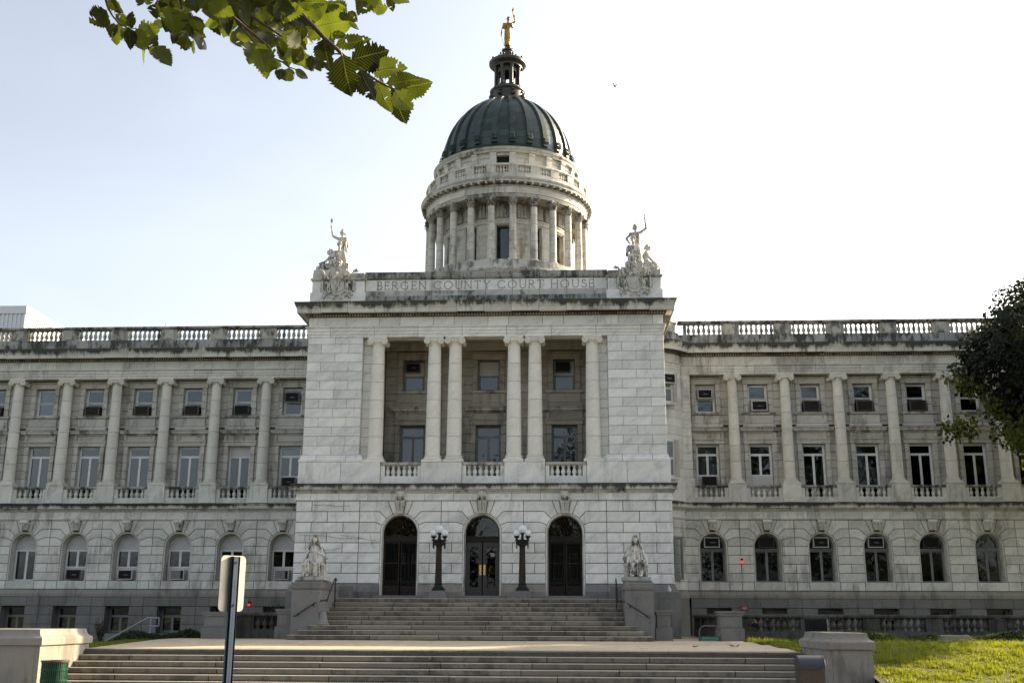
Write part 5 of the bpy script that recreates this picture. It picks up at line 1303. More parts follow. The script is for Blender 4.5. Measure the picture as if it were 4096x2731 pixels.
def seated_statue(s, label):
    e = thing('seated_statue', label, 'statue', (s * 5.36, -3.45, 1.875), 0, 'seated marble statues flanking the entrance stairs'); e.scale = (1.02, 1, 1.05)
    sl = M().poly([(-.45, 0), (.45, 0), (.45, .115), (-.45, .115)], -.46, .42, .01); obj('slab', sl, SOILED, e)
    th = M()
    for q in (-1, 1): th.box(*sorted((q * .27, q * .37)), -.20, .34, .115, .50); th.tube((q * .27, -.20, .48), (q * .37, -.20, .48), .06, .06, 10)
    th.box(-.30, .30, .10, .34, .115, .52); obj('throne', th, STATUE, e)
    z = .115; mb = M(); m_ = -s; dr = M(); ve = M()                 # mirrored pose: which arm holds the vessel
    torso(mb, (0, .08, z + .46), (0, -.01, z + .80), (-.15, .01, z + .925), (.15, .01, z + .925), .90, (0, -.02, z + 1.03), (0, -.05, z + 1.18))
    head(mb, (0, -.06, z + 1.175), 1.12, veil=ve)
    for q in (-1, 1):
        limb(dr, (q * .09, .03, z + .42), (q * .165, -.36, z + .46), (q * .15, -.34, z + .12), .12, .092, .085)
        ell(mb, (q * .13, -.43, z + .035), (.05, .10, .04))
    cap_(dr, (-.10, -.05, z + .40), .12, (.10, -.05, z + .40), .12); ell(dr, (0, -.18, z + .32), (.16, .16, .12)); cap_(dr, (0, -.20, z + .30), .07, (0, -.18, z + .06), .10)
    for k in range(8):                                        # heavy folds hanging from the knees to the hem
        x = -.245 + .07 * k; x2 = x * 1.05 + .02 * sin(k * 2.1); yy = -.40 + .10 * (1 - abs(abs(x) - .16) * 6 if abs(abs(x) - .16) < .16 else 0) * -1 + (.10 if abs(x) < .06 else 0)
        cap_(dr, (x, max(-.44, yy) , z + .40), .022, (x2, -.40 + (.06 if abs(x) < .06 else 0), z + .02), .034, 6)
    for k in range(5):                                        # mantle swept across the lap
        t = k / 4; cap_(dr, (-m_ * .20, -.12 - .10 * t, z + .53 - .03 * t), .020, (0, -.34 - .03 * t, z + .50 - .07 * t), .024, 6); cap_(dr, (0, -.34 - .03 * t, z + .50 - .07 * t), .024, (m_ * (.20 - .04 * t), -.42, z + .40 - .09 * t), .022, 6)
    for k in range(-3, 4): cap_(mb, (k * .034, -.085, z + .60), .012, (k * .042, -.095, z + .80), .010, 6)
    cap_(mb, (-.12, -.06, z + .645), .015, (.12, -.06, z + .645), .015, 8)
    a = m_                                                    # vessel arm
    limb(mb, (a * .165, .0, z + .92), (a * .31, -.05, z + .66), (a * .16, -.25, z + .74), .058, .046, .034); hand(mb, (a * .15, -.26, z + .75), (-a * .7, -.3, .3), 1.0)
    limb(mb, (-a * .165, .0, z + .92), (-a * .30, -.0, z + .64), (-a * .36, -.16, z + .46), .058, .046, .034); hand(mb, (-a * .36, -.17, z + .45), (0, -.4, -1), 1.0)
    cap_(ve, (a * .20, .06, z + .90), .05, (a * .37, .06, z + .58), .055); cap_(ve, (-a * .20, .06, z + .90), .05, (-a * .30, .08, z + .6), .05)
    for k in range(3): cap_(ve, (a * (.30 + .03 * k), .02, z + .62), .02, (a * (.30 + .035 * k), .03, z + .40), .016, 6)
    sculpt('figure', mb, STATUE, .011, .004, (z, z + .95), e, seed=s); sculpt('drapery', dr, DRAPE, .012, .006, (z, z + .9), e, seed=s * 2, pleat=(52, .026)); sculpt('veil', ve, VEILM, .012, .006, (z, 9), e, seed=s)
    v = M().lathe([(.075, 0), (.085, .04), (.06, .22), (.075, .25), (.06, .27)] if s < 0 else [(.085, 0), (.085, .05), (.075, .30), (.09, .33), (.05, .34)], a * .11, -.36, 16)
    v.tf(Matrix.Translation((0, 0, z + .50))); obj('vessel', v, STATUE, e)
    return e
seated_statue(-1, 'veiled marble woman seated with a small jar, on the pedestal left of the stairs')
seated_statue(1, 'veiled marble woman seated with a tall tablet, on the pedestal right of the stairs')
def group_left():
    e = thing('statue_group', 'marble group, standing woman raising a hand mirror, on the left parapet corner', 'statue group', (-6.10, .95, 13.76)); e.scale = (1.04, 1.04, 1.17)
    Z = 13.80 - 13.76
    def z(v): return (1050 - v) / 430 + Z
    obj('rock_base', M().box(-.72, .62, -.55, .5, 0, .22).box(-.3, .55, -.25, .5, .2, .55), CARVE, e)
    mb = M(); H = (.19, .12, z(310))
    torso(mb, (.17, .15, z(640)), (.16, .12, z(460)), (.04, .1, z(405)), (.32, .1, z(405)), .95, (.19, .12, z(375)), H); head(mb, H, 1.05, (-.8, -.6))
    for k in range(5): cap_(mb, Vector(H) + V3(-.06 + .03 * k, -.02, .10), .012, Vector(H) + V3(-.08 + .04 * k, -.02, .15), .006, 6)
    limb(mb, (.03, .1, z(405)), (-.17, .02, z(372)), (-.24, .0, z(240)), .055, .045, .032); hand(mb, (-.24, .0, z(240)), (.05, 0, 1))
    limb(mb, (.33, .1, z(410)), (.40, .1, z(540)), (.34, .0, z(700)), .07, .06, .06)
    cap_(mb, (.17, .15, z(640)), .17, (.2, .15, .2), .24); 
    for k in range(6): cap_(mb, (.33 + .02 * sin(k), .0 + .05 * k, z(480)), .04, (.38, .0 + .06 * k, .2), .05, 6)
    sculpt('standing_figure', mb, CARVE, .014, .010, (.2, z(440)), e, seed=1, pleat=(40, .012))
    mi = M().tube((-.245, -.02, z(215)), (-.24, -.02, z(180)), .010, .010, 6); q = M().sphere((0, 0, 0), 1, 10); q.tf(Matrix.Translation((-.24, -.02, z(135))) @ Matrix.Diagonal((.048, .012, .088, 1))); mi.join(q); mi.tube((-.24, -.02, z(100)), (-.24, -.02, z(88)), .012, .003, 5); obj('hand_mirror', mi, CARVE, e)
    mb = M(); H = (.17, -.28, z(552))
    torso(mb, (.12, -.12, z(820)), (.14, -.2, z(700)), (-.04, -.2, z(655)), (.32, -.2, z(655)), .95, (.16, -.22, z(615)), H, False); head(mb, H, 1.1)
    limb(mb, (.02, -.14, z(820)), (-.10, -.45, z(815)), (-.06, -.42, z(960)), .11, .075, .05); limb(mb, (.2, -.14, z(820)), (.24, -.47, z(835)), (.25, -.42, z(1000)), .12, .09, .08)
    limb(mb, (-.06, -.2, z(665)), (-.09, -.3, z(745)), (.10, -.40, z(705)), .06, .05, .036); hand(mb, (.1, -.40, z(705)), (.6, 0, .3)); limb(mb, (.33, -.2, z(665)), (.42, -.2, z(800)), (.36, -.3, z(880)), .065, .05, .04)
    cap_(mb, (.3, -.15, z(680)), .07, (.33, -.1, .25), .16); ell(mb, (.1, -.3, z(850)), (.2, .16, .12))
    for k in range(5): cap_(mb, (.25 - .05 * k, -.38, z(720)), .018, (.3 - .09 * k, -.42, z(860)), .025, 6)
    sculpt('seated_figure', mb, CARVE, .014, .010, (.2, z(700)), e, seed=2, pleat=(34, .014))
    mb = M(); H = (-.22, -.12, z(642))
    torso(mb, (-.20, -.05, z(880)), (-.16, -.1, z(745)), (-.14, -.2, z(705)), (-.14, .05, z(705)), .9, (-.18, -.1, z(690)), H, False, (-1, 0)); head(mb, H, 1.05, (-1, -.25))
    limb(mb, (-.16, -.2, z(710)), (-.34, -.25, z(800)), (-.52, -.25, z(830)), .06, .048, .036); hand(mb, (-.52, -.25, z(832)), (-1, 0, -.2))
    limb(mb, (-.2, -.15, z(880)), (-.62, -.2, z(905)), (-.64, -.2, z(1010)), .13, .10, .10); limb(mb, (-.2, .05, z(880)), (-.55, .05, z(905)), (-.6, .05, z(1010)), .12, .1, .1); ell(mb, (-.4, -.08, z(980)), (.3, .25, .17))
    cap_(mb, (-.55, -.25, z(855)), .05, (-.28, -.28, z(855)), .05)
    for k in range(7): cap_(mb, (-.25 - .06 * k, -.28, z(900)), .02, (-.35 - .055 * k, -.3, z(1040)), .03, 6)
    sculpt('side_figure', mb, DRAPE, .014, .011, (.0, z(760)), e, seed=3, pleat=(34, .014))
def group_right():
    e = thing('statue_group', 'marble group, standing woman raising a torch, on the right parapet corner', 'statue group', (5.86, .95, 13.76)); e.scale = (1.04, 1.04, 1.17)
    Z = .04
    def z(v): return (1015 - v) / 425 + Z
    def x(u): return (u - 487) / 432 + .02
    obj('rock_base', M().box(-.55, .75, -.55, .5, 0, .2).box(x(610), x(735), -.5, .2, .1, z(915)), CARVE, e)
    mb = M(); H = (x(508), .12, z(265))
    torso(mb, (x(530), .15, z(580)), (x(510), .12, z(410)), (x(425), .1, z(370)), (x(575), .1, z(355)), .95, (x(510), .12, z(335)), H); head(mb, H, 1.1, (.5, -.85))
    limb(mb, (x(582), .1, z(352)), (x(688), .02, z(292)), (x(672), .0, z(175)), .055, .043, .032); hand(mb, (x(672), 0, z(172)), (0, 0, 1))
    limb(mb, (x(420), .1, z(380)), (x(357), .05, z(445)), (x(412), -.02, z(535)), .055, .045, .036)
    cap_(mb, (x(530), .15, z(580)), .17, (x(540), .15, .2), .22)
    for k in range(6): cap_(mb, (x(560 + 6 * k), .0 + .02 * k, z(370 + 20 * k)), .03, (x(575 + 5 * k), .02 * k, .2), .045, 6)
    sculpt('standing_figure', mb, CARVE, .014, .010, (.2, z(400)), e, seed=4, pleat=(40, .012))
    obj('torch', M().tube((x(676), -.02, z(165)), (x(670), -.02, z(95)), .018, .026, 8).tube((x(670), -.02, z(95)), (x(668), -.02, z(62)), .022, .003, 6), CARVE, e)
    mb = M(); H = (x(455), -.28, z(500))
    torso(mb, (x(450), -.12, z(780)), (x(452), -.2, z(650)), (x(375), -.2, z(605)), (x(530), -.2, z(605)), 1.05, (x(455), -.22, z(570)), H, False); head(mb, H, 1.1)
    ell(mb, Vector(H) + V3(0, 0, .06), (.095, .105, .085)); cap_(mb, Vector(H) + V3(-.08, -.05, .05), .02, Vector(H) + V3(.08, -.05, .05), .02)
    for q, kx in ((-1, x(405)), (1, x(562))): limb(mb, (x(450) + q * .1, -.14, z(780)), (kx, -.48, z(800 + 15 * q)), (kx - q * .02, -.42, z(930)), .115, .082, .055)
    limb(mb, (x(368), -.2, z(615)), (x(352), -.25, z(735)), (x(450), -.42, z(750)), .065, .052, .036); hand(mb, (x(450), -.42, z(750)), (1, 0, -.3))
    limb(mb, (x(538), -.2, z(615)), (x(565), -.2, z(740)), (x(520), -.4, z(775)), .065, .052, .036); ell(mb, (x(460), -.3, z(820)), (.2, .16, .10))
    for k in range(8): cap_(mb, (x(370 + 28 * k), -.42, z(780)), .02, (x(360 + 30 * k), -.40, z(900)), .026, 6)
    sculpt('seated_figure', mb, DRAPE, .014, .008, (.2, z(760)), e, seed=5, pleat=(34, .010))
    obj('sword', M().tube((x(480), -.46, z(770)), (x(612), -.46, z(785)), .013, .009, 6), CARVE, e)
    mb = M(); H = (x(702), -.05, z(602))
    torso(mb, (x(680), -.05, z(850)), (x(665), -.05, z(730)), (x(665), -.18, z(680)), (x(665), .08, z(680)), .92, (x(685), -.05, z(655)), H, True, (1, 0)); head(mb, H, 1.08, (1, -.2))
    limb(mb, (x(668), -.2, z(690)), (x(722), -.25, z(785)), (x(812), -.25, z(862)), .06, .048, .036); hand(mb, (x(812), -.25, z(862)), (1, 0, -.5))
    limb(mb, (x(690), -.12, z(855)), (x(838), -.18, z(905)), (x(815), -.2, z(985)), .12, .085, .07); limb(mb, (x(690), .05, z(855)), (x(820), .05, z(905)), (x(800), .05, z(985)), .12, .085, .07)
    for k in range(6): cap_(mb, (x(700 + 22 * k), -.24, z(880)), .02, (x(745 + 16 * k), -.26, z(985)), .026, 6)
    ell(mb, (x(700), -.05, z(870)), (.17, .2, .10)); sculpt('side_figure', mb, CARVE, .014, .009, (.0, z(700)), e, seed=6, pleat=(34, .012))
group_left(); group_right()
# gilded figure on the lantern
e = thing('gilded_statue', 'golden woman holding up a torch on top of the dome lantern', 'statue', (DX, DY, 32.20)); e.scale = (1.03, 1.03, 1.03); mb = M(); H = (.03, -.02, 1.74)
torso(mb, (0, 0, 1.0), (.0, 0, 1.30), (-.19, 0, 1.44), (.20, 0, 1.44), 1.12, (.01, 0, 1.54), H); head(mb, H, 1.15, (.5, -.85))
cap_(mb, (0, 0, 1.0), .19, (0, 0, .55), .21); cap_(mb, (0, 0, .55), .21, (-.01, 0, .12), .15); ell(mb, (-.05, -.1, .08), (.07, .12, .06)); ell(mb, (.07, -.1, .08), (.07, .12, .06))
for k in range(14):
    a = 2 * PI * k / 14; cap_(mb, (.17 * cos(a), .14 * sin(a), 1.05), .022, (.16 * cos(a) - .01, .15 * sin(a), .1), .034, 6)
limb(mb, (-.20, 0, 1.43), (-.32, 0, 1.12), (-.36, -.03, .78), .07, .05, .036); hand(mb, (-.36, -.03, .78), (0, -.2, -1), 1.1)
limb(mb, (.21, 0, 1.43), (.40, 0, 1.58), (.37, -.02, 1.92), .065, .05, .036); hand(mb, (.37, -.02, 1.90), (-.2, 0, 1), 1.1)
cap_(mb, (.2, 0, 1.42), .09, (.25, 0, 1.22), .06); cap_(mb, (-.2, 0, 1.42), .09, (-.17, 0, 1.18), .07)
sculpt('figure', mb, GOLD, .014, .010, (.1, 1.45), e, seed=9, pleat=(60, .022))
obj('torch', M().tube((.34, -.03, 1.78), (.30, -.03, 2.22), .028, .05, 8).lathe([(.05, 0), (.075, .05), (.06, .10), (.02, .18), (.005, .22)], .295, -.03, 10).tf(Matrix.Identity(4)) if False else M().tube((.34, -.03, 1.78), (.30, -.03, 2.22), .028, .05, 8).sphere((.295, -.03, 2.28), .075, 8).tube((.295, -.03, 2.32), (.29, -.03, 2.46), .05, .004, 8), GOLD, e)
obj('sword', M().tube((-.36, -.04, .72), (-.20, -.04, .04), .010, .008, 6), GOLD, e)
# shields with eagles on the corner blocks
def cartouche(s):
    X = s * 5.78; mb = M(); y = .08
    def z(v): return 13.80 + (1050 - v) / 430
    oval = [(.30 * cos(a) * (1 if sin(a) > 0 else .95), 13.24 + .36 * sin(a)) for a in [2 * PI * k / 26 for k in range(26)]]
    mb.poly(oval, y - .10, y + .05, .03); ring_ = [Vector((X * 0 + .235 * cos(2 * PI * k / 26), y - .12, 13.26 + .27 * sin(2 * PI * k / 26))) for k in range(27)]
    mb.path(ring_, .018, 6); ell(mb, (0, y - .10, 13.26), (.2, .035, .24))
    mb.path([Vector((.33 * cos(2 * PI * k / 26), y - .09, 13.24 + .38 * sin(2 * PI * k / 26))) for k in range(27)], .026, 6)
    for q in (-1, 1):
        mb.path([V3(q * .12, y - .08, 12.86), V3(q * .09, y - .1, 12.78), V3(q * .13, y - .1, 12.71), V3(q * .2, y - .08, 12.73)], .03, 6)
        for k in range(9): cap_(mb, (q * .62, y - .03, 13.44 - k * .045), .036 + .008 * (k % 2), (q * .60, y - .05, 13.42 - k * .045), .028, 6)
        rn = random.Random(q + 5)
        for k in range(22): mb.sphere((q * (.58 - .28 * rn.random()), y - .05 - .04 * rn.random(), 12.76 + .28 * rn.random()), rn.uniform(.025, .055), 6)
        mb.path([V3(q * .36, y - .06, 12.95), V3(q * .40, y - .08, 13.15), V3(q * .38, y - .08, 13.33), V3(q * .45, y - .1, 13.40), V3(q * .47, y - .08, 13.33)], .032, 6)
        mb.path([V3(q * .34, y - .08, 13.5), V3(q * .44, y - .1, 13.62), V3(q * .42, y - .08, 13.78), V3(q * .33, y - .06, 13.82)], .05, 6)
        mb.path([V3(q * .52, y - .02, 13.55), V3(q * .55, y - .05, 13.72), V3(q * .62, y - .05, 13.86), V3(q * .76, y - .03, 13.90)], .045, 6)
        mb.tube((q * .66, y - .03, 13.83), (q * .85, y - .02, 13.86), .06, .01, 4); mb.tube((q * .66, y - .03, 13.86), (q * .76, y - .02, 13.99), .05, .01, 4)
        for k in range(9):                                # wing feathers
            t = k / 8; cap_(mb, (q * (.09 + .25 * t), y - .10, 14.07 - .06 * t * t), .013, (q * (.09 + .19 * t), y - .08, 13.60 + .05 * t), .011, 6)
        mb.poly([(q * .05, 13.62), (q * .27, 13.64), (q * .345, 13.95), (q * .30, 14.06), (q * .18, 14.10), (q * .05, 13.98)], y - .085, y - .03, .012); mb.path([V3(q * .07, y - .1, 13.98), V3(q * .18, y - .12, 14.10), V3(q * .31, y - .1, 14.06), V3(q * .35, y - .1, 13.94)], .020, 6)
        cap_(mb, (q * .09, y - .12, 13.86), .045, (q * .06, y - .14, 13.62), .03)
    ell(mb, (0, y - .12, 13.96), (.10, .09, .15)); ell(mb, (.03, y - .2, 14.14), (.06, .075, .055)); cap_(mb, (.06, y - .26, 14.14), .02, (.09, y - .29, 14.10), .008, 6)
    mb.tube((-.15, y - .12, 13.60), (.15, y - .12, 13.60), .06, .06, 8)
    for q in (-1, 1): mb.tube((q * .15, y - .19, 13.55), (q * .15, y - .02, 13.55), .065, .065, 12)
    o = sculpt('eagle_cartouche', mb, CARVE, .013, .004, parent=CH, loc=(X, 0, 0))
    return o
cartouche(-1); c2 = cartouche(1)
for s_1 in (-1, 1):
    obj('relief_shade', M().poly(rect(s_1 * 5.78 - .62, s_1 * 5.78 + .62, 12.72, 13.44), .085, .12), SOOT_SHADE, CH)  # dark sheet behind each cartouche paints the shadow around the carving
# bare creeper stems on the ground storey wall
vn = M(); rn = random.Random(12)
for (x, z_, dx, dz, n_) in ((-6.75, 3.62, .95, .0, 16), (-6.3, 4.72, .9, -.04, 10), (-6.35, 3.6, .02, -.9, 7), (-6.1, 3.1, .7, .05, 8), (-6.55, 3.62, .1, -.7, 6), (-5.2, 3.62, .8, -.02, 10), (-4.1, 3.6, .12, -.6, 5)):
    p = V3(x, YG - .012, z_); 
    for k in range(n_):
        q = p + V3(dx * .16 + rn.uniform(-.02, .02), 0, dz * .16 + rn.uniform(-.035, .035)); vn.tube(p, q, .006, .006, 4)
        if rn.random() < .3: vn.tube(q, q + V3(rn.uniform(-.1, .1), 0, -rn.uniform(.05, .2)), .004, .003, 4)
        p = q
tag(obj('creeper_stems', vn, plain('dry_stem', (.13, .115, .09), .9), None), 'dry leafless creeper stems on the pale wall above the left seated statue', 'climbing plant')
# side carving seen on the right flank of the right block
sd2 = c2.copy(); S.collection.objects.link(sd2); sd2.location = (6.72, 1.1, 0); sd2.rotation_euler = (0, 0, PI / 2)
# lion keystones
mb = M(); y = -.15
mb.poly([(-.16, 4.86), (.16, 4.86), (.19, 5.22), (-.19, 5.22)], y - .06, y + .06, .01)
mb.poly([(-.12, 4.42), (.12, 4.42), (.185, 4.84), (-.185, 4.84)], y - .10, y + .06, .01)
for q in (-.10, -.035, .035, .10): cap_(mb, (q * .8, y - .13, 4.45), .022, (q * 1.3, y - .20, 4.82), .034, 8)
mb.tube((-.14, y - .11, 4.42), (.14, y - .11, 4.42), .045, .045, 10)
ell(mb, (0, y - .17, 5.08), (.12, .12, .13)); ell(mb, (0, y - .29, 5.02), (.07, .07, .055)); ell(mb, (0, y - .33, 5.055), (.03, .03, .022)); ell(mb, (0, y - .26, 4.94), (.05, .06, .03))
for q in (-1, 1):
    ell(mb, (q * .055, y - .27, 5.11), (.03, .02, .018)); ell(mb, (q * .11, y - .14, 5.19), (.035, .03, .035)); ell(mb, (q * .04, y - .31, 5.0), (.035, .04, .03))
    for k in range(7): cap_(mb, (q * (.09 + .012 * k), y - .13, 5.17 - .045 * k), .035, (q * (.14 + .004 * k), y - .10, 5.12 - .055 * k), .03, 6)
lion = sculpt('lion_keystone', mb, CARVE, .013, 0, parent=CH, loc=(ACX[0], 0, 0))
for ax in ACX[1:]: c = lion.copy(); S.collection.objects.link(c); c.location = (ax, 0, 0)

# ================= doors and gates =================
def scale_grille(y, r=.64):
    mb = M(); w = .115; hh = .10
    for j in range(9):
        zz = 3.60 + j * hh
        for i in range(-7, 8):
            cx = (i + .5 * (j % 2)) * w; pts = []
            for k in range(7):
                a = PI - PI * k / 6; px_, pz_ = cx + .5 * w * cos(a), zz + .085 * sin(a)
                pts.append((px_, pz_))
            if all(p[0] ** 2 + max(0, p[1] - 3.70) ** 2 < (r - .02) ** 2 for p in pts): mb.path([Vector((a, y, b)) for a, b in pts], .0055, 4)
    return mesh('scale_grille', mb, GILT)
sg = scale_grille(.13)
for i, ax in enumerate(ACX):
    fr = M()
    fr.box(-.65, .65, .10, .22, 3.40, 3.56).box(-.65, .65, .07, .12, 3.53, 3.59)
    if i != 1: fr.box(-.64, -.60, .10, .2, 1.46, 3.40).box(.60, .64, .10, .2, 1.46, 3.40)
    name = 'entrance_door' if i == 1 else 'gateway'
    d = obj(name, fr, BRONZE, CH, (ax, 0, 0))
    put('lunette_grille', sg, d)
    obj('lunette_pane', M().poly([(-.64, 3.57), (.64, 3.57)] + arc(0, 3.70, .645, 0, PI, 16), .17, .18), GLASS, d)
    arch_ring(d, 0, 3.70, 3.57, .585, .65, .08, .2, BRONZE, name='lunette_frame')
    if i == 1:
        for q in (-1, 1):
            a, b = sorted((q * .02, q * .60)); y = .16
            obj('door_leaf', M().box(a, a + .13, y, y + .05, 1.47, 3.38).box(b - .13, b, y, y + .05, 1.47, 3.38).box(a + .13, b - .13, y, y + .05, 3.22, 3.38).box(a + .13, b - .13, y, y + .05, 1.47, 1.76), DOORG, d)
            obj('door_pane', M().box(a + .13, b - .13, y + .02, y + .03, 1.76, 3.22), GLASS, d)
            pl_ = M().box(*sorted((q * .035, q * .115)), y - .012, y + .002, 2.20, 2.56); obj('push_plate', pl_, BRASS, d)
            obj('pull_handle', M().tube((q * .075, y - .05, 2.28), (q * .075, y - .05, 2.48), .012, .012, 8).tube((q * .075, y, 2.29), (q * .075, y - .05, 2.29), .010, .010, 6).tube((q * .075, y, 2.47), (q * .075, y - .05, 2.47), .010, .010, 6), BRASS, d)
        obj('notice', M().box(-.24, -.12, .15, .158, 2.62, 2.80), DOORG, d); obj('notice', M().box(.30, .44, .17, .176, 2.85, 2.99), plain('pale_pink_paper', (.35, .26, .26), .8), d)
    else:
        gb = M()
        for q in (-1, 1):
            leaf = obj('gate_leaf', bars(M(), *sorted((q * .025, q * .595)), 1.48, 3.38, .12, .16, .035, (), (1.80, 2.62)), GILT if (i == 2 and q > 0) or q < 0 and i == 0 else BRONZE, d)
            bb = M()
            for k in range(11):
                x = q * (.075 + .047 * k); bb.tube((x, .14, 1.82), (x, .14, 3.35), .007, .007, 5)
                for zz in (2.0, 2.6, 3.2): bb.sphere((x, .14, zz), .014, 5)
                if k < 10: bb.sphere((x + q * .023, .14, 1.93), .012, 4, .09)
            obj('gate_bars', bb, IRON, d)
            obj('boss', M().tube((q * .31, .12, 1.63), (q * .31, .09, 1.63), .05, .045, 14), GILT, d)
            obj('kick_plate', M().box(*sorted((q * .06, q * .56)), .135, .15, 1.51, 1.78), BRONZE, d)
# inner vestibule doors seen through the gates
for i, ax in enumerate(ACX):
    if i == 1: continue
    d = obj('inner_door', bars(M(), ax - .6, ax + .6, 1.46, 3.5, 2.25, 2.3, .05, (ax,), (2.0,)), DOORG, CH)
    for q in (-1, 1):
        obj('sash', bars(M(), *sorted((ax + q * .12, ax + q * .48)), 2.1, 3.1, 2.22, 2.28, .03), GREYF, d); obj('pane', M().box(*sorted((ax + q * .12, ax + q * .48)), 2.25, 2.26, 2.1, 3.1), GLASS, d)

# ================= lamp posts =================
GLOBE, n, l, p = new_mat('white_opal_globe'); p.inputs['Base Color'].default_value = (.80, .82, .84, 1); p.inputs['Roughness'].default_value = .12; p.inputs['Subsurface Weight'].default_value = .2
def lamp_post(x, label):
    e = thing('lamp_post', label, 'lamp post', (x, -.80, 1.335), 0, 'three-globe lamp posts before the doors'); e.scale = (1, 1, .937)
    obj('plinth', M().box(-.31, .31, -.28, .28, 0, .27).box(-.29, .29, -.26, .26, .272, .30), GRAN, e)
    b = M().lathe([(.24, .30), (.235, .33), (.20, .36), (.205, .40), (.15, .47), (.13, .52), (.145, .55), (.12, .58)], 0, 0, 24)
    for k in range(8): a = PI / 4 * k; b.sphere((.2 * cos(a), .2 * sin(a), .35), .04, 6)
    obj('foot', b, IRON, e)
    sh = M().lathe([(.115, .57), (.108, 1.0), (.093, 1.96)], 0, 0, 16)
    for k in range(16): a = PI / 8 * k; sh.tube((.115 * cos(a), .115 * sin(a), .58), (.093 * cos(a), .093 * sin(a), 1.95), .010, .009, 5)
    obj('fluted_shaft', sh, POLEBR, e)
    c = M().lathe([(.11, 1.94), (.13, 1.98), (.12, 2.02), (.15, 2.08), (.19, 2.16), (.20, 2.19)], 0, 0, 20); c.box(-.20, .20, -.13, .13, 2.0, 2.15).box(-.25, .25, -.16, .16, 2.15, 2.20)
    for q in (-1, 1):
        for yy in (-.13, .13): c.tube((q * .2, yy, 2.12), (q * .2, yy, 1.9), .03, .015, 6); c.sphere((q * .2, yy, 1.89), .02, 5)
        c.lathe([(.05, 2.20), (.035, 2.25), (.09, 2.30), (.10, 2.34), (.06, 2.35)], q * .20, 0, 14)
    c.lathe([(.07, 2.20), (.045, 2.28), (.04, 2.40), (.09, 2.45), (.08, 2.47)], 0, 0, 14); c.sphere((0, -.15, 2.09), .05, 6)
    obj('lamp_head', c, IRON, e)
    obj('globe', M().sphere((0, 0, 2.60), .158, 14, .168), GLOBE, e); obj('globe', M().sphere((-.205, 0, 2.45), .122, 14, .13), GLOBE, e); obj('globe', M().sphere((.205, 0, 2.45), .126, 14, .134), GLOBE, e)
lamp_post(-1.49, 'fluted lamp post with three white globes between the left and central arches')
lamp_post(1.50, 'fluted lamp post with three white globes between the central and right arches')

# ================= air conditioners =================
def ac_mesh(kind):
    w, h, d = .64, .42, .40; parts = []
    if kind == 'fin':
        b = M().box(-w / 2, w / 2, 0, d + .2, 0, h); parts.append(('case', mesh('case', b, ACBROWN)))
        f = M().box(-w / 2 - .01, w / 2 + .01, -.04, 0, h - .03, h + .005).box(-w / 2 - .01, w / 2 + .01, -.04, 0, -.005, .03).box(-w / 2 - .01, -w / 2 + .03, -.04, 0, .03, h - .03).box(w / 2 - .03, w / 2 + .01, -.04, 0, .03, h - .03)
        parts.append(('front_frame', mesh('front_frame', f, ACBROWN)))
        fn = M()
        for k in range(8): fn.box(-w / 2 + .03, w / 2 - .03, -.035, 0, .05 + k * .042, .058 + k * .042)
        parts.append(('fin', mesh('fin', fn, ACBROWN))); parts.append(('grille', mesh('grille', M().box(-w / 2 + .03, w / 2 - .03, -.008, 0, .03, h - .03), ACDARK)))
        vs = M()
        for sx in (-1, 1):
            for k in range(7): vs.box(*sorted((sx * w / 2, sx * (w / 2 + .004))), .05 + k * .05, .07 + k * .05, .05, h - .05)
        parts.append(('vent', mesh('vent', vs, ACDARK)))
    else:
        cm = ACWHITE if kind in ('white', 'grey') else ACBROWN
        parts.append(('case', mesh('case', M().box(-w / 2, w / 2, 0, d + .2, 0, h), ACWHITE if kind != 'dark' else ACBROWN)))
        t = .035 if kind != 'dark' else .02
        f = M().box(-w / 2, w / 2, -.05, 0, h - t, h).box(-w / 2, w / 2, -.05, 0, 0, t).box(-w / 2, -w / 2 + t, -.05, 0, t, h - t).box(w / 2 - t, w / 2, -.05, 0, t, h - t)
        parts.append(('front_frame', mesh('front_frame', f, cm)))
        parts.append(('grille', mesh('grille', M().box(-w / 2 + t, w / 2 - t, -.035, 0, t, h - t), ACDARK)))
        if kind == 'grey':
            g = M()
            for k in range(9): g.box(-w / 2 + t, w / 2 - t - .12, -.042, -.035, t + .02 + k * .036, t + .03 + k * .036)
            for k in range(11): g.box(-w / 2 + t + k * .042, -w / 2 + t + k * .042 + .008, -.043, -.035, t, h - t)
            parts.append(('louvre', mesh('louvre', g, ACWHITE)))
        if kind in ('white', 'black'):
            txt = bpy.data.curves.new('brand', 'FONT'); txt.body = 'FRIEDRICH'; txt.size = .042; txt.align_x = 'CENTER'; txt.extrude = .001
            to = bpy.data.objects.new('brand', txt); TS.collection.objects.link(to); dg = tsdg()
            me = bpy.data.meshes.new_from_object(to.evaluated_get(dg)); bpy.data.objects.remove(to); me.materials.clear(); me.materials.append(ACWHITE)
            me.transform(Matrix.Translation((.03, -.0375, h * .45)) @ Matrix.Rotation(PI / 2, 4, 'X')); parts.append(('lettering', me))
    return parts
AK = {k: ac_mesh(k) for k in ('fin', 'white', 'black', 'dark', 'grey')}
def ac(x, y, z, kind, label, rz=0.0, sc=1.0):
    e = thing('air_conditioner', label, 'air conditioner', (x, y, z), rz, 'window air conditioners')
    e.scale = (sc, 1, sc)
    for nm, me in AK[kind]: put(nm, me, e)
WXs = [WX0 + WP * i for i in range(NW)]
yu = WY + .50 - .16
ordl = {0: 'nearest the centre block', 1: 'second window from the centre block', 2: 'third window from the centre block', 3: 'fourth window from the centre block', 4: 'fifth window from the centre block', 5: 'sixth window from the centre block', 6: 'seventh window from the centre block'}
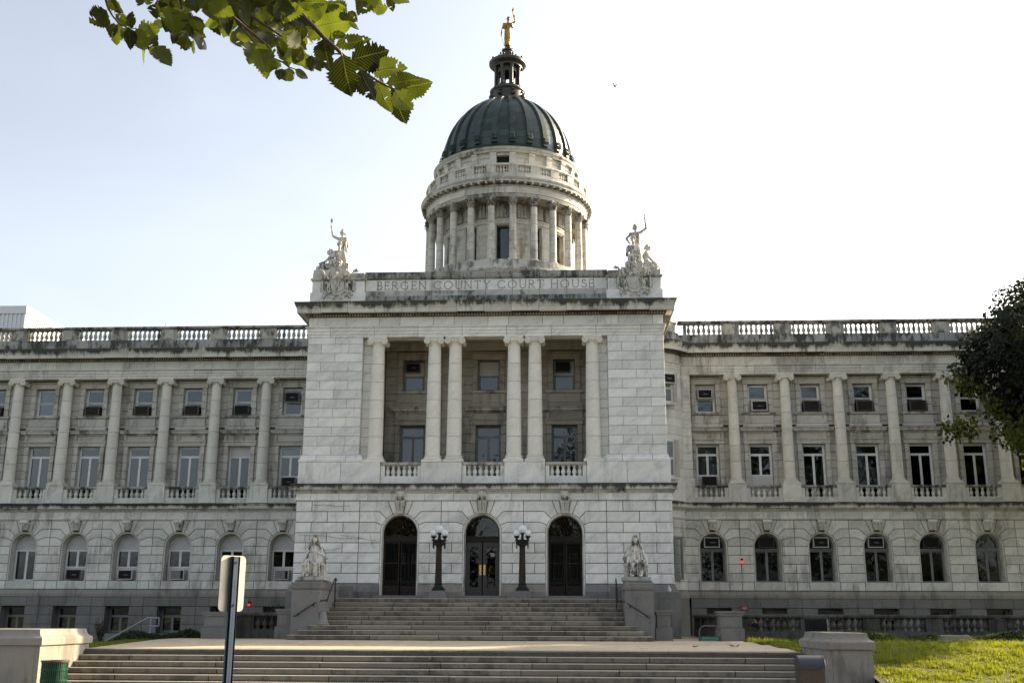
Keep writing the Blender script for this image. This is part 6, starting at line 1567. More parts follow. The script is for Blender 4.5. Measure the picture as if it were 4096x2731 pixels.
ac(-WXs[0] - .03, yu + .1, 10.12, 'black', 'black unit high in the left wing top window nearest the centre block')
ac(-WXs[1] + .02, yu, 9.52, 'dark', 'flat black unit in the second top floor window left of the centre block')
for i, nn in ((2, 'third'), (3, 'fourth'), (4, 'fifth')): ac(-WXs[i] + .02, yu, 9.52, 'fin', 'brown finned unit in the %s top floor window left of the centre block' % nn)
ac(-WXs[6] + .02, yu, 9.52, 'fin', 'finned unit cut by the left picture edge, top floor of the left wing')
ac(-WXs[0] + .02, yu + .05, 6.30, 'black', 'black unit behind the balusters, left wing, beside the centre block', sc=.95)
ac(WXs[0] - .03, yu + .05, 10.13, 'white', 'white framed unit high in the right wing top window nearest the centre block')
ac(WXs[1] + .03, yu, 9.56, 'white', 'white framed unit below the curtain, second top floor window, right wing', sc=1.08)
for i, nn in ((2, 'third'), (3, 'fourth'), (4, 'fifth')): ac(WXs[i] + .0, yu, 9.53, 'fin', 'brown finned unit in the %s top floor window right of the centre block' % nn, sc=1.08)
ac(WXs[0] + .02, yu + .05, 6.28, 'dark', 'dark unit behind the balusters, right wing, beside the centre block', sc=.95)
ac(7.52, 5.9, 10.52, 'white', 'white cased unit in the bend wall window between centre block and right wing', math.atan2(.2, .6))
ac(-3.03 - .05, YL - .0, 10.28, 'black', 'unit high in the left window of the loggia', sc=.9)
ac(3.03 - .05, YL - .0, 10.28, 'dark', 'unit high in the right window of the loggia', sc=.92)
gl = ['first', 'second', 'third', 'fourth', 'fifth', 'sixth', 'seventh']
for i, k in enumerate(GR[-1]):
    if k == 'ac': ac(-WXs[i] + .02, WY + .12, 2.24, 'grey' if i in (0, 2) else 'black' if i > 3 else 'white' if i == 3 else 'grey', 'pale unit at the foot of the %s arched window left of the centre block' % gl[i], sc=1.0)
for i, k in enumerate(GR[1]):
    if k == 'ac': ac(WXs[i] - .02, WY + .22, 3.63, ['white', 'dark', 'white', 'white', 'dark'][i], '%s unit in the lunette of the %s arch right of the centre block' % (['white framed', 'dark louvred', 'white framed', 'white framed', 'dark framed'][i], gl[i]), sc=1.02)

# ================= handrails, lights, signs =================
def rail_(pts, r, mat, label, posts=(), cat='handrail', name='handrail'):
    p0 = Vector(posts[0][1]) if posts else Vector(pts[0]); e = thing(name, label, cat, tuple(p0))
    T = Matrix.Translation(-p0); obj('rail', M().path([Vector(p) for p in pts], r * .85, 10).tf(T), mat, e)
    for a, b in posts: obj('post', M().tube(a, b, r * .9, r * .9, 8).tf(T), mat, e)
RUST = plain('dark_painted_rail', (.035, .028, .024), .45, .3, var=.4)
rail_([(-4.72, -4.25, 1.18), (-4.72, -3.15, 1.94), (-4.72, -2.95, 1.97), (-4.72, -2.8, 1.90)], .024, RUST, 'dark handrail climbing beside the left statue pedestal', [((-4.72, -3.0, 1.95), (-4.72, -3.0, 1.0)), ((-4.72, -4.2, 1.24), (-4.96, -4.2, 1.20))])
rail_([(4.72, -4.25, 1.18), (4.72, -3.15, 1.94), (4.72, -2.95, 1.97), (4.72, -2.8, 1.90)], .024, RUST, 'dark handrail climbing beside the right statue pedestal', [((4.72, -3.0, 1.95), (4.72, -3.0, 1.0)), ((4.72, -4.2, 1.24), (4.96, -4.2, 1.20))])
rail_([(-5.03, -4.37, 1.16), (-5.76, -4.37, .70)], .024, RUST, 'short sloping grab rail on the front of the left pedestal', [((-5.13, -4.37, 1.10), (-5.13, -4.27, 1.04)), ((-5.63, -4.37, .78), (-5.63, -4.27, .74))])
rail_([(5.01, -4.37, 1.16), (5.74, -4.37, .70)], .024, RUST, 'short sloping grab rail on the front of the right pedestal', [((5.11, -4.37, 1.10), (5.11, -4.27, 1.04)), ((5.63, -4.37, .78), (5.63, -4.27, .74))])
WR = plain('pale_galvanised_pipe', (.38, .39, .42), .45, .2, var=.1)
rail_([(-15.1, 2, -.50), (-13.0, 2, .64), (-12.55, 2, .64), (-12.55, 2, .34), (-12.85, 2, .34)], .028, WR, 'white pipe handrail sloping down to a basement door, left wing', [((-12.87, 2, .64), (-12.87, 2, -.3)), ((-14.45, 2, -.16), (-14.45, 2, -.5))])
rail_([(7.28, -4.2, .0), (7.28, -4.2, .30), (7.33, -4.2, .42), (7.45, -4.2, .47), (7.78, -4.2, .47), (7.90, -4.2, .42), (7.95, -4.2, .30), (7.95, -4.2, .0)], .032, plain('dull_steel_tube', (.10, .11, .11), .5, .4), 'low bent steel tube guard beside the right granite pier', cat='guard rail', name='tube_guard')
rail_([(17.0, -2.9, .75), (19.6, -2.9, .0)], .016, IRON, 'thin black handrail over the ivy at the far right', [((16.99, -2.9, .75), (16.99, -2.9, -.1)), ((19.5, -2.9, .05), (19.5, -2.9, -.3))])
for (x, y, z, lab, pipe) in ((10.46, WY, 3.02, 'red warning light on the pier between the first two arched windows, right wing', True), (-10.53, WY - .05, 1.19, 'small red warning light low on the left wing base behind the signpost', False)):
    e = thing('alarm_light', lab, 'alarm light', (x, y, z))
    RED, n, l, p = new_mat('lit_red_lens'); p.inputs['Base Color'].default_value = (.5, .005, .005, 1); p.inputs['Emission Color'].default_value = (1, .02, .015, 1); p.inputs['Emission Strength'].default_value = 1.1
    obj('housing', M().tube((0, 0, .10), (0, -.13, .10), .05, .045, 10).tube((0, -.09, .06), (0, -.09, .12), .03, .05, 10), IRON, e); obj('lens', M().sphere((0, -.10, .0), .042, 8, .048), RED, e)
    if pipe: obj('conduit', M().tube((0, -.02, -.02), (0, -.02, -1.15), .008, .008, 5), SHADY, e)
e = thing('fire_hose_connection', 'green twin hose inlet with red caps on the right areaway balustrade', 'hose inlet', (9.26, -2.78, .56))
GRN = plain('green_enamel', (.03, .09, .055), .35); REDP = plain('faded_red_cap', (.22, .03, .025), .5)
obj('body', M().tube((0, .05, 0), (0, -.10, 0), .10, .09, 16).sphere((0, -.10, .0), .09, 8), GRN, e)
for q in (-1, 1): obj('cap', M().tube((q * .07, -.10, -.01), (q * .14, -.17, -.01), .045, .045, 10), REDP, e)
e = thing('notice_sign', 'small red notice plate with white lines on the granite base of the right wing', 'sign', (10.47, WY - .085, 1.12))
SIGNR = plain('red_sign_enamel', (.30, .012, .02), .4, var=.1)
obj('plate', M().box(-.15, .15, -.006, .006, -.09, .09), SIGNR, e)
tx = M()
for k, (a, b) in enumerate([(-.09, .10), (-.12, .12), (-.11, .11), (-.06, .06)]):
    x = a
    rn = random.Random(k)
    while x < b: q = rn.uniform(.012, .03); tx.box(x, min(b, x + q), -.009, -.006, .05 - .035 * k - .008, .05 - .035 * k + .006); x += q + .007
obj('lettering', tx, WHITEF, e)
e = thing('entrance_sign', 'low green sign reading ENTRANCE at the foot of the bent tube guard', 'sign', (7.60, -4.26, .02))
obj('plate', M().box(-.33, .33, -.008, .008, 0, .13), plain('green_sign_enamel', (.01, .09, .06), .4, var=.1), e)
def text_mesh(body, size, mat, name='lettering'):
    txt = bpy.data.curves.new('t', 'FONT'); txt.body = body; txt.size = size; txt.align_x = 'CENTER'; txt.extrude = .001
    to = bpy.data.objects.new('t', txt); TS.collection.objects.link(to); dg = tsdg()
    me = bpy.data.meshes.new_from_object(to.evaluated_get(dg)); bpy.data.objects.remove(to); me.name = name; me.materials.clear(); me.materials.append(mat)
    me.transform(Matrix.Rotation(PI / 2, 4, 'X')); return me
put('lettering', text_mesh('ENTRANCE', .10, plain('pale_green_letters', (.25, .5, .42), .5)), e, (0, -.011, .035))
e = obj('floodlight', M().tube((0, 0, 0), (0, 0, -.10), .02, .02, 8).tube((0, 0, -.10), (.02, -.05, -.22), .05, .07, 12).sphere((.02, -.05, -.22), .06, 8), ACWHITE, None, (6.70, -.38, 1.86)); tag(e, 'small white floodlight under the right corner of the marble ground storey', 'floodlight')
# street sign seen from the back
sg_ = thing('street_sign', 'blank sheet metal sign back on a dark perforated post before the lower steps', 'sign', (.105, -30.0, -1.04))
def sgp(u): return u
POST = plain('dark_blue_green_steel_post', (.010, .032, .065), .45, .1, var=.3); SHEET = plain('bare_aluminium_sheet', (.42, .40, .34), .45, .35, var=.22, sc=7)
ht = 2.275
po = M(); w = .030
prof = [(-.048, -.012), (-.040, .018), (-.026, .020), (-.020, -.012), (.020, -.012), (.026, .020), (.040, .018), (.048, -.012), (.044, -.016), (.036, .012), (.030, .012), (.024, -.018), (-.024, -.018), (-.030, .012), (-.036, .012), (-.044, -.016)]
k = len(prof); po.add([(x, y, -.6) for x, y in prof] + [(x, y, ht) for x, y in prof], [(i, (i + 1) % k, k + (i + 1) % k, k + i) for i in range(k)] + [tuple(range(k))[::-1], tuple(range(k, 2 * k))])
pst = obj('post', po, POST, sg_, None, R(52))
hl = M()
for i in range(80): hl.tube((0, -.0185, .05 + i * .0254 + .0), (0, -.0192, .05 + i * .0254), .0045, .0045, 6)
obj('punched_hole', hl, WHITEF if False else ACDARK, sg_, None, R(52), kind='stuff')
def rrect(w, h, r, z0):
    p = []
    for cx, cz, a in ((w / 2 - r, z0 + h - r, 0), (-w / 2 + r, z0 + h - r, 90), (-w / 2 + r, z0 + r, 180), (w / 2 - r, z0 + r, 270)):
        p += [(cx + r * cos(R(a + t)), cz + r * sin(R(a + t))) for t in (0, 30, 60, 90)]
    return p
obj('sign_plate', M().poly(rrect(.27, .50, .04, 1.785), .021, .0235), SHEET, sg_, None, R(52))
obj('bolt', M().tube((0, -.03, 1.84), (0, .03, 1.84), .008, .008, 6).tube((0, -.03, 2.22), (0, .03, 2.22), .008, .008, 6), IRON, sg_, None, R(52))

# ================= bins, bench, litter, bird =================
GB = plain('green_coated_steel', (.006, .075, .035), .35, 0, var=.2)
e = thing('litter_bin', 'green slatted steel litter bin in front of the left end wall', 'litter bin', (-8.83, -14.3, -1.04))
rb = .29
for k in range(40):
    a = 2 * PI * k / 40; q = M().box(-.009, .009, -.004, .004, .05, .72).tf(Matrix.Translation((rb * cos(a), rb * sin(a), 0)) @ Matrix.Rotation(a + PI / 2, 4, 'Z'))
    obj('slat', q, GB, e)
for z in (.06, .30, .54, .70): obj('hoop', M().lathe([(rb + .005, z - .012), (rb + .014, z - .012), (rb + .014, z + .012), (rb + .005, z + .012)], 0, 0, 40, closed=True), GB, e)
obj('rim', M().lathe([(rb - .05, .705), (rb + .025, .705), (rb + .03, .725), (rb + .02, .74), (rb - .05, .74)], 0, 0, 40, closed=True), plain('rusty_rim', (.10, .05, .035), .6), e)
obj('liner', M().lathe([(.24, .04), (.25, .70)], 0, 0, 28), plain('dark_green_liner', (.006, .02, .012), .7), e)
e = thing('trash_bin', 'pebbled brown bin with a grey domed hood in front of the right end wall', 'trash bin', (8.56, -14.3, -1.04)); e.scale = (.88, .88, .97)
PEB, n, l, p = new_mat('exposed_pebble_concrete'); g = n.new('ShaderNodeNewGeometry'); vo = n.new('ShaderNodeTexVoronoi'); vo.inputs['Scale'].default_value = 55; l.new(g.outputs['Position'], vo.inputs['Vector'])
l.new(mixc(n, l, vo.outputs['Distance'], (.13, .09, .055), (.025, .018, .012)), p.inputs['Base Color']); p.inputs['Roughness'].default_value = .7
bp = n.new('ShaderNodeBump'); bp.inputs['Strength'].default_value = .6; bp.inputs['Distance'].default_value = .01; bp.invert = True; l.new(vo.outputs['Distance'], bp.inputs['Height']); l.new(bp.outputs[0], p.inputs['Normal'])
obj('body', M().box(-.31, .31, -.31, .31, 0, .66), PEB, e)
HOOD = plain('weathered_grey_hood', (.045, .048, .055), .4, 0, var=.2)
pr = [(-.33, 0)] + [(-.33 * cos(R(a)), .05 + .26 * sin(R(a))) for a in range(0, 181, 12)] + [(.33, 0)]
hd = M(); K = len(pr); hd.add([(-.32, y, .665 + z) for y, z in pr] + [(.32, y, .665 + z) for y, z in pr], [(i, i + 1, K + i + 1, K + i) for i in range(K - 1)] + [tuple(range(K))[::-1]]); hd.sm = True
ho = obj('hood', hd, HOOD, e, None, 0)
obj('opening', M().add([(.318, y * .86, .69 + z * .82) for y, z in pr], [tuple(range(K))]), IRON, e)
obj('hood_rim', M().path([Vector((.32, y, .665 + z)) for y, z in pr], .012, 6), HOOD, e)
e = thing('slatted_bench', 'black slatted metal bench back rising behind the right end wall', 'bench', (10.13, -8.2, -.12)); e.scale = (.82, 1, 1)
obj('back_panel', M().box(-.38, .38, .15, .17, .45, .80), IRON, e)
for k in range(13):
    x = -.34 + .057 * k; obj('slat', M().path([V3(x, -.18, .42), V3(x, .05, .44), V3(x, .10, .55), V3(x, .14, .80), V3(x, .22, .84)], .018, 6), IRON, e)
obj('top_rail', M().tube((-.40, .22, .84), (.40, .22, .84), .028, .028, 8), IRON, e); obj('seat_rail', M().tube((-.4, -.18, .42), (.4, -.18, .42), .025, .025, 8), IRON, e)
for q in (-1, 1): obj('leg', M().path([V3(q * .38, .2, .82), V3(q * .38, .1, .4), V3(q * .38, -.15, .4), V3(q * .38, -.15, 0)], .022, 6).tube((q * .38, .1, .42), (q * .38, .2, 0), .022, .022, 6), IRON, e)
DL = plain('dry_brown_leaf', (.11, .065, .035), .8)
for i, (x, y, lab) in enumerate(((6.6, -8.6, 'curled dry leaf lying on the right half of the plaza, nearer the middle'), (7.8, -8.1, 'spiky dry leaf lying on the plaza towards the right end wall'))):
    mb = M(); rn = random.Random(i + 3)
    for k in range(6): a = rn.uniform(0, 6.28); q = rn.uniform(.06, .13); mb.add([(0, 0, .01), (q * cos(a - .25), q * sin(a - .25), rn.uniform(.01, .06)), (q * 1.3 * cos(a), q * 1.3 * sin(a), rn.uniform(0, .09)), (q * cos(a + .25), q * sin(a + .25), rn.uniform(.01, .06))], [(0, 1, 2, 3)])
    tag(obj('fallen_leaf', mb, DL, None, (x, y, pz(y) + .005)), lab, 'leaf')
mb = M(); ell(mb, (0, 0, 0), (.14, .055, .05)); ell(mb, (.15, 0, .02), (.045, .035, .035)); mb.v = [(x * .75, y * .75, z * .75) for x, y, z in mb.v]; mb.add([(.04, 0, .02), (-.04, 0, .02), (-.08, .12, .05), (-.02, .11, .05)], [(0, 1, 2, 3)]); mb.add([(.04, 0, .02), (-.04, 0, .02), (-.08, -.12, .05), (-.02, -.11, .05)], [(3, 2, 1, 0)]); mb.add([(-.12, 0, 0), (-.26, .05, .01), (-.26, -.05, .01)], [(0, 1, 2)])
tag(obj('bird', mb, IRON, None, (5.45, 5, 24.15), R(70)), 'tiny dark bird flying in the sky right of the dome', 'bird')
# penthouse of a building behind the left wing
e = thing('metal_penthouse', 'white ribbed metal rooftop building rising behind the left wing balustrade', 'building', (-38, 34, -1))
MET = plain('white_ribbed_metal', (.62, .63, .64), .4, .2, var=.05)
obj('wall', M().box(-8, 3.8, -4, 14, 0, 21.9), MET, e); obj('roof_edge', M().box(-8.1, 3.9, -4.1, 14.1, 21.9, 22.45), MET, e)
rb_ = M()
for k in range(40): rb_.box(-8 + k * .3, -7.88 + k * .3, -4.05, -4, 15, 21.9)
for k in range(60): rb_.box(3.8, 3.85, -4 + k * .3, -3.88 + k * .3, 15, 21.9)
obj('standing_seam', rb_, MET, e, kind='stuff')
# ================= vegetation =================
def leaf_mat(name, top, trans, tf_=.55, vein=True, rough=.45):
    mt, n, l, p = new_mat(name)
    oi = n.new('ShaderNodeObjectInfo'); ge = n.new('ShaderNodeNewGeometry')
    f = noi(n, l, ge.outputs['Position'], 9 if vein else 1.2, 4)
    v = mth(n, l, 'ADD', mth(n, l, 'MULTIPLY', f, .7), mth(n, l, 'MULTIPLY', oi.outputs['Random'], .5))
    c1 = mixc(n, l, ramp(n, l, v, .3, .9), top, tuple(x * 1.7 for x in top)); c2 = mixc(n, l, ramp(n, l, v, .3, .9), trans, tuple(min(1, x * 1.5) for x in trans))
    if name == 'elm_leaf':
        dk = mth(n, l, 'ADD', .22, mth(n, l, 'MULTIPLY', mth(n, l, 'POWER', oi.outputs['Random'], 2.0), 1.9)); c1 = mixc(n, l, 1.0, c1, dk, 'MULTIPLY'); c2 = mixc(n, l, 1.0, c2, dk, 'MULTIPLY')
    if vein:
        tc = n.new('ShaderNodeTexCoord'); sp = n.new('ShaderNodeSeparateXYZ'); l.new(tc.outputs['Object'], sp.inputs[0])
        ax = mth(n, l, 'ABSOLUTE', sp.outputs[0]); fr = mth(n, l, 'FRACT', mth(n, l, 'MULTIPLY', mth(n, l, 'SUBTRACT', sp.outputs[1], mth(n, l, 'MULTIPLY', ax, .75)), 13.0))
        vn = mth(n, l, 'MAXIMUM', mth(n, l, 'LESS_THAN', fr, .13), mth(n, l, 'LESS_THAN', ax, .014))
        vn = mth(n, l, 'MULTIPLY', vn, .22); c1 = mixc(n, l, vn, c1, (.17, .18, .06)); c2 = mixc(n, l, vn, c2, (.35, .42, .08))
        sh = mth(n, l, 'ABSOLUTE', mth(n, l, 'SUBTRACT', fr, .5)); bp = n.new('ShaderNodeBump'); bp.inputs['Strength'].default_value = .2; bp.inputs['Distance'].default_value = .006
        l.new(sh, bp.inputs['Height']); l.new(bp.outputs[0], p.inputs['Normal'])
    l.new(c1, p.inputs['Base Color']); p.inputs['Roughness'].default_value = rough; p.inputs['Specular IOR Level'].default_value = .35
    t = n.new('ShaderNodeBsdfTranslucent'); l.new(c2, t.inputs[0]); mx = n.new('ShaderNodeMixShader'); mx.inputs[0].default_value = tf_
    l.new(p.outputs[0], mx.inputs[1]); l.new(t.outputs[0], mx.inputs[2]); l.new(mx.outputs[0], n['Material Output'].inputs[0]); return mt
ELM = leaf_mat('elm_leaf', (.030, .032, .014), (.060, .078, .004), .36)
MAPLE = leaf_mat('maple_leaf_dark', (.008, .011, .006), (.02, .025, .004), .25, False, .7)
MAPLE2 = leaf_mat('maple_leaf_green', (.05, .065, .012), (.15, .17, .01), .5, False)
STREET = leaf_mat('street_tree_leaf', (.018, .024, .008), (.03, .035, .004), .3, False)
IVY = leaf_mat('ivy_leaf', (.020, .030, .010), (.05, .08, .01), .3, False, .75)
BLADE = leaf_mat('grass_blade', (.062, .080, .013), (.215, .24, .010), .5, False, .5)
BARK = plain('grey_brown_bark', (.075, .058, .042), .9, var=.4, sc=12, bump=.6)
TWIG = plain('young_twig_bark', (.065, .042, .028), .7, var=.3, sc=20)
def leaf_mesh(w, seed, mat):
    rn = random.Random(seed); N = 24; L_, R_, Mid = [], [], []
    curl = rn.uniform(.04, .16); fold = rn.uniform(.05, .22); side = rn.uniform(-.08, .08)
    prof = lambda t: (sin(PI * min(1, t * 1.0) ** .80) ** .85) * (1 - .25 * t)
    vs = []; fs = []
    for i in range(N + 1):
        t = i / N; hw = w * .5 * prof(t) * 1.12
        if t > .93: hw = w * .04 * (1 - t) / .07
        jag = 1 + (.10 if i % 2 else -.07) * rn.uniform(.4, 1.6) + rn.uniform(-.04, .04) if 0 < i < N else 1
        z = -curl * (t - .45) ** 2 * 2 + .02 * sin(9 * t + seed); x0 = side * sin(PI * t)
        yl = t + (.022 if i % 2 else -.01)
        xl = -hw * jag; xr = hw * (1 + (.10 if (i + 1) % 2 else -.07) * rn.uniform(.4, 1.6) + rn.uniform(-.04, .04) if 0 < i < N else 1)
        if rn.random() < .10: xl *= .72
        if rn.random() < .06: xr *= .72
        vs += [(x0 + xl, yl, z + fold * abs(xl) + rn.uniform(-.008, .008)), (x0 + xl * .5, t - .01, z + fold * abs(xl) * .45), (x0, t, z), (x0 + xr * .5, t - .01, z + fold * abs(xr) * .45), (x0 + xr, yl, z + fold * abs(xr) + rn.uniform(-.008, .008))]
    hole = set()
    if seed % 3 == 0: hole = {rn.randrange(8, 4 * N - 8) for _ in range(2)}
    for i in range(N):
        for q in range(4):
            if i * 4 + q in hole: continue
            fs.append((i * 5 + q, i * 5 + q + 1, i * 5 + q + 6, i * 5 + q + 5))
    mb = M().add(vs, fs)
    mb.tube((0, -.10, .0), (0, .02, 0), .012, .012, 5); mb.tube((0, 0, -.004), (side, .6, -.01 - curl * .02), .010, .004, 4)
    me = mesh('leaf', mb, mat, False); me.shade_smooth(); return me
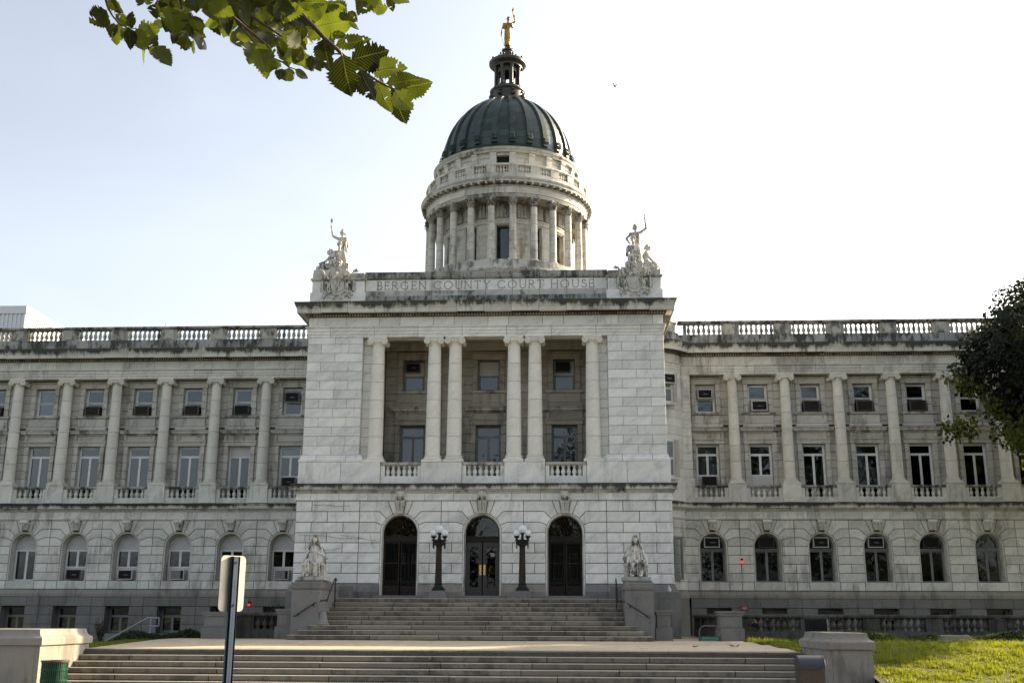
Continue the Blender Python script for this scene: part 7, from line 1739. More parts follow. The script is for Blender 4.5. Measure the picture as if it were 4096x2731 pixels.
LEAVES = [(2.232,-36.326,2.893,2.386,-36.344,2.903,0.62),(2.233,-36.538,2.828,2.326,-36.535,2.867,0.7),(2.297,-36.275,2.839,2.437,-36.261,2.872,0.35),(2.378,-36.348,2.735,2.521,-36.341,2.778,0.6),(2.453,-36.322,2.698,2.594,-36.356,2.694,0.45),(2.543,-36.504,2.552,2.669,-36.492,2.573,0.42),(2.533,-36.155,2.711,2.671,-36.184,2.724,0.5),(2.414,-36.666,2.577,2.436,-36.58,2.46,0.62),(2.45,-36.525,2.596,2.505,-36.501,2.481,0.5),(2.488,-36.419,2.61,2.543,-36.365,2.504,0.42),(2.515,-36.244,2.662,2.56,-36.133,2.565,0.5),(2.568,-36.495,2.524,2.642,-36.483,2.459,0.6),(2.265,-36.343,2.833,2.271,-36.24,2.75,0.45),(2.151,-36.37,2.946,2.123,-36.303,2.864,0.55),(2.271,-36.677,2.696,2.246,-36.62,2.667,0.5),(2.272,-36.423,2.701,2.28,-36.419,2.649,0.7),(2.239,-36.734,2.62,2.267,-36.658,2.619,0.6),(2.242,-36.541,2.675,2.201,-36.51,2.632,0.6),(2.309,-36.669,2.577,2.302,-36.643,2.529,0.6),(2.124,-36.274,2.74,2.099,-36.228,2.716,0.7),(2.206,-36.491,2.621,2.242,-36.446,2.608,0.4),(2.272,-36.352,2.936,2.308,-36.399,2.959,0.5),(2.295,-36.423,2.902,2.341,-36.42,2.922,0.5),(2.316,-36.387,2.93,2.368,-36.421,2.916,0.5),(2.401,-36.667,2.742,2.433,-36.664,2.711,0.6),(2.437,-36.704,2.721,2.468,-36.682,2.694,0.6),(2.388,-36.465,2.825,2.426,-36.458,2.795,0.35),(2.37,-36.639,2.678,2.423,-36.647,2.665,0.5),(2.536,-36.434,2.952,2.537,-36.388,2.909,0.5),(2.572,-36.571,2.872,2.633,-36.597,2.818,0.5),(2.322,-36.451,2.701,2.346,-36.409,2.728,0.5),(2.207,-36.337,2.872,2.243,-36.295,2.85,0.7),(2.496,-36.386,2.644,2.501,-36.346,2.603,0.35),(1.63,-36.8,2.69,1.575,-36.799,2.644,0.9),(1.622,-36.788,2.735,1.675,-36.769,2.695,0.45),(1.541,-36.543,2.833,1.589,-36.494,2.816,0.45),(1.592,-36.513,2.793,1.614,-36.571,2.832,0.4),(1.521,-36.472,2.836,1.5,-36.418,2.776,0.55),(1.615,-36.585,2.751,1.619,-36.561,2.676,0.5),(1.579,-36.435,2.836,1.67,-36.446,2.822,0.6),(1.64,-36.577,2.75,1.643,-36.498,2.707,0.6),(1.602,-36.431,2.809,1.624,-36.342,2.794,0.6),(1.569,-36.329,2.822,1.538,-36.26,2.779,0.7),(1.746,-36.653,2.638,1.804,-36.63,2.568,0.55),(1.72,-36.608,2.828,1.7,-36.559,2.798,0.7),(1.724,-36.539,2.898,1.722,-36.493,2.866,0.6),(1.709,-36.417,2.95,1.759,-36.356,2.96,0.7),(1.818,-36.642,2.777,1.783,-36.664,2.683,0.8),(1.763,-36.454,2.86,1.781,-36.412,2.82,0.6),(1.759,-36.401,2.871,1.834,-36.404,2.812,0.5),(1.672,-36.25,2.95,1.647,-36.252,2.892,0.7),(1.813,-36.527,2.739,1.79,-36.489,2.706,0.6),(1.767,-36.36,2.825,1.755,-36.316,2.791,0.5),(1.871,-36.619,2.685,1.903,-36.561,2.674,0.6),(1.803,-36.483,2.854,1.82,-36.409,2.819,0.45),(1.718,-36.746,2.774,1.711,-36.742,2.74,0.7),(1.552,-36.334,3.036,1.541,-36.282,3.032,0.7),(1.778,-36.56,2.868,1.736,-36.528,2.84,0.8),(1.709,-36.322,3.0,1.684,-36.297,2.939,0.8),(1.734,-36.585,2.858,1.708,-36.544,2.839,0.6),(1.767,-36.276,3.065,1.789,-36.254,3.013,0.5),(1.898,-36.543,2.879,1.924,-36.545,2.821,0.5),(1.934,-36.567,2.836,1.95,-36.515,2.808,0.5),(1.912,-36.42,2.921,1.917,-36.39,2.824,0.4),(1.871,-36.265,3.026,1.886,-36.256,2.935,0.45),(1.871,-36.207,2.953,1.903,-36.197,2.881,0.6),(1.941,-36.355,2.864,1.964,-36.293,2.843,0.6),(2.061,-36.685,2.756,2.083,-36.666,2.698,0.5),(1.996,-36.318,2.834,1.982,-36.334,2.737,0.8),(2.069,-36.522,2.716,2.098,-36.475,2.591,0.45),(2.002,-36.224,2.871,2.001,-36.136,2.814,0.4),(1.953,-36.172,2.988,1.978,-36.102,2.92,0.7),(2.061,-36.376,2.849,2.07,-36.389,2.754,0.7),(2.054,-36.332,2.898,2.093,-36.271,2.897,0.45),(2.184,-36.624,2.693,2.276,-36.62,2.629,0.4),(2.093,-36.34,2.84,2.096,-36.289,2.785,0.5),(2.148,-36.562,2.66,2.112,-36.519,2.663,0.5),(2.104,-36.283,2.856,2.12,-36.271,2.754,0.5),(2.171,-36.423,2.77,2.217,-36.424,2.674,0.6),(2.149,-36.155,2.876,2.16,-36.062,2.839,0.5),(2.17,-36.591,2.604,2.135,-36.559,2.584,0.8),(2.17,-36.539,2.602,2.163,-36.54,2.555,0.7),(2.096,-36.192,2.792,2.072,-36.128,2.765,0.6),(2.149,-36.286,2.736,2.2,-36.276,2.698,0.35),(2.009,-36.375,2.9,2.057,-36.386,2.921,0.6),(1.966,-36.245,3.044,1.942,-36.272,2.995,0.7),(2.074,-36.441,2.925,2.088,-36.438,2.853,0.8),(2.111,-36.226,3.039,2.085,-36.196,2.926,0.6),(2.18,-36.362,2.878,2.166,-36.3,2.845,0.6),(2.132,-36.091,2.987,2.152,-36.05,2.975,0.5),(2.071,-36.308,2.956,2.082,-36.261,2.922,0.6),(2.109,-36.647,2.809,2.132,-36.624,2.779,0.7),(1.943,-36.558,2.873,1.946,-36.485,2.863,0.6),(1.885,-36.264,3.061,1.894,-36.204,3.039,0.6),(2.007,-36.521,2.829,1.998,-36.531,2.779,0.6),(2.064,-36.638,2.827,2.082,-36.613,2.794,0.7),(2.12,-36.449,2.939,2.139,-36.444,2.873,0.7),(2.111,-36.489,2.89,2.154,-36.465,2.899,0.6),(2.177,-36.349,3.004,2.199,-36.287,2.975,0.8),(2.147,-36.468,2.935,2.203,-36.483,2.892,0.7),(1.831,-36.347,3.02,1.742,-36.356,3.014,0.64),(2.087,-36.154,2.97,2.105,-36.097,2.954,0.63),(1.974,-35.721,3.287,1.904,-35.705,3.288,0.73),(1.425,-35.575,3.386,1.51,-35.554,3.369,0.61),(2.079,-35.88,3.245,2.121,-35.813,3.229,0.68),(1.683,-34.973,3.581,1.761,-34.935,3.57,0.68),(1.834,-35.366,3.655,1.772,-35.37,3.633,0.7),(1.76,-36.006,3.189,1.787,-35.924,3.148,0.55),(1.811,-35.03,3.629,1.716,-35.094,3.569,0.64),(1.852,-35.94,3.298,1.892,-35.872,3.295,0.49),(1.232,-35.312,3.691,1.232,-35.235,3.632,0.63),(1.974,-35.32,3.488,1.913,-35.363,3.464,0.57),(1.817,-35.871,3.226,1.916,-35.878,3.199,0.55),(1.957,-35.723,3.426,2.013,-35.644,3.427,0.51),(1.509,-35.121,3.643,1.609,-35.13,3.616,0.63),(1.86,-35.032,3.599,1.75,-35.01,3.583,0.74),(1.961,-36.011,3.168,1.989,-36.003,3.071,0.62),(1.26,-35.436,3.605,1.318,-35.391,3.586,0.46),(1.898,-35.01,3.731,1.969,-35.01,3.721,0.5),(1.827,-35.894,3.239,1.817,-35.904,3.174,0.72),(2.078,-36.101,3.208,2.164,-36.119,3.171,0.63),(1.558,-35.532,3.401,1.487,-35.523,3.389,0.58),(1.814,-35.89,3.306,1.859,-35.827,3.3,0.62),(2.037,-35.767,3.274,2.045,-35.707,3.239,0.64),(1.407,-35.582,3.419,1.364,-35.62,3.369,0.72),(2.038,-35.856,3.212,2.012,-35.807,3.151,0.5),(1.644,-35.225,3.588,1.697,-35.192,3.529,0.73),(2.145,-36.243,3.115,2.231,-36.243,3.107,0.55),(1.607,-35.543,3.417,1.572,-35.487,3.343,0.46),(1.954,-36.318,2.979,1.946,-36.302,2.889,0.54),(1.876,-35.228,3.591,1.774,-35.272,3.568,0.67),(1.482,-35.929,3.244,1.528,-35.878,3.214,0.71),(2.021,-36.06,3.194,1.959,-36.057,3.118,0.62),(1.756,-35.529,3.31,1.777,-35.542,3.234,0.59),(2.079,-35.687,3.381,2.083,-35.657,3.3,0.71),(1.656,-35.542,3.434,1.599,-35.598,3.402,0.67),(1.775,-35.519,3.413,1.778,-35.494,3.329,0.73),(1.915,-35.472,3.509,1.852,-35.517,3.471,0.55),(1.395,-35.686,3.416,1.318,-35.627,3.385,0.62),(2.222,-36.308,2.931,2.163,-36.323,2.915,0.55),(1.675,-35.546,3.439,1.727,-35.505,3.457,0.61),(2.138,-36.193,3.048,2.104,-36.209,2.991,0.55),(1.428,-35.208,3.58,1.52,-35.174,3.538,0.57),(1.997,-36.259,2.988,2.059,-36.275,2.96,0.68),(1.979,-36.024,3.158,1.884,-35.992,3.155,0.48),(1.459,-35.767,3.249,1.548,-35.783,3.227,0.68),(1.937,-35.465,3.543,1.957,-35.451,3.44,0.5),(2.036,-36.29,2.871,1.969,-36.316,2.856,0.54),(1.856,-35.05,3.77,1.919,-35.046,3.705,0.6),(1.501,-35.287,3.688,1.556,-35.231,3.681,0.69),(1.684,-35.207,3.634,1.612,-35.175,3.586,0.74),(2.098,-36.358,2.977,2.028,-36.383,2.959,0.69),(1.553,-35.981,3.134,1.629,-35.928,3.141,0.68),(1.969,-35.471,3.486,1.888,-35.399,3.446,0.71),(1.713,-35.152,3.583,1.616,-35.195,3.525,0.69),(1.995,-35.612,3.493,1.983,-35.627,3.42,0.53),(1.673,-35.835,3.337,1.756,-35.851,3.318,0.65),(1.523,-35.212,3.71,1.606,-35.202,3.678,0.71),(2.015,-36.35,3.0,1.969,-36.353,2.979,0.5),(1.366,-35.773,3.401,1.461,-35.75,3.397,0.73),(2.253,-36.199,2.971,2.189,-36.21,2.945,0.47),(1.835,-35.725,3.254,1.733,-35.707,3.231,0.64),(1.983,-35.397,3.564,1.89,-35.351,3.539,0.48),(1.904,-36.321,2.961,1.851,-36.325,2.891,0.73),(1.761,-36.047,3.171,1.726,-36.003,3.139,0.57),(1.888,-35.382,3.576,1.829,-35.344,3.529,0.54),(1.448,-35.867,3.338,1.484,-35.851,3.296,0.48),(2.19,-36.031,3.043,2.219,-35.948,3.012,0.47),(1.91,-36.043,3.187,1.851,-36.027,3.188,0.49),(1.878,-35.249,3.692,1.814,-35.284,3.643,0.5),(1.762,-36.093,3.172,1.821,-36.031,3.181,0.45),(1.861,-35.741,3.258,1.833,-35.669,3.199,0.46),(1.731,-35.264,3.684,1.833,-35.262,3.671,0.6),(1.574,-36.062,3.108,1.587,-36.055,3.023,0.66),(2.093,-36.125,3.11,2.019,-36.145,3.09,0.69),(1.73,-35.709,3.336,1.769,-35.637,3.301,0.7),(2.194,-36.119,3.099,2.17,-36.097,3.053,0.71),(1.675,-35.61,3.421,1.597,-35.579,3.436,0.46),(1.982,-36.114,3.025,1.933,-36.107,3.002,0.49),(1.89,-36.037,3.224,1.83,-36.066,3.187,0.5),(1.415,-35.66,3.386,1.348,-35.583,3.322,0.53),(2.093,-36.058,3.089,2.047,-36.111,3.036,0.66),(1.69,-35.33,3.457,1.63,-35.308,3.426,0.66),(1.891,-35.092,3.766,1.874,-35.073,3.702,0.47),(1.836,-36.274,2.962,1.883,-36.268,2.89,0.54),(1.766,-35.559,3.398,1.849,-35.559,3.385,0.72),(1.968,-36.127,3.131,2.018,-36.049,3.145,0.65),(1.524,-35.951,3.188,1.525,-35.957,3.081,0.63),(1.862,-35.384,3.644,1.801,-35.343,3.603,0.51),(1.938,-36.178,3.092,1.918,-36.103,3.078,0.51),(1.86,-35.119,3.783,1.948,-35.116,3.775,0.71),(1.557,-35.484,3.502,1.506,-35.535,3.443,0.74),(1.89,-35.808,3.289,1.835,-35.85,3.258,0.64),(1.666,-35.419,3.62,1.578,-35.455,3.548,0.57),(1.735,-36.279,2.962,1.652,-36.256,2.963,0.67),(1.999,-35.496,3.482,2.103,-35.512,3.455,0.61),(1.973,-35.958,3.02,2.022,-35.921,2.991,0.52),(1.899,-35.2,3.699,1.975,-35.121,3.692,0.53),(1.555,-35.409,3.458,1.473,-35.423,3.439,0.73),(1.749,-35.389,3.514,1.83,-35.313,3.534,0.65),(1.995,-36.1,3.176,2.081,-36.103,3.15,0.53),(1.167,-35.202,3.602,1.081,-35.188,3.585,0.48),(2.07,-35.54,3.478,2.144,-35.513,3.435,0.67),(1.844,-35.593,3.36,1.91,-35.552,3.371,0.46),(2.147,-35.957,3.196,2.134,-35.924,3.116,0.52),(1.85,-36.186,3.07,1.789,-36.2,3.029,0.61),(1.767,-35.493,3.448,1.728,-35.47,3.362,0.69),(2.192,-36.322,2.936,2.118,-36.371,2.897,0.68),(1.26,-35.265,3.61,1.31,-35.217,3.536,0.69),(2.054,-35.723,3.284,2.09,-35.68,3.26,0.63),(1.648,-35.306,3.563,1.755,-35.297,3.535,0.54),(1.763,-35.097,3.742,1.662,-35.092,3.732,0.69),(1.511,-35.288,3.689,1.569,-35.25,3.687,0.73),(2.096,-36.118,3.018,2.087,-36.063,2.991,0.46),(1.738,-35.105,3.769,1.816,-35.028,3.783,0.55),(1.739,-36.355,2.9,1.693,-36.297,2.886,0.58),(2.151,-35.918,3.116,2.205,-35.892,3.085,0.64),(1.971,-35.913,3.096,1.951,-35.866,3.057,0.55),(2.127,-35.656,3.419,2.171,-35.578,3.372,0.6),(1.48,-35.148,3.678,1.405,-35.104,3.62,0.65),(1.645,-35.229,3.661,1.651,-35.209,3.602,0.72),(1.982,-36.044,3.175,2.026,-36.059,3.113,0.65),(1.209,-35.3,3.664,1.159,-35.348,3.609,0.56),(2.013,-35.613,3.372,2.088,-35.612,3.316,0.68),(1.68,-35.405,3.467,1.774,-35.343,3.483,0.73),(2.076,-35.887,3.261,2.025,-35.915,3.186,0.67),(1.851,-36.146,2.997,1.923,-36.154,2.979,0.59),(1.982,-36.016,3.123,2.046,-36.023,3.108,0.74),(1.863,-35.631,3.373,1.874,-35.629,3.309,0.51),(1.412,-35.535,3.413,1.46,-35.493,3.337,0.68),(2.165,-36.624,2.892,2.251,-36.647,2.861,0.74),(1.806,-36.565,2.963,1.833,-36.477,2.924,0.63),(2.023,-36.335,2.98,2.087,-36.298,2.933,0.58),(2.112,-36.867,2.848,2.134,-36.767,2.803,0.71),(2.46,-36.643,2.994,2.366,-36.647,2.967,0.59),(2.082,-36.815,2.673,1.988,-36.881,2.629,0.57),(2.489,-36.602,2.848,2.424,-36.652,2.814,0.7),(2.43,-36.31,3.125,2.504,-36.218,3.061,0.5),(1.855,-36.54,2.898,1.805,-36.596,2.848,0.66),(2.099,-37.017,2.712,2.033,-37.048,2.608,0.55),(2.107,-37.066,2.69,2.203,-37.056,2.631,0.57),(2.114,-36.925,2.731,2.063,-36.945,2.658,0.52),(2.091,-36.387,3.108,2.044,-36.306,3.072,0.68),(2.007,-36.847,2.69,2.069,-36.791,2.695,0.73),(1.727,-36.542,2.973,1.819,-36.504,2.947,0.5),(1.828,-36.495,2.991,1.843,-36.416,2.963,0.48),(2.175,-36.75,2.822,2.105,-36.738,2.806,0.62),(2.146,-36.928,2.669,2.251,-36.899,2.677,0.7),(2.084,-36.898,2.675,2.082,-36.856,2.604,0.67),(2.312,-36.663,2.885,2.361,-36.669,2.811,0.46),(2.138,-36.592,2.957,2.091,-36.609,2.89,0.59),(2.28,-36.7,2.896,2.323,-36.636,2.828,0.64),(2.349,-36.37,3.137,2.429,-36.309,3.149,0.6),(1.941,-36.729,2.842,2.048,-36.697,2.8,0.62),(2.038,-36.606,3.027,2.083,-36.5,2.982,0.5),(2.498,-36.684,2.757,2.577,-36.702,2.737,0.73),(1.992,-36.817,2.839,2.081,-36.797,2.833,0.47),(1.752,-36.547,2.856,1.799,-36.479,2.829,0.47),(1.953,-36.89,2.705,1.972,-36.875,2.625,0.47),(2.377,-36.619,3.01,2.306,-36.569,2.991,0.55),(2.17,-36.692,2.761,2.252,-36.696,2.736,0.68),(1.947,-36.768,2.73,1.889,-36.794,2.709,0.64),(2.411,-36.552,2.95,2.497,-36.548,2.938,0.74),(2.186,-36.62,2.883,2.133,-36.603,2.837,0.7),(2.12,-36.8,2.783,2.105,-36.732,2.7,0.72),(1.81,-36.533,2.982,1.781,-36.434,2.912,0.54),(2.518,-36.753,2.788,2.48,-36.744,2.681,0.55),(2.45,-36.644,2.864,2.493,-36.579,2.853,0.49),(1.848,-36.725,2.964,1.915,-36.687,2.918,0.74),(2.276,-36.753,2.731,2.371,-36.745,2.733,0.57),(2.169,-36.61,2.99,2.064,-36.583,3.004,0.59),(1.933,-37.083,2.679,1.839,-37.078,2.624,0.66),(2.242,-36.545,2.86,2.15,-36.6,2.813,0.49),(2.261,-36.706,2.792,2.199,-36.663,2.705,0.61),(2.252,-36.792,2.785,2.335,-36.794,2.721,0.72),(2.264,-37.0,2.662,2.177,-36.968,2.671,0.49),(2.117,-36.669,2.897,2.231,-36.651,2.855,0.52),(2.262,-36.78,2.772,2.181,-36.739,2.775,0.5),(2.079,-36.637,2.905,2.016,-36.606,2.849,0.51),(2.002,-36.694,2.853,2.084,-36.663,2.858,0.64),(1.815,-36.685,2.911,1.827,-36.677,2.828,0.47),(2.047,-36.977,2.596,2.127,-36.951,2.564,0.52),(1.874,-36.502,2.964,1.89,-36.4,2.923,0.58),(2.358,-36.524,3.003,2.25,-36.56,2.941,0.72),(2.351,-36.49,3.105,2.247,-36.457,3.066,0.5),(2.158,-36.845,2.756,2.091,-36.857,2.728,0.47),(2.111,-36.505,2.913,2.163,-36.466,2.827,0.7),(2.49,-36.945,2.735,2.598,-36.945,2.695,0.58),(1.818,-36.74,2.741,1.812,-36.648,2.68,0.74),(2.056,-36.955,2.658,1.985,-36.894,2.627,0.75),(1.761,-36.466,2.8,1.79,-36.475,2.731,0.6),(1.745,-36.471,2.798,1.739,-36.478,2.744,0.6),(1.73,-36.502,2.84,1.718,-36.51,2.782,0.6),(1.807,-36.452,2.807,1.821,-36.392,2.8,0.5),(1.774,-36.442,2.769,1.748,-36.435,2.747,0.5),(1.566,-36.536,2.776,1.601,-36.538,2.721,0.6),(1.655,-36.474,2.738,1.664,-36.426,2.71,0.5),(1.544,-36.555,2.79,1.531,-36.532,2.741,0.6)]
TWIGS = [([(2.211,-36.692,2.825),(2.224,-36.669,2.795),(2.245,-36.646,2.768),(2.27,-36.626,2.745),(2.298,-36.605,2.722),(2.328,-36.58,2.694),(2.364,-36.557,2.669),(2.39,-36.538,2.647),(2.417,-36.524,2.631),(2.448,-36.504,2.608),(2.481,-36.488,2.59),(2.514,-36.472,2.573),(2.552,-36.457,2.557),(2.589,-36.448,2.553)],0.011),([(1.97,-36.584,2.919),(1.985,-36.551,2.875),(1.999,-36.533,2.854),(2.042,-36.504,2.831),(2.084,-36.478,2.809),(2.123,-36.454,2.789),(2.172,-36.427,2.767),(2.209,-36.408,2.753)],0.008),([(1.97,-36.511,2.901),(1.977,-36.472,2.843),(1.988,-36.45,2.812),(2.006,-36.434,2.796),(2.025,-36.419,2.78)],0.007),([(2.098,-36.482,2.722),(2.111,-36.458,2.687),(2.144,-36.444,2.679),(2.164,-36.431,2.665),(2.187,-36.422,2.661)],0.006),([(1.553,-36.669,2.877),(1.547,-36.643,2.831),(1.55,-36.627,2.809),(1.562,-36.607,2.786),(1.578,-36.589,2.769),(1.601,-36.573,2.76),(1.635,-36.559,2.761)],0.006),([(1.746,-36.515,2.97),(1.753,-36.483,2.924),(1.758,-36.454,2.881),(1.774,-36.431,2.853),(1.782,-36.401,2.809)],0.008),([(1.693,-36.528,2.955),(1.679,-36.51,2.918),(1.673,-36.499,2.896)],0.005),([(2.557,-36.51,2.951),(2.549,-36.49,2.917),(2.545,-36.483,2.905)],0.005)]
tr = thing('overhanging_tree', 'elm branch with large serrated leaves hanging into the top left of the view', 'tree', (-3.2, -41.2, -1.04))
T0 = Vector((3.2, 41.2, 1.04))
tk = M().path([V3(0, 0, -.3), V3(.05, .02, 1.0), V3(-.02, .05, 2.4), V3(.15, .1, 4.2), V3(.3, .2, 6.5)], .26, 14, .13)
obj('trunk', tk, BARK, tr)
lb = M().path([V3(.05, .08, 3.2), V3(1.4, .9, 4.1), V3(2.6, 2.0, 4.55), V3(4.2, 3.4, 4.6)], .10, 10, .035); obj('limb', lb, BARK, tr)
tw = M()
for pts, r in TWIGS:
    P = [Vector(p) + T0 for p in pts]; tw.path([V3(3.6 + .3 * random.random(), 3.0, 4.6)] + P, r, 7, r * .25)
obj('twig', tw, TWIG, tr)
VAR = {}
for i, q in enumerate(LEAVES):
    a = Vector(q[:3]) + T0; b = Vector(q[3:6]) + T0; w = round(q[6] * 1.25, 1); key = (w, i % 4)
    if key not in VAR: VAR[key] = leaf_mesh(w, int(w * 10) * 4 + i % 4, ELM)
    o = put('leaf', VAR[key], tr); rn = random.Random(i * 7)
    y = (b - a); L = y.length; y.normalize()
    view = (CAM - (a + b) / 2 + T0 - T0 - Vector((-3.2, -41.2, -1.04)) * 0).normalized() if False else (CAM + T0 - (a + b) / 2).normalized()
    z = (view * rn.choice((1, 1, -1)) + Vector((rn.uniform(-.5, .5), rn.uniform(-.4, .4), rn.uniform(-.2, .7)))); z = (z - y * z.dot(y)).normalized(); x = y.cross(z)
    m_ = Matrix((x * L, y * L, z * L)).transposed().to_4x4(); m_.translation = a; o.matrix_local = m_
def leaf_cloud(name, pts, nrm, size, mat, parent=None, shape='leaf', seed=0, mats=None, mi=None):
    """many small folded leaves in one mesh; pts Nx3, nrm Nx3 preferred direction"""
    r = np.random.RandomState(seed); N = len(pts); s = size * r.uniform(.6, 1.25, (N, 1))
    d = nrm + r.randn(N, 3) * .75; d /= np.linalg.norm(d, axis=1)[:, None]
    t = np.cross(d, r.randn(N, 3)); t /= np.linalg.norm(t, axis=1)[:, None]; u = np.cross(d, t)
    # six-point leaf: base, two shoulders, two side lobes, tip
    c = [(0, 0, 0), (.42, .25, .08), (.50, .62, .12), (0, 1.05, 0), (-.50, .62, .12), (-.42, .25, .08)]
    V = np.concatenate([(pts + s * (a * t + b * u + e * d))[:, None, :] for a, b, e in c], 1).reshape(-1, 3)
    me = bpy.data.meshes.new(name); me.vertices.add(N * 6); me.vertices.foreach_set('co', V.astype(np.float32).ravel())
    base = (np.arange(N) * 6)[:, None]; f = np.concatenate([base + np.array([0, 1, 2, 3]), base + np.array([0, 3, 4, 5])], 1).reshape(-1, 4)
    me.loops.add(f.size); me.loops.foreach_set('vertex_index', f.ravel().astype(np.int32)); me.polygons.add(len(f)); me.polygons.foreach_set('loop_start', np.arange(0, f.size, 4, dtype=np.int32))
    for q in (mats or [mat]): me.materials.append(q)
    if mi is not None: me.polygons.foreach_set('material_index', np.repeat(mi, 2).astype(np.int32))
    me.update(calc_edges=True); me.validate()
    return put(name, me, parent)
def tree(name, label, loc, H, crown_c, crown_r, nleaf, size, seed, mats, nclump=60, group=None, dens=.23):
    e = thing(name, label, 'tree', loc, 0, group); r = np.random.RandomState(seed)
    cc = Vector(crown_c); limbs = M(); bot = V3(0, 0, -.3)
    fork = V3(cc.x * .3, cc.y * .3, max(1.8, cc.z - crown_r[2] * .95)); obj('trunk', M().path([bot, V3(.05, 0, fork.z * .5), fork], crown_r[0] * .085, 12, crown_r[0] * .055), BARK, e)
    cl = []
    for k in range(nclump):
        v = r.randn(3); v /= np.linalg.norm(v); q = r.uniform(.45, 1.0) ** .6 * (1.18 if r.rand() < .22 else 1)
        c = np.array(cc) + v * np.array(crown_r) * q * (1 + .10 * r.randn()); cl.append(c)
        if k % 3 == 0: 
            c_ = Vector(c); md = fork.lerp(c_, .5) + V3(0, 0, .25); limbs.path([fork, md, c_], .07, 6, .012)
    obj('limb', limbs, BARK, e)
    P = []; Nn = []
    per = nleaf // nclump
    for c in cl:
        rr = np.array(crown_r).mean() * dens * r.uniform(.7, 1.3)
        v = r.randn(per, 3); v /= np.linalg.norm(v, axis=1)[:, None]; q = r.rand(per, 1) ** .45
        p = c + v * q * rr * np.array([1.15, 1.15, .8]); P.append(p); o = (p - np.array(cc)) / np.array(crown_r); Nn.append(o * .6 + v * .4 + np.array([0, 0, .35]))
    P = np.concatenate(P); Nn = np.concatenate(Nn)
    mi = None
    if len(mats) > 1:
        rel = (P - np.array(cc)) / np.array(crown_r)
        low = (-rel[:, 2] * .9 - rel[:, 0] * 0 + .45 * np.sin(P[:, 0] * 1.7 + P[:, 2] * 1.3) + .35 * r.randn(len(P))) ; mi = (low > .42).astype(int)
    leaf_cloud('crown', P, Nn, size, mats[0], e, seed=seed, mats=mats, mi=mi)
    return e
tree('maple_tree', 'dark leaved maple cutting across the far right end of the right wing', (24.3, .6, -.3), 13, (-1.0, .2, 9.95), (4.6, 3.4, 3.6), 85000, .135, 3, [MAPLE, MAPLE2], 250, dens=.185)
tree('maple_tree', 'second maple standing right of the view, its shade falling on the lawn corner', (36.0, -3.5, -.3), 13, (0, 0, 9.2), (4.2, 3.6, 3.4), 14000, .2, 8, [MAPLE, MAPLE2], 80, dens=.22)
# trees across the street, mirrored in the window glass
for i, (x, y, s, lab) in enumerate(((-30, -66, .9, 'tall street tree far left across the road, behind the viewer'), (-13, -70, 1.0, 'street tree left of the viewer across the road'), (4, -66, 1.25, 'street tree straight behind the viewer across the road'), (23, -68, 1.7, 'street tree right of the viewer across the road'), (39, -66, 1.9, 'tall street tree far right across the road, behind the viewer'))):
    tree('street_tree', lab, (x, y, -1.1), 14, (0, 0, 8.5 * s), (7.4 * s, 6 * s, 6.4 * s), 7000, .6, 20 + i, [STREET], 50, 'trees across the road', .28)
# grass blades on the lawns
def blades(name, n, xr, yr, h, seed, keep=None):
    r = np.random.RandomState(seed); x = r.uniform(*xr, n); y = yr[0] + (yr[1] - yr[0]) * r.rand(n)
    if keep is not None: k = keep(x, y); x, y = x[k], y[k]; n = len(x)
    z = np.array([lawn_z(a, b) for a, b in zip(x, y)]) - .025
    hh = h * r.uniform(.5, 1.3, n) * (1 + .5 * np.sin(x * 2.3 + 1.1 * np.sin(y * 3.1)) * np.sin(y * 2.7)); hh *= np.where(np.sin(x * 7.1 + 2 * np.sin(y * 5.3)) * np.sin(y * 9.7 + 2 * np.sin(x * 4.1)) > .1, 1.5, .6) * r.uniform(.6, 1.3, n); a = r.uniform(0, 2 * PI, n); w = .009 + .008 * r.rand(n); ln = r.uniform(-.5, .5, (2, n)) * hh
    V = np.empty((n, 3, 3)); V[:, 0] = np.stack([x - w * np.cos(a), y - w * np.sin(a), z], 1); V[:, 1] = np.stack([x + w * np.cos(a), y + w * np.sin(a), z], 1); V[:, 2] = np.stack([x + ln[0], y + ln[1], z + hh], 1)
    me = bpy.data.meshes.new(name); me.vertices.add(n * 3); me.vertices.foreach_set('co', V.astype(np.float32).ravel()); me.loops.add(n * 3); me.loops.foreach_set('vertex_index', np.arange(n * 3, dtype=np.int32))
    me.polygons.add(n); me.polygons.foreach_set('loop_start', np.arange(0, n * 3, 3, dtype=np.int32)); me.materials.append(BLADE); me.update(calc_edges=True)
    o = put(name, me); o['kind'] = 'stuff'; return o
g1 = blades('grass', 210000, (9.0, 24), (-16, -5.2), .056, 1, lambda x, y: ~((x < 10.45) & (y < -10.1)) & (x > 9.05 + np.maximum(0, -6.2 - y) * .05)); tag(g1, 'sunlit mown grass on the bank right of the stairs', 'grass')
g2 = blades('grass', 14000, (8.75, 12), (-5.6, -3.0), .07, 2); tag(g2, 'shaded grass strip between plaza and right balustrade', 'grass')
g3 = blades('grass', 40000, (-15, -9.9), (-9.6, -5.5), .05, 3); tag(g3, 'grass strip left of the plaza behind the left end wall', 'grass')
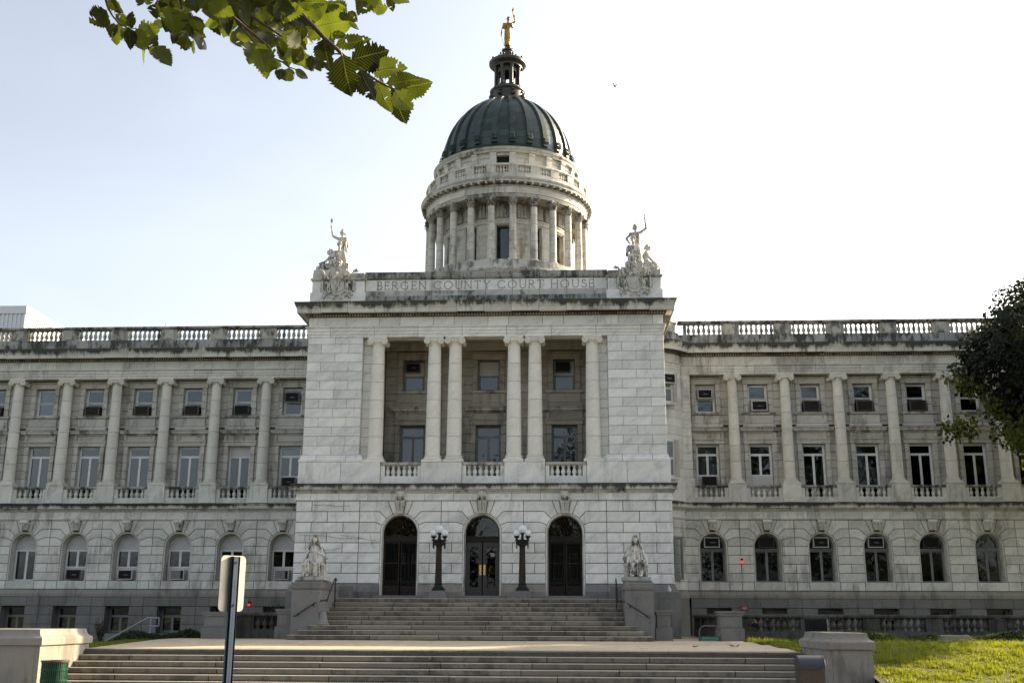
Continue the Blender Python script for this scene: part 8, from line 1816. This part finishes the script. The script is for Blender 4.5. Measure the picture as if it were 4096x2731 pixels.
# ivy bank and shrubs
def ivy(name, n, fn, size, seed, label, cat, mat=IVY):
    r = np.random.RandomState(seed); P = fn(r, n); o = leaf_cloud(name, P, np.tile(np.array([[0, -.45, .8]]), (len(P), 1)), size, mat, seed=seed); o['kind'] = 'stuff'; tag(o, label, cat)
def bank(x0, x1, y0, y1, h, z0):
    def f(r, n):
        x = r.uniform(x0, x1, n); t = r.rand(n); y = y0 + (y1 - y0) * t; top = h * np.sin(PI * np.clip(t * .9 + .08, 0, 1)) * (.75 + .3 * np.sin(x * 1.9) * np.sin(x * .7 + 2)) * np.clip((x - x0) / .8, .15, 1) * np.clip((x1 - x) / .8, .15, 1)
        return np.stack([x, y, z0 + top * r.rand(n) ** .35], 1)
    return f
ivy('ivy_bank', 26000, bank(10.3, 25, -4.6, -2.9, .34, -.03), .085, 5, 'low glossy ivy hedge along the foot of the right balustrade', 'ivy')
ivy('ivy_bank', 5000, bank(-12.6, -8.9, -3.4, -2.0, .55, -.2), .085, 6, 'dark ivy mound beside the broad left granite pier', 'ivy')
ivy('ivy_bank', 3500, bank(-7.9, -6.5, -3.0, -2.4, .75, 0), .07, 7, 'dark vine heap over the small balustrade left of the stairs', 'ivy')
def shrub(label, loc, h, n, seed, mat):
    e = thing('shrub', label, 'shrub', loc); r = np.random.RandomState(seed); st = M(); P = []
    for k in range(n):
        a = r.uniform(0, 6.28); tip = V3(cos(a) * h * .35 * r.rand(), sin(a) * h * .3 * r.rand(), h * r.uniform(.6, 1.0)); st.path([V3(tip.x * .15, tip.y * .15, 0), tip * .55 + V3(.02, 0, .03), tip], .006, 4, .003)
        for q in range(16): t = r.uniform(.25, 1.0); P.append([tip.x * t + r.randn() * .03, tip.y * t + r.randn() * .03, tip.z * t + r.randn() * .03])
    obj('stem', st, TWIG, e); leaf_cloud('leaves', np.array(P), np.tile(np.array([[0, -.3, .8]]), (len(P), 1)), .05, mat, e, seed=seed)
REDL = leaf_mat('reddish_shrub_leaf', (.05, .028, .02), (.10, .04, .01), .3, False)
shrub('thin reddish shrub between two basement windows behind the left end wall', (-15.3, 3.2, -.35), 1.05, 26, 1, REDL)
shrub('sparse climbing shrub against the left wing base beside the centre block', (-9.0, 6.4, -.1), 1.5, 22, 2, REDL)
# small stone kerb blocks by the lawns
for (x, y, z, s_, lab) in ((-13.05, 1.0, -.25, 1, 'small wedge-topped stone block beside the white handrail'), (-11.2, 1.2, -.25, 1, 'second small stone block in the grass nearer the broad left pier'), (15.0, -4.9, -.05, -1, 'low stone cheek block in the ivy bank, left one of the pair'), (17.6, -5.0, -.07, -1, 'low stone cheek block in the ivy bank, right one of the pair')):
    mb = M().poly([(-.55, 0), (.45, 0), (.45, .32), (-.10 * s_, .32), (-.5 if s_ > 0 else -.45, .06 if s_ > 0 else .32)] if s_ > 0 else [(-.45, 0), (.75, 0), (.35, .27), (-.45, .27)], -.2, .2, .015); tag(obj('stone_cheek', mb, GRAN_L, None, (x, y, z)), lab, 'stone block')

bpy.data.scenes.remove(TS)
import time; _t = time.time()
# ---- every group of parts hangs under a real mesh: promote the biggest neutral piece
for o in list(CH.children):
    if o.type == 'EMPTY' and o.children:
        kids = list(o.children); base = None
        for k in kids:
            if k.name.split('.')[0] in ('wall_backing', 'wall_fill', 'mortar_backing', 'column_base', 'bed_moulding', 'soffit', 'plinth'): base = k; break
        base = base or kids[0]
        idn = base.matrix_local == Matrix.Identity(4) or base.matrix_basis.is_identity
        nm = o.name.split('.')[0]
        bm0 = o.matrix_basis.copy(); bb = base.matrix_basis.copy()
        base.parent = CH; base.matrix_basis = bm0 @ bb
        for k in kids:
            if k is base: continue
            mk = k.matrix_basis.copy(); k.parent = base
            k.matrix_basis = bb.inverted() @ mk if not bb.is_identity else mk
        bpy.data.objects.remove(o); base.name = nm
# ---- stones beyond the limit of single parts: the smallest on screen are joined
import collections
def depth_key(o):
    p = o.matrix_world.translation if o.data is None else None; return 0
bpy.context.view_layer.update()
cnt = collections.defaultdict(list)
for o in bpy.data.objects:
    if o.type == 'MESH' and o.get('kind') is None:
        r = o
        while r.parent: r = r.parent
        if r is not o: cnt[(r, o.name.split('.')[0])].append(o)
def scr(o):
    bb = [o.matrix_world @ Vector(c) for c in o.bound_box]; us = []; vs_ = []
    for p in bb:
        d = p - CAM; z = d.dot(F)
        if z < .1: return 0
        us.append(d.dot(rt2) / z); vs_.append(d.dot(U2) / z)
    cu, cv = sum(us) / 8, sum(vs_) / 8; a = (max(us) - min(us)) * (max(vs_) - min(vs_))
    return a * (.05 if abs(cu) > .50 or abs(cv) > .335 else 1)
for (r, nm), lst in cnt.items():
    if len(lst) <= 300: continue
    lst.sort(key=scr, reverse=True); groups = collections.defaultdict(list)
    for o in lst[300:]: groups[o.data.materials[0].name if o.data.materials else ''].append(o)
    for mn, objs in groups.items():
        mb = M()
        for o in objs:
            me = o.data; mb.add([o.matrix_world @ v.co for v in me.vertices], [tuple(p.vertices) for p in me.polygons])
        inv = r.matrix_world.inverted(); mb.v = [tuple(inv @ Vector(v)) for v in mb.v]
        sm = objs[0].data.polygons[0].use_smooth; mb.sm = sm
        obj(nm, mb, objs[0].data.materials[0], r, kind='stuff')
        for o in objs:
            for c in list(o.children):
                mw = c.matrix_world.copy(); c.parent = r; c.matrix_world = mw
            bpy.data.objects.remove(o)
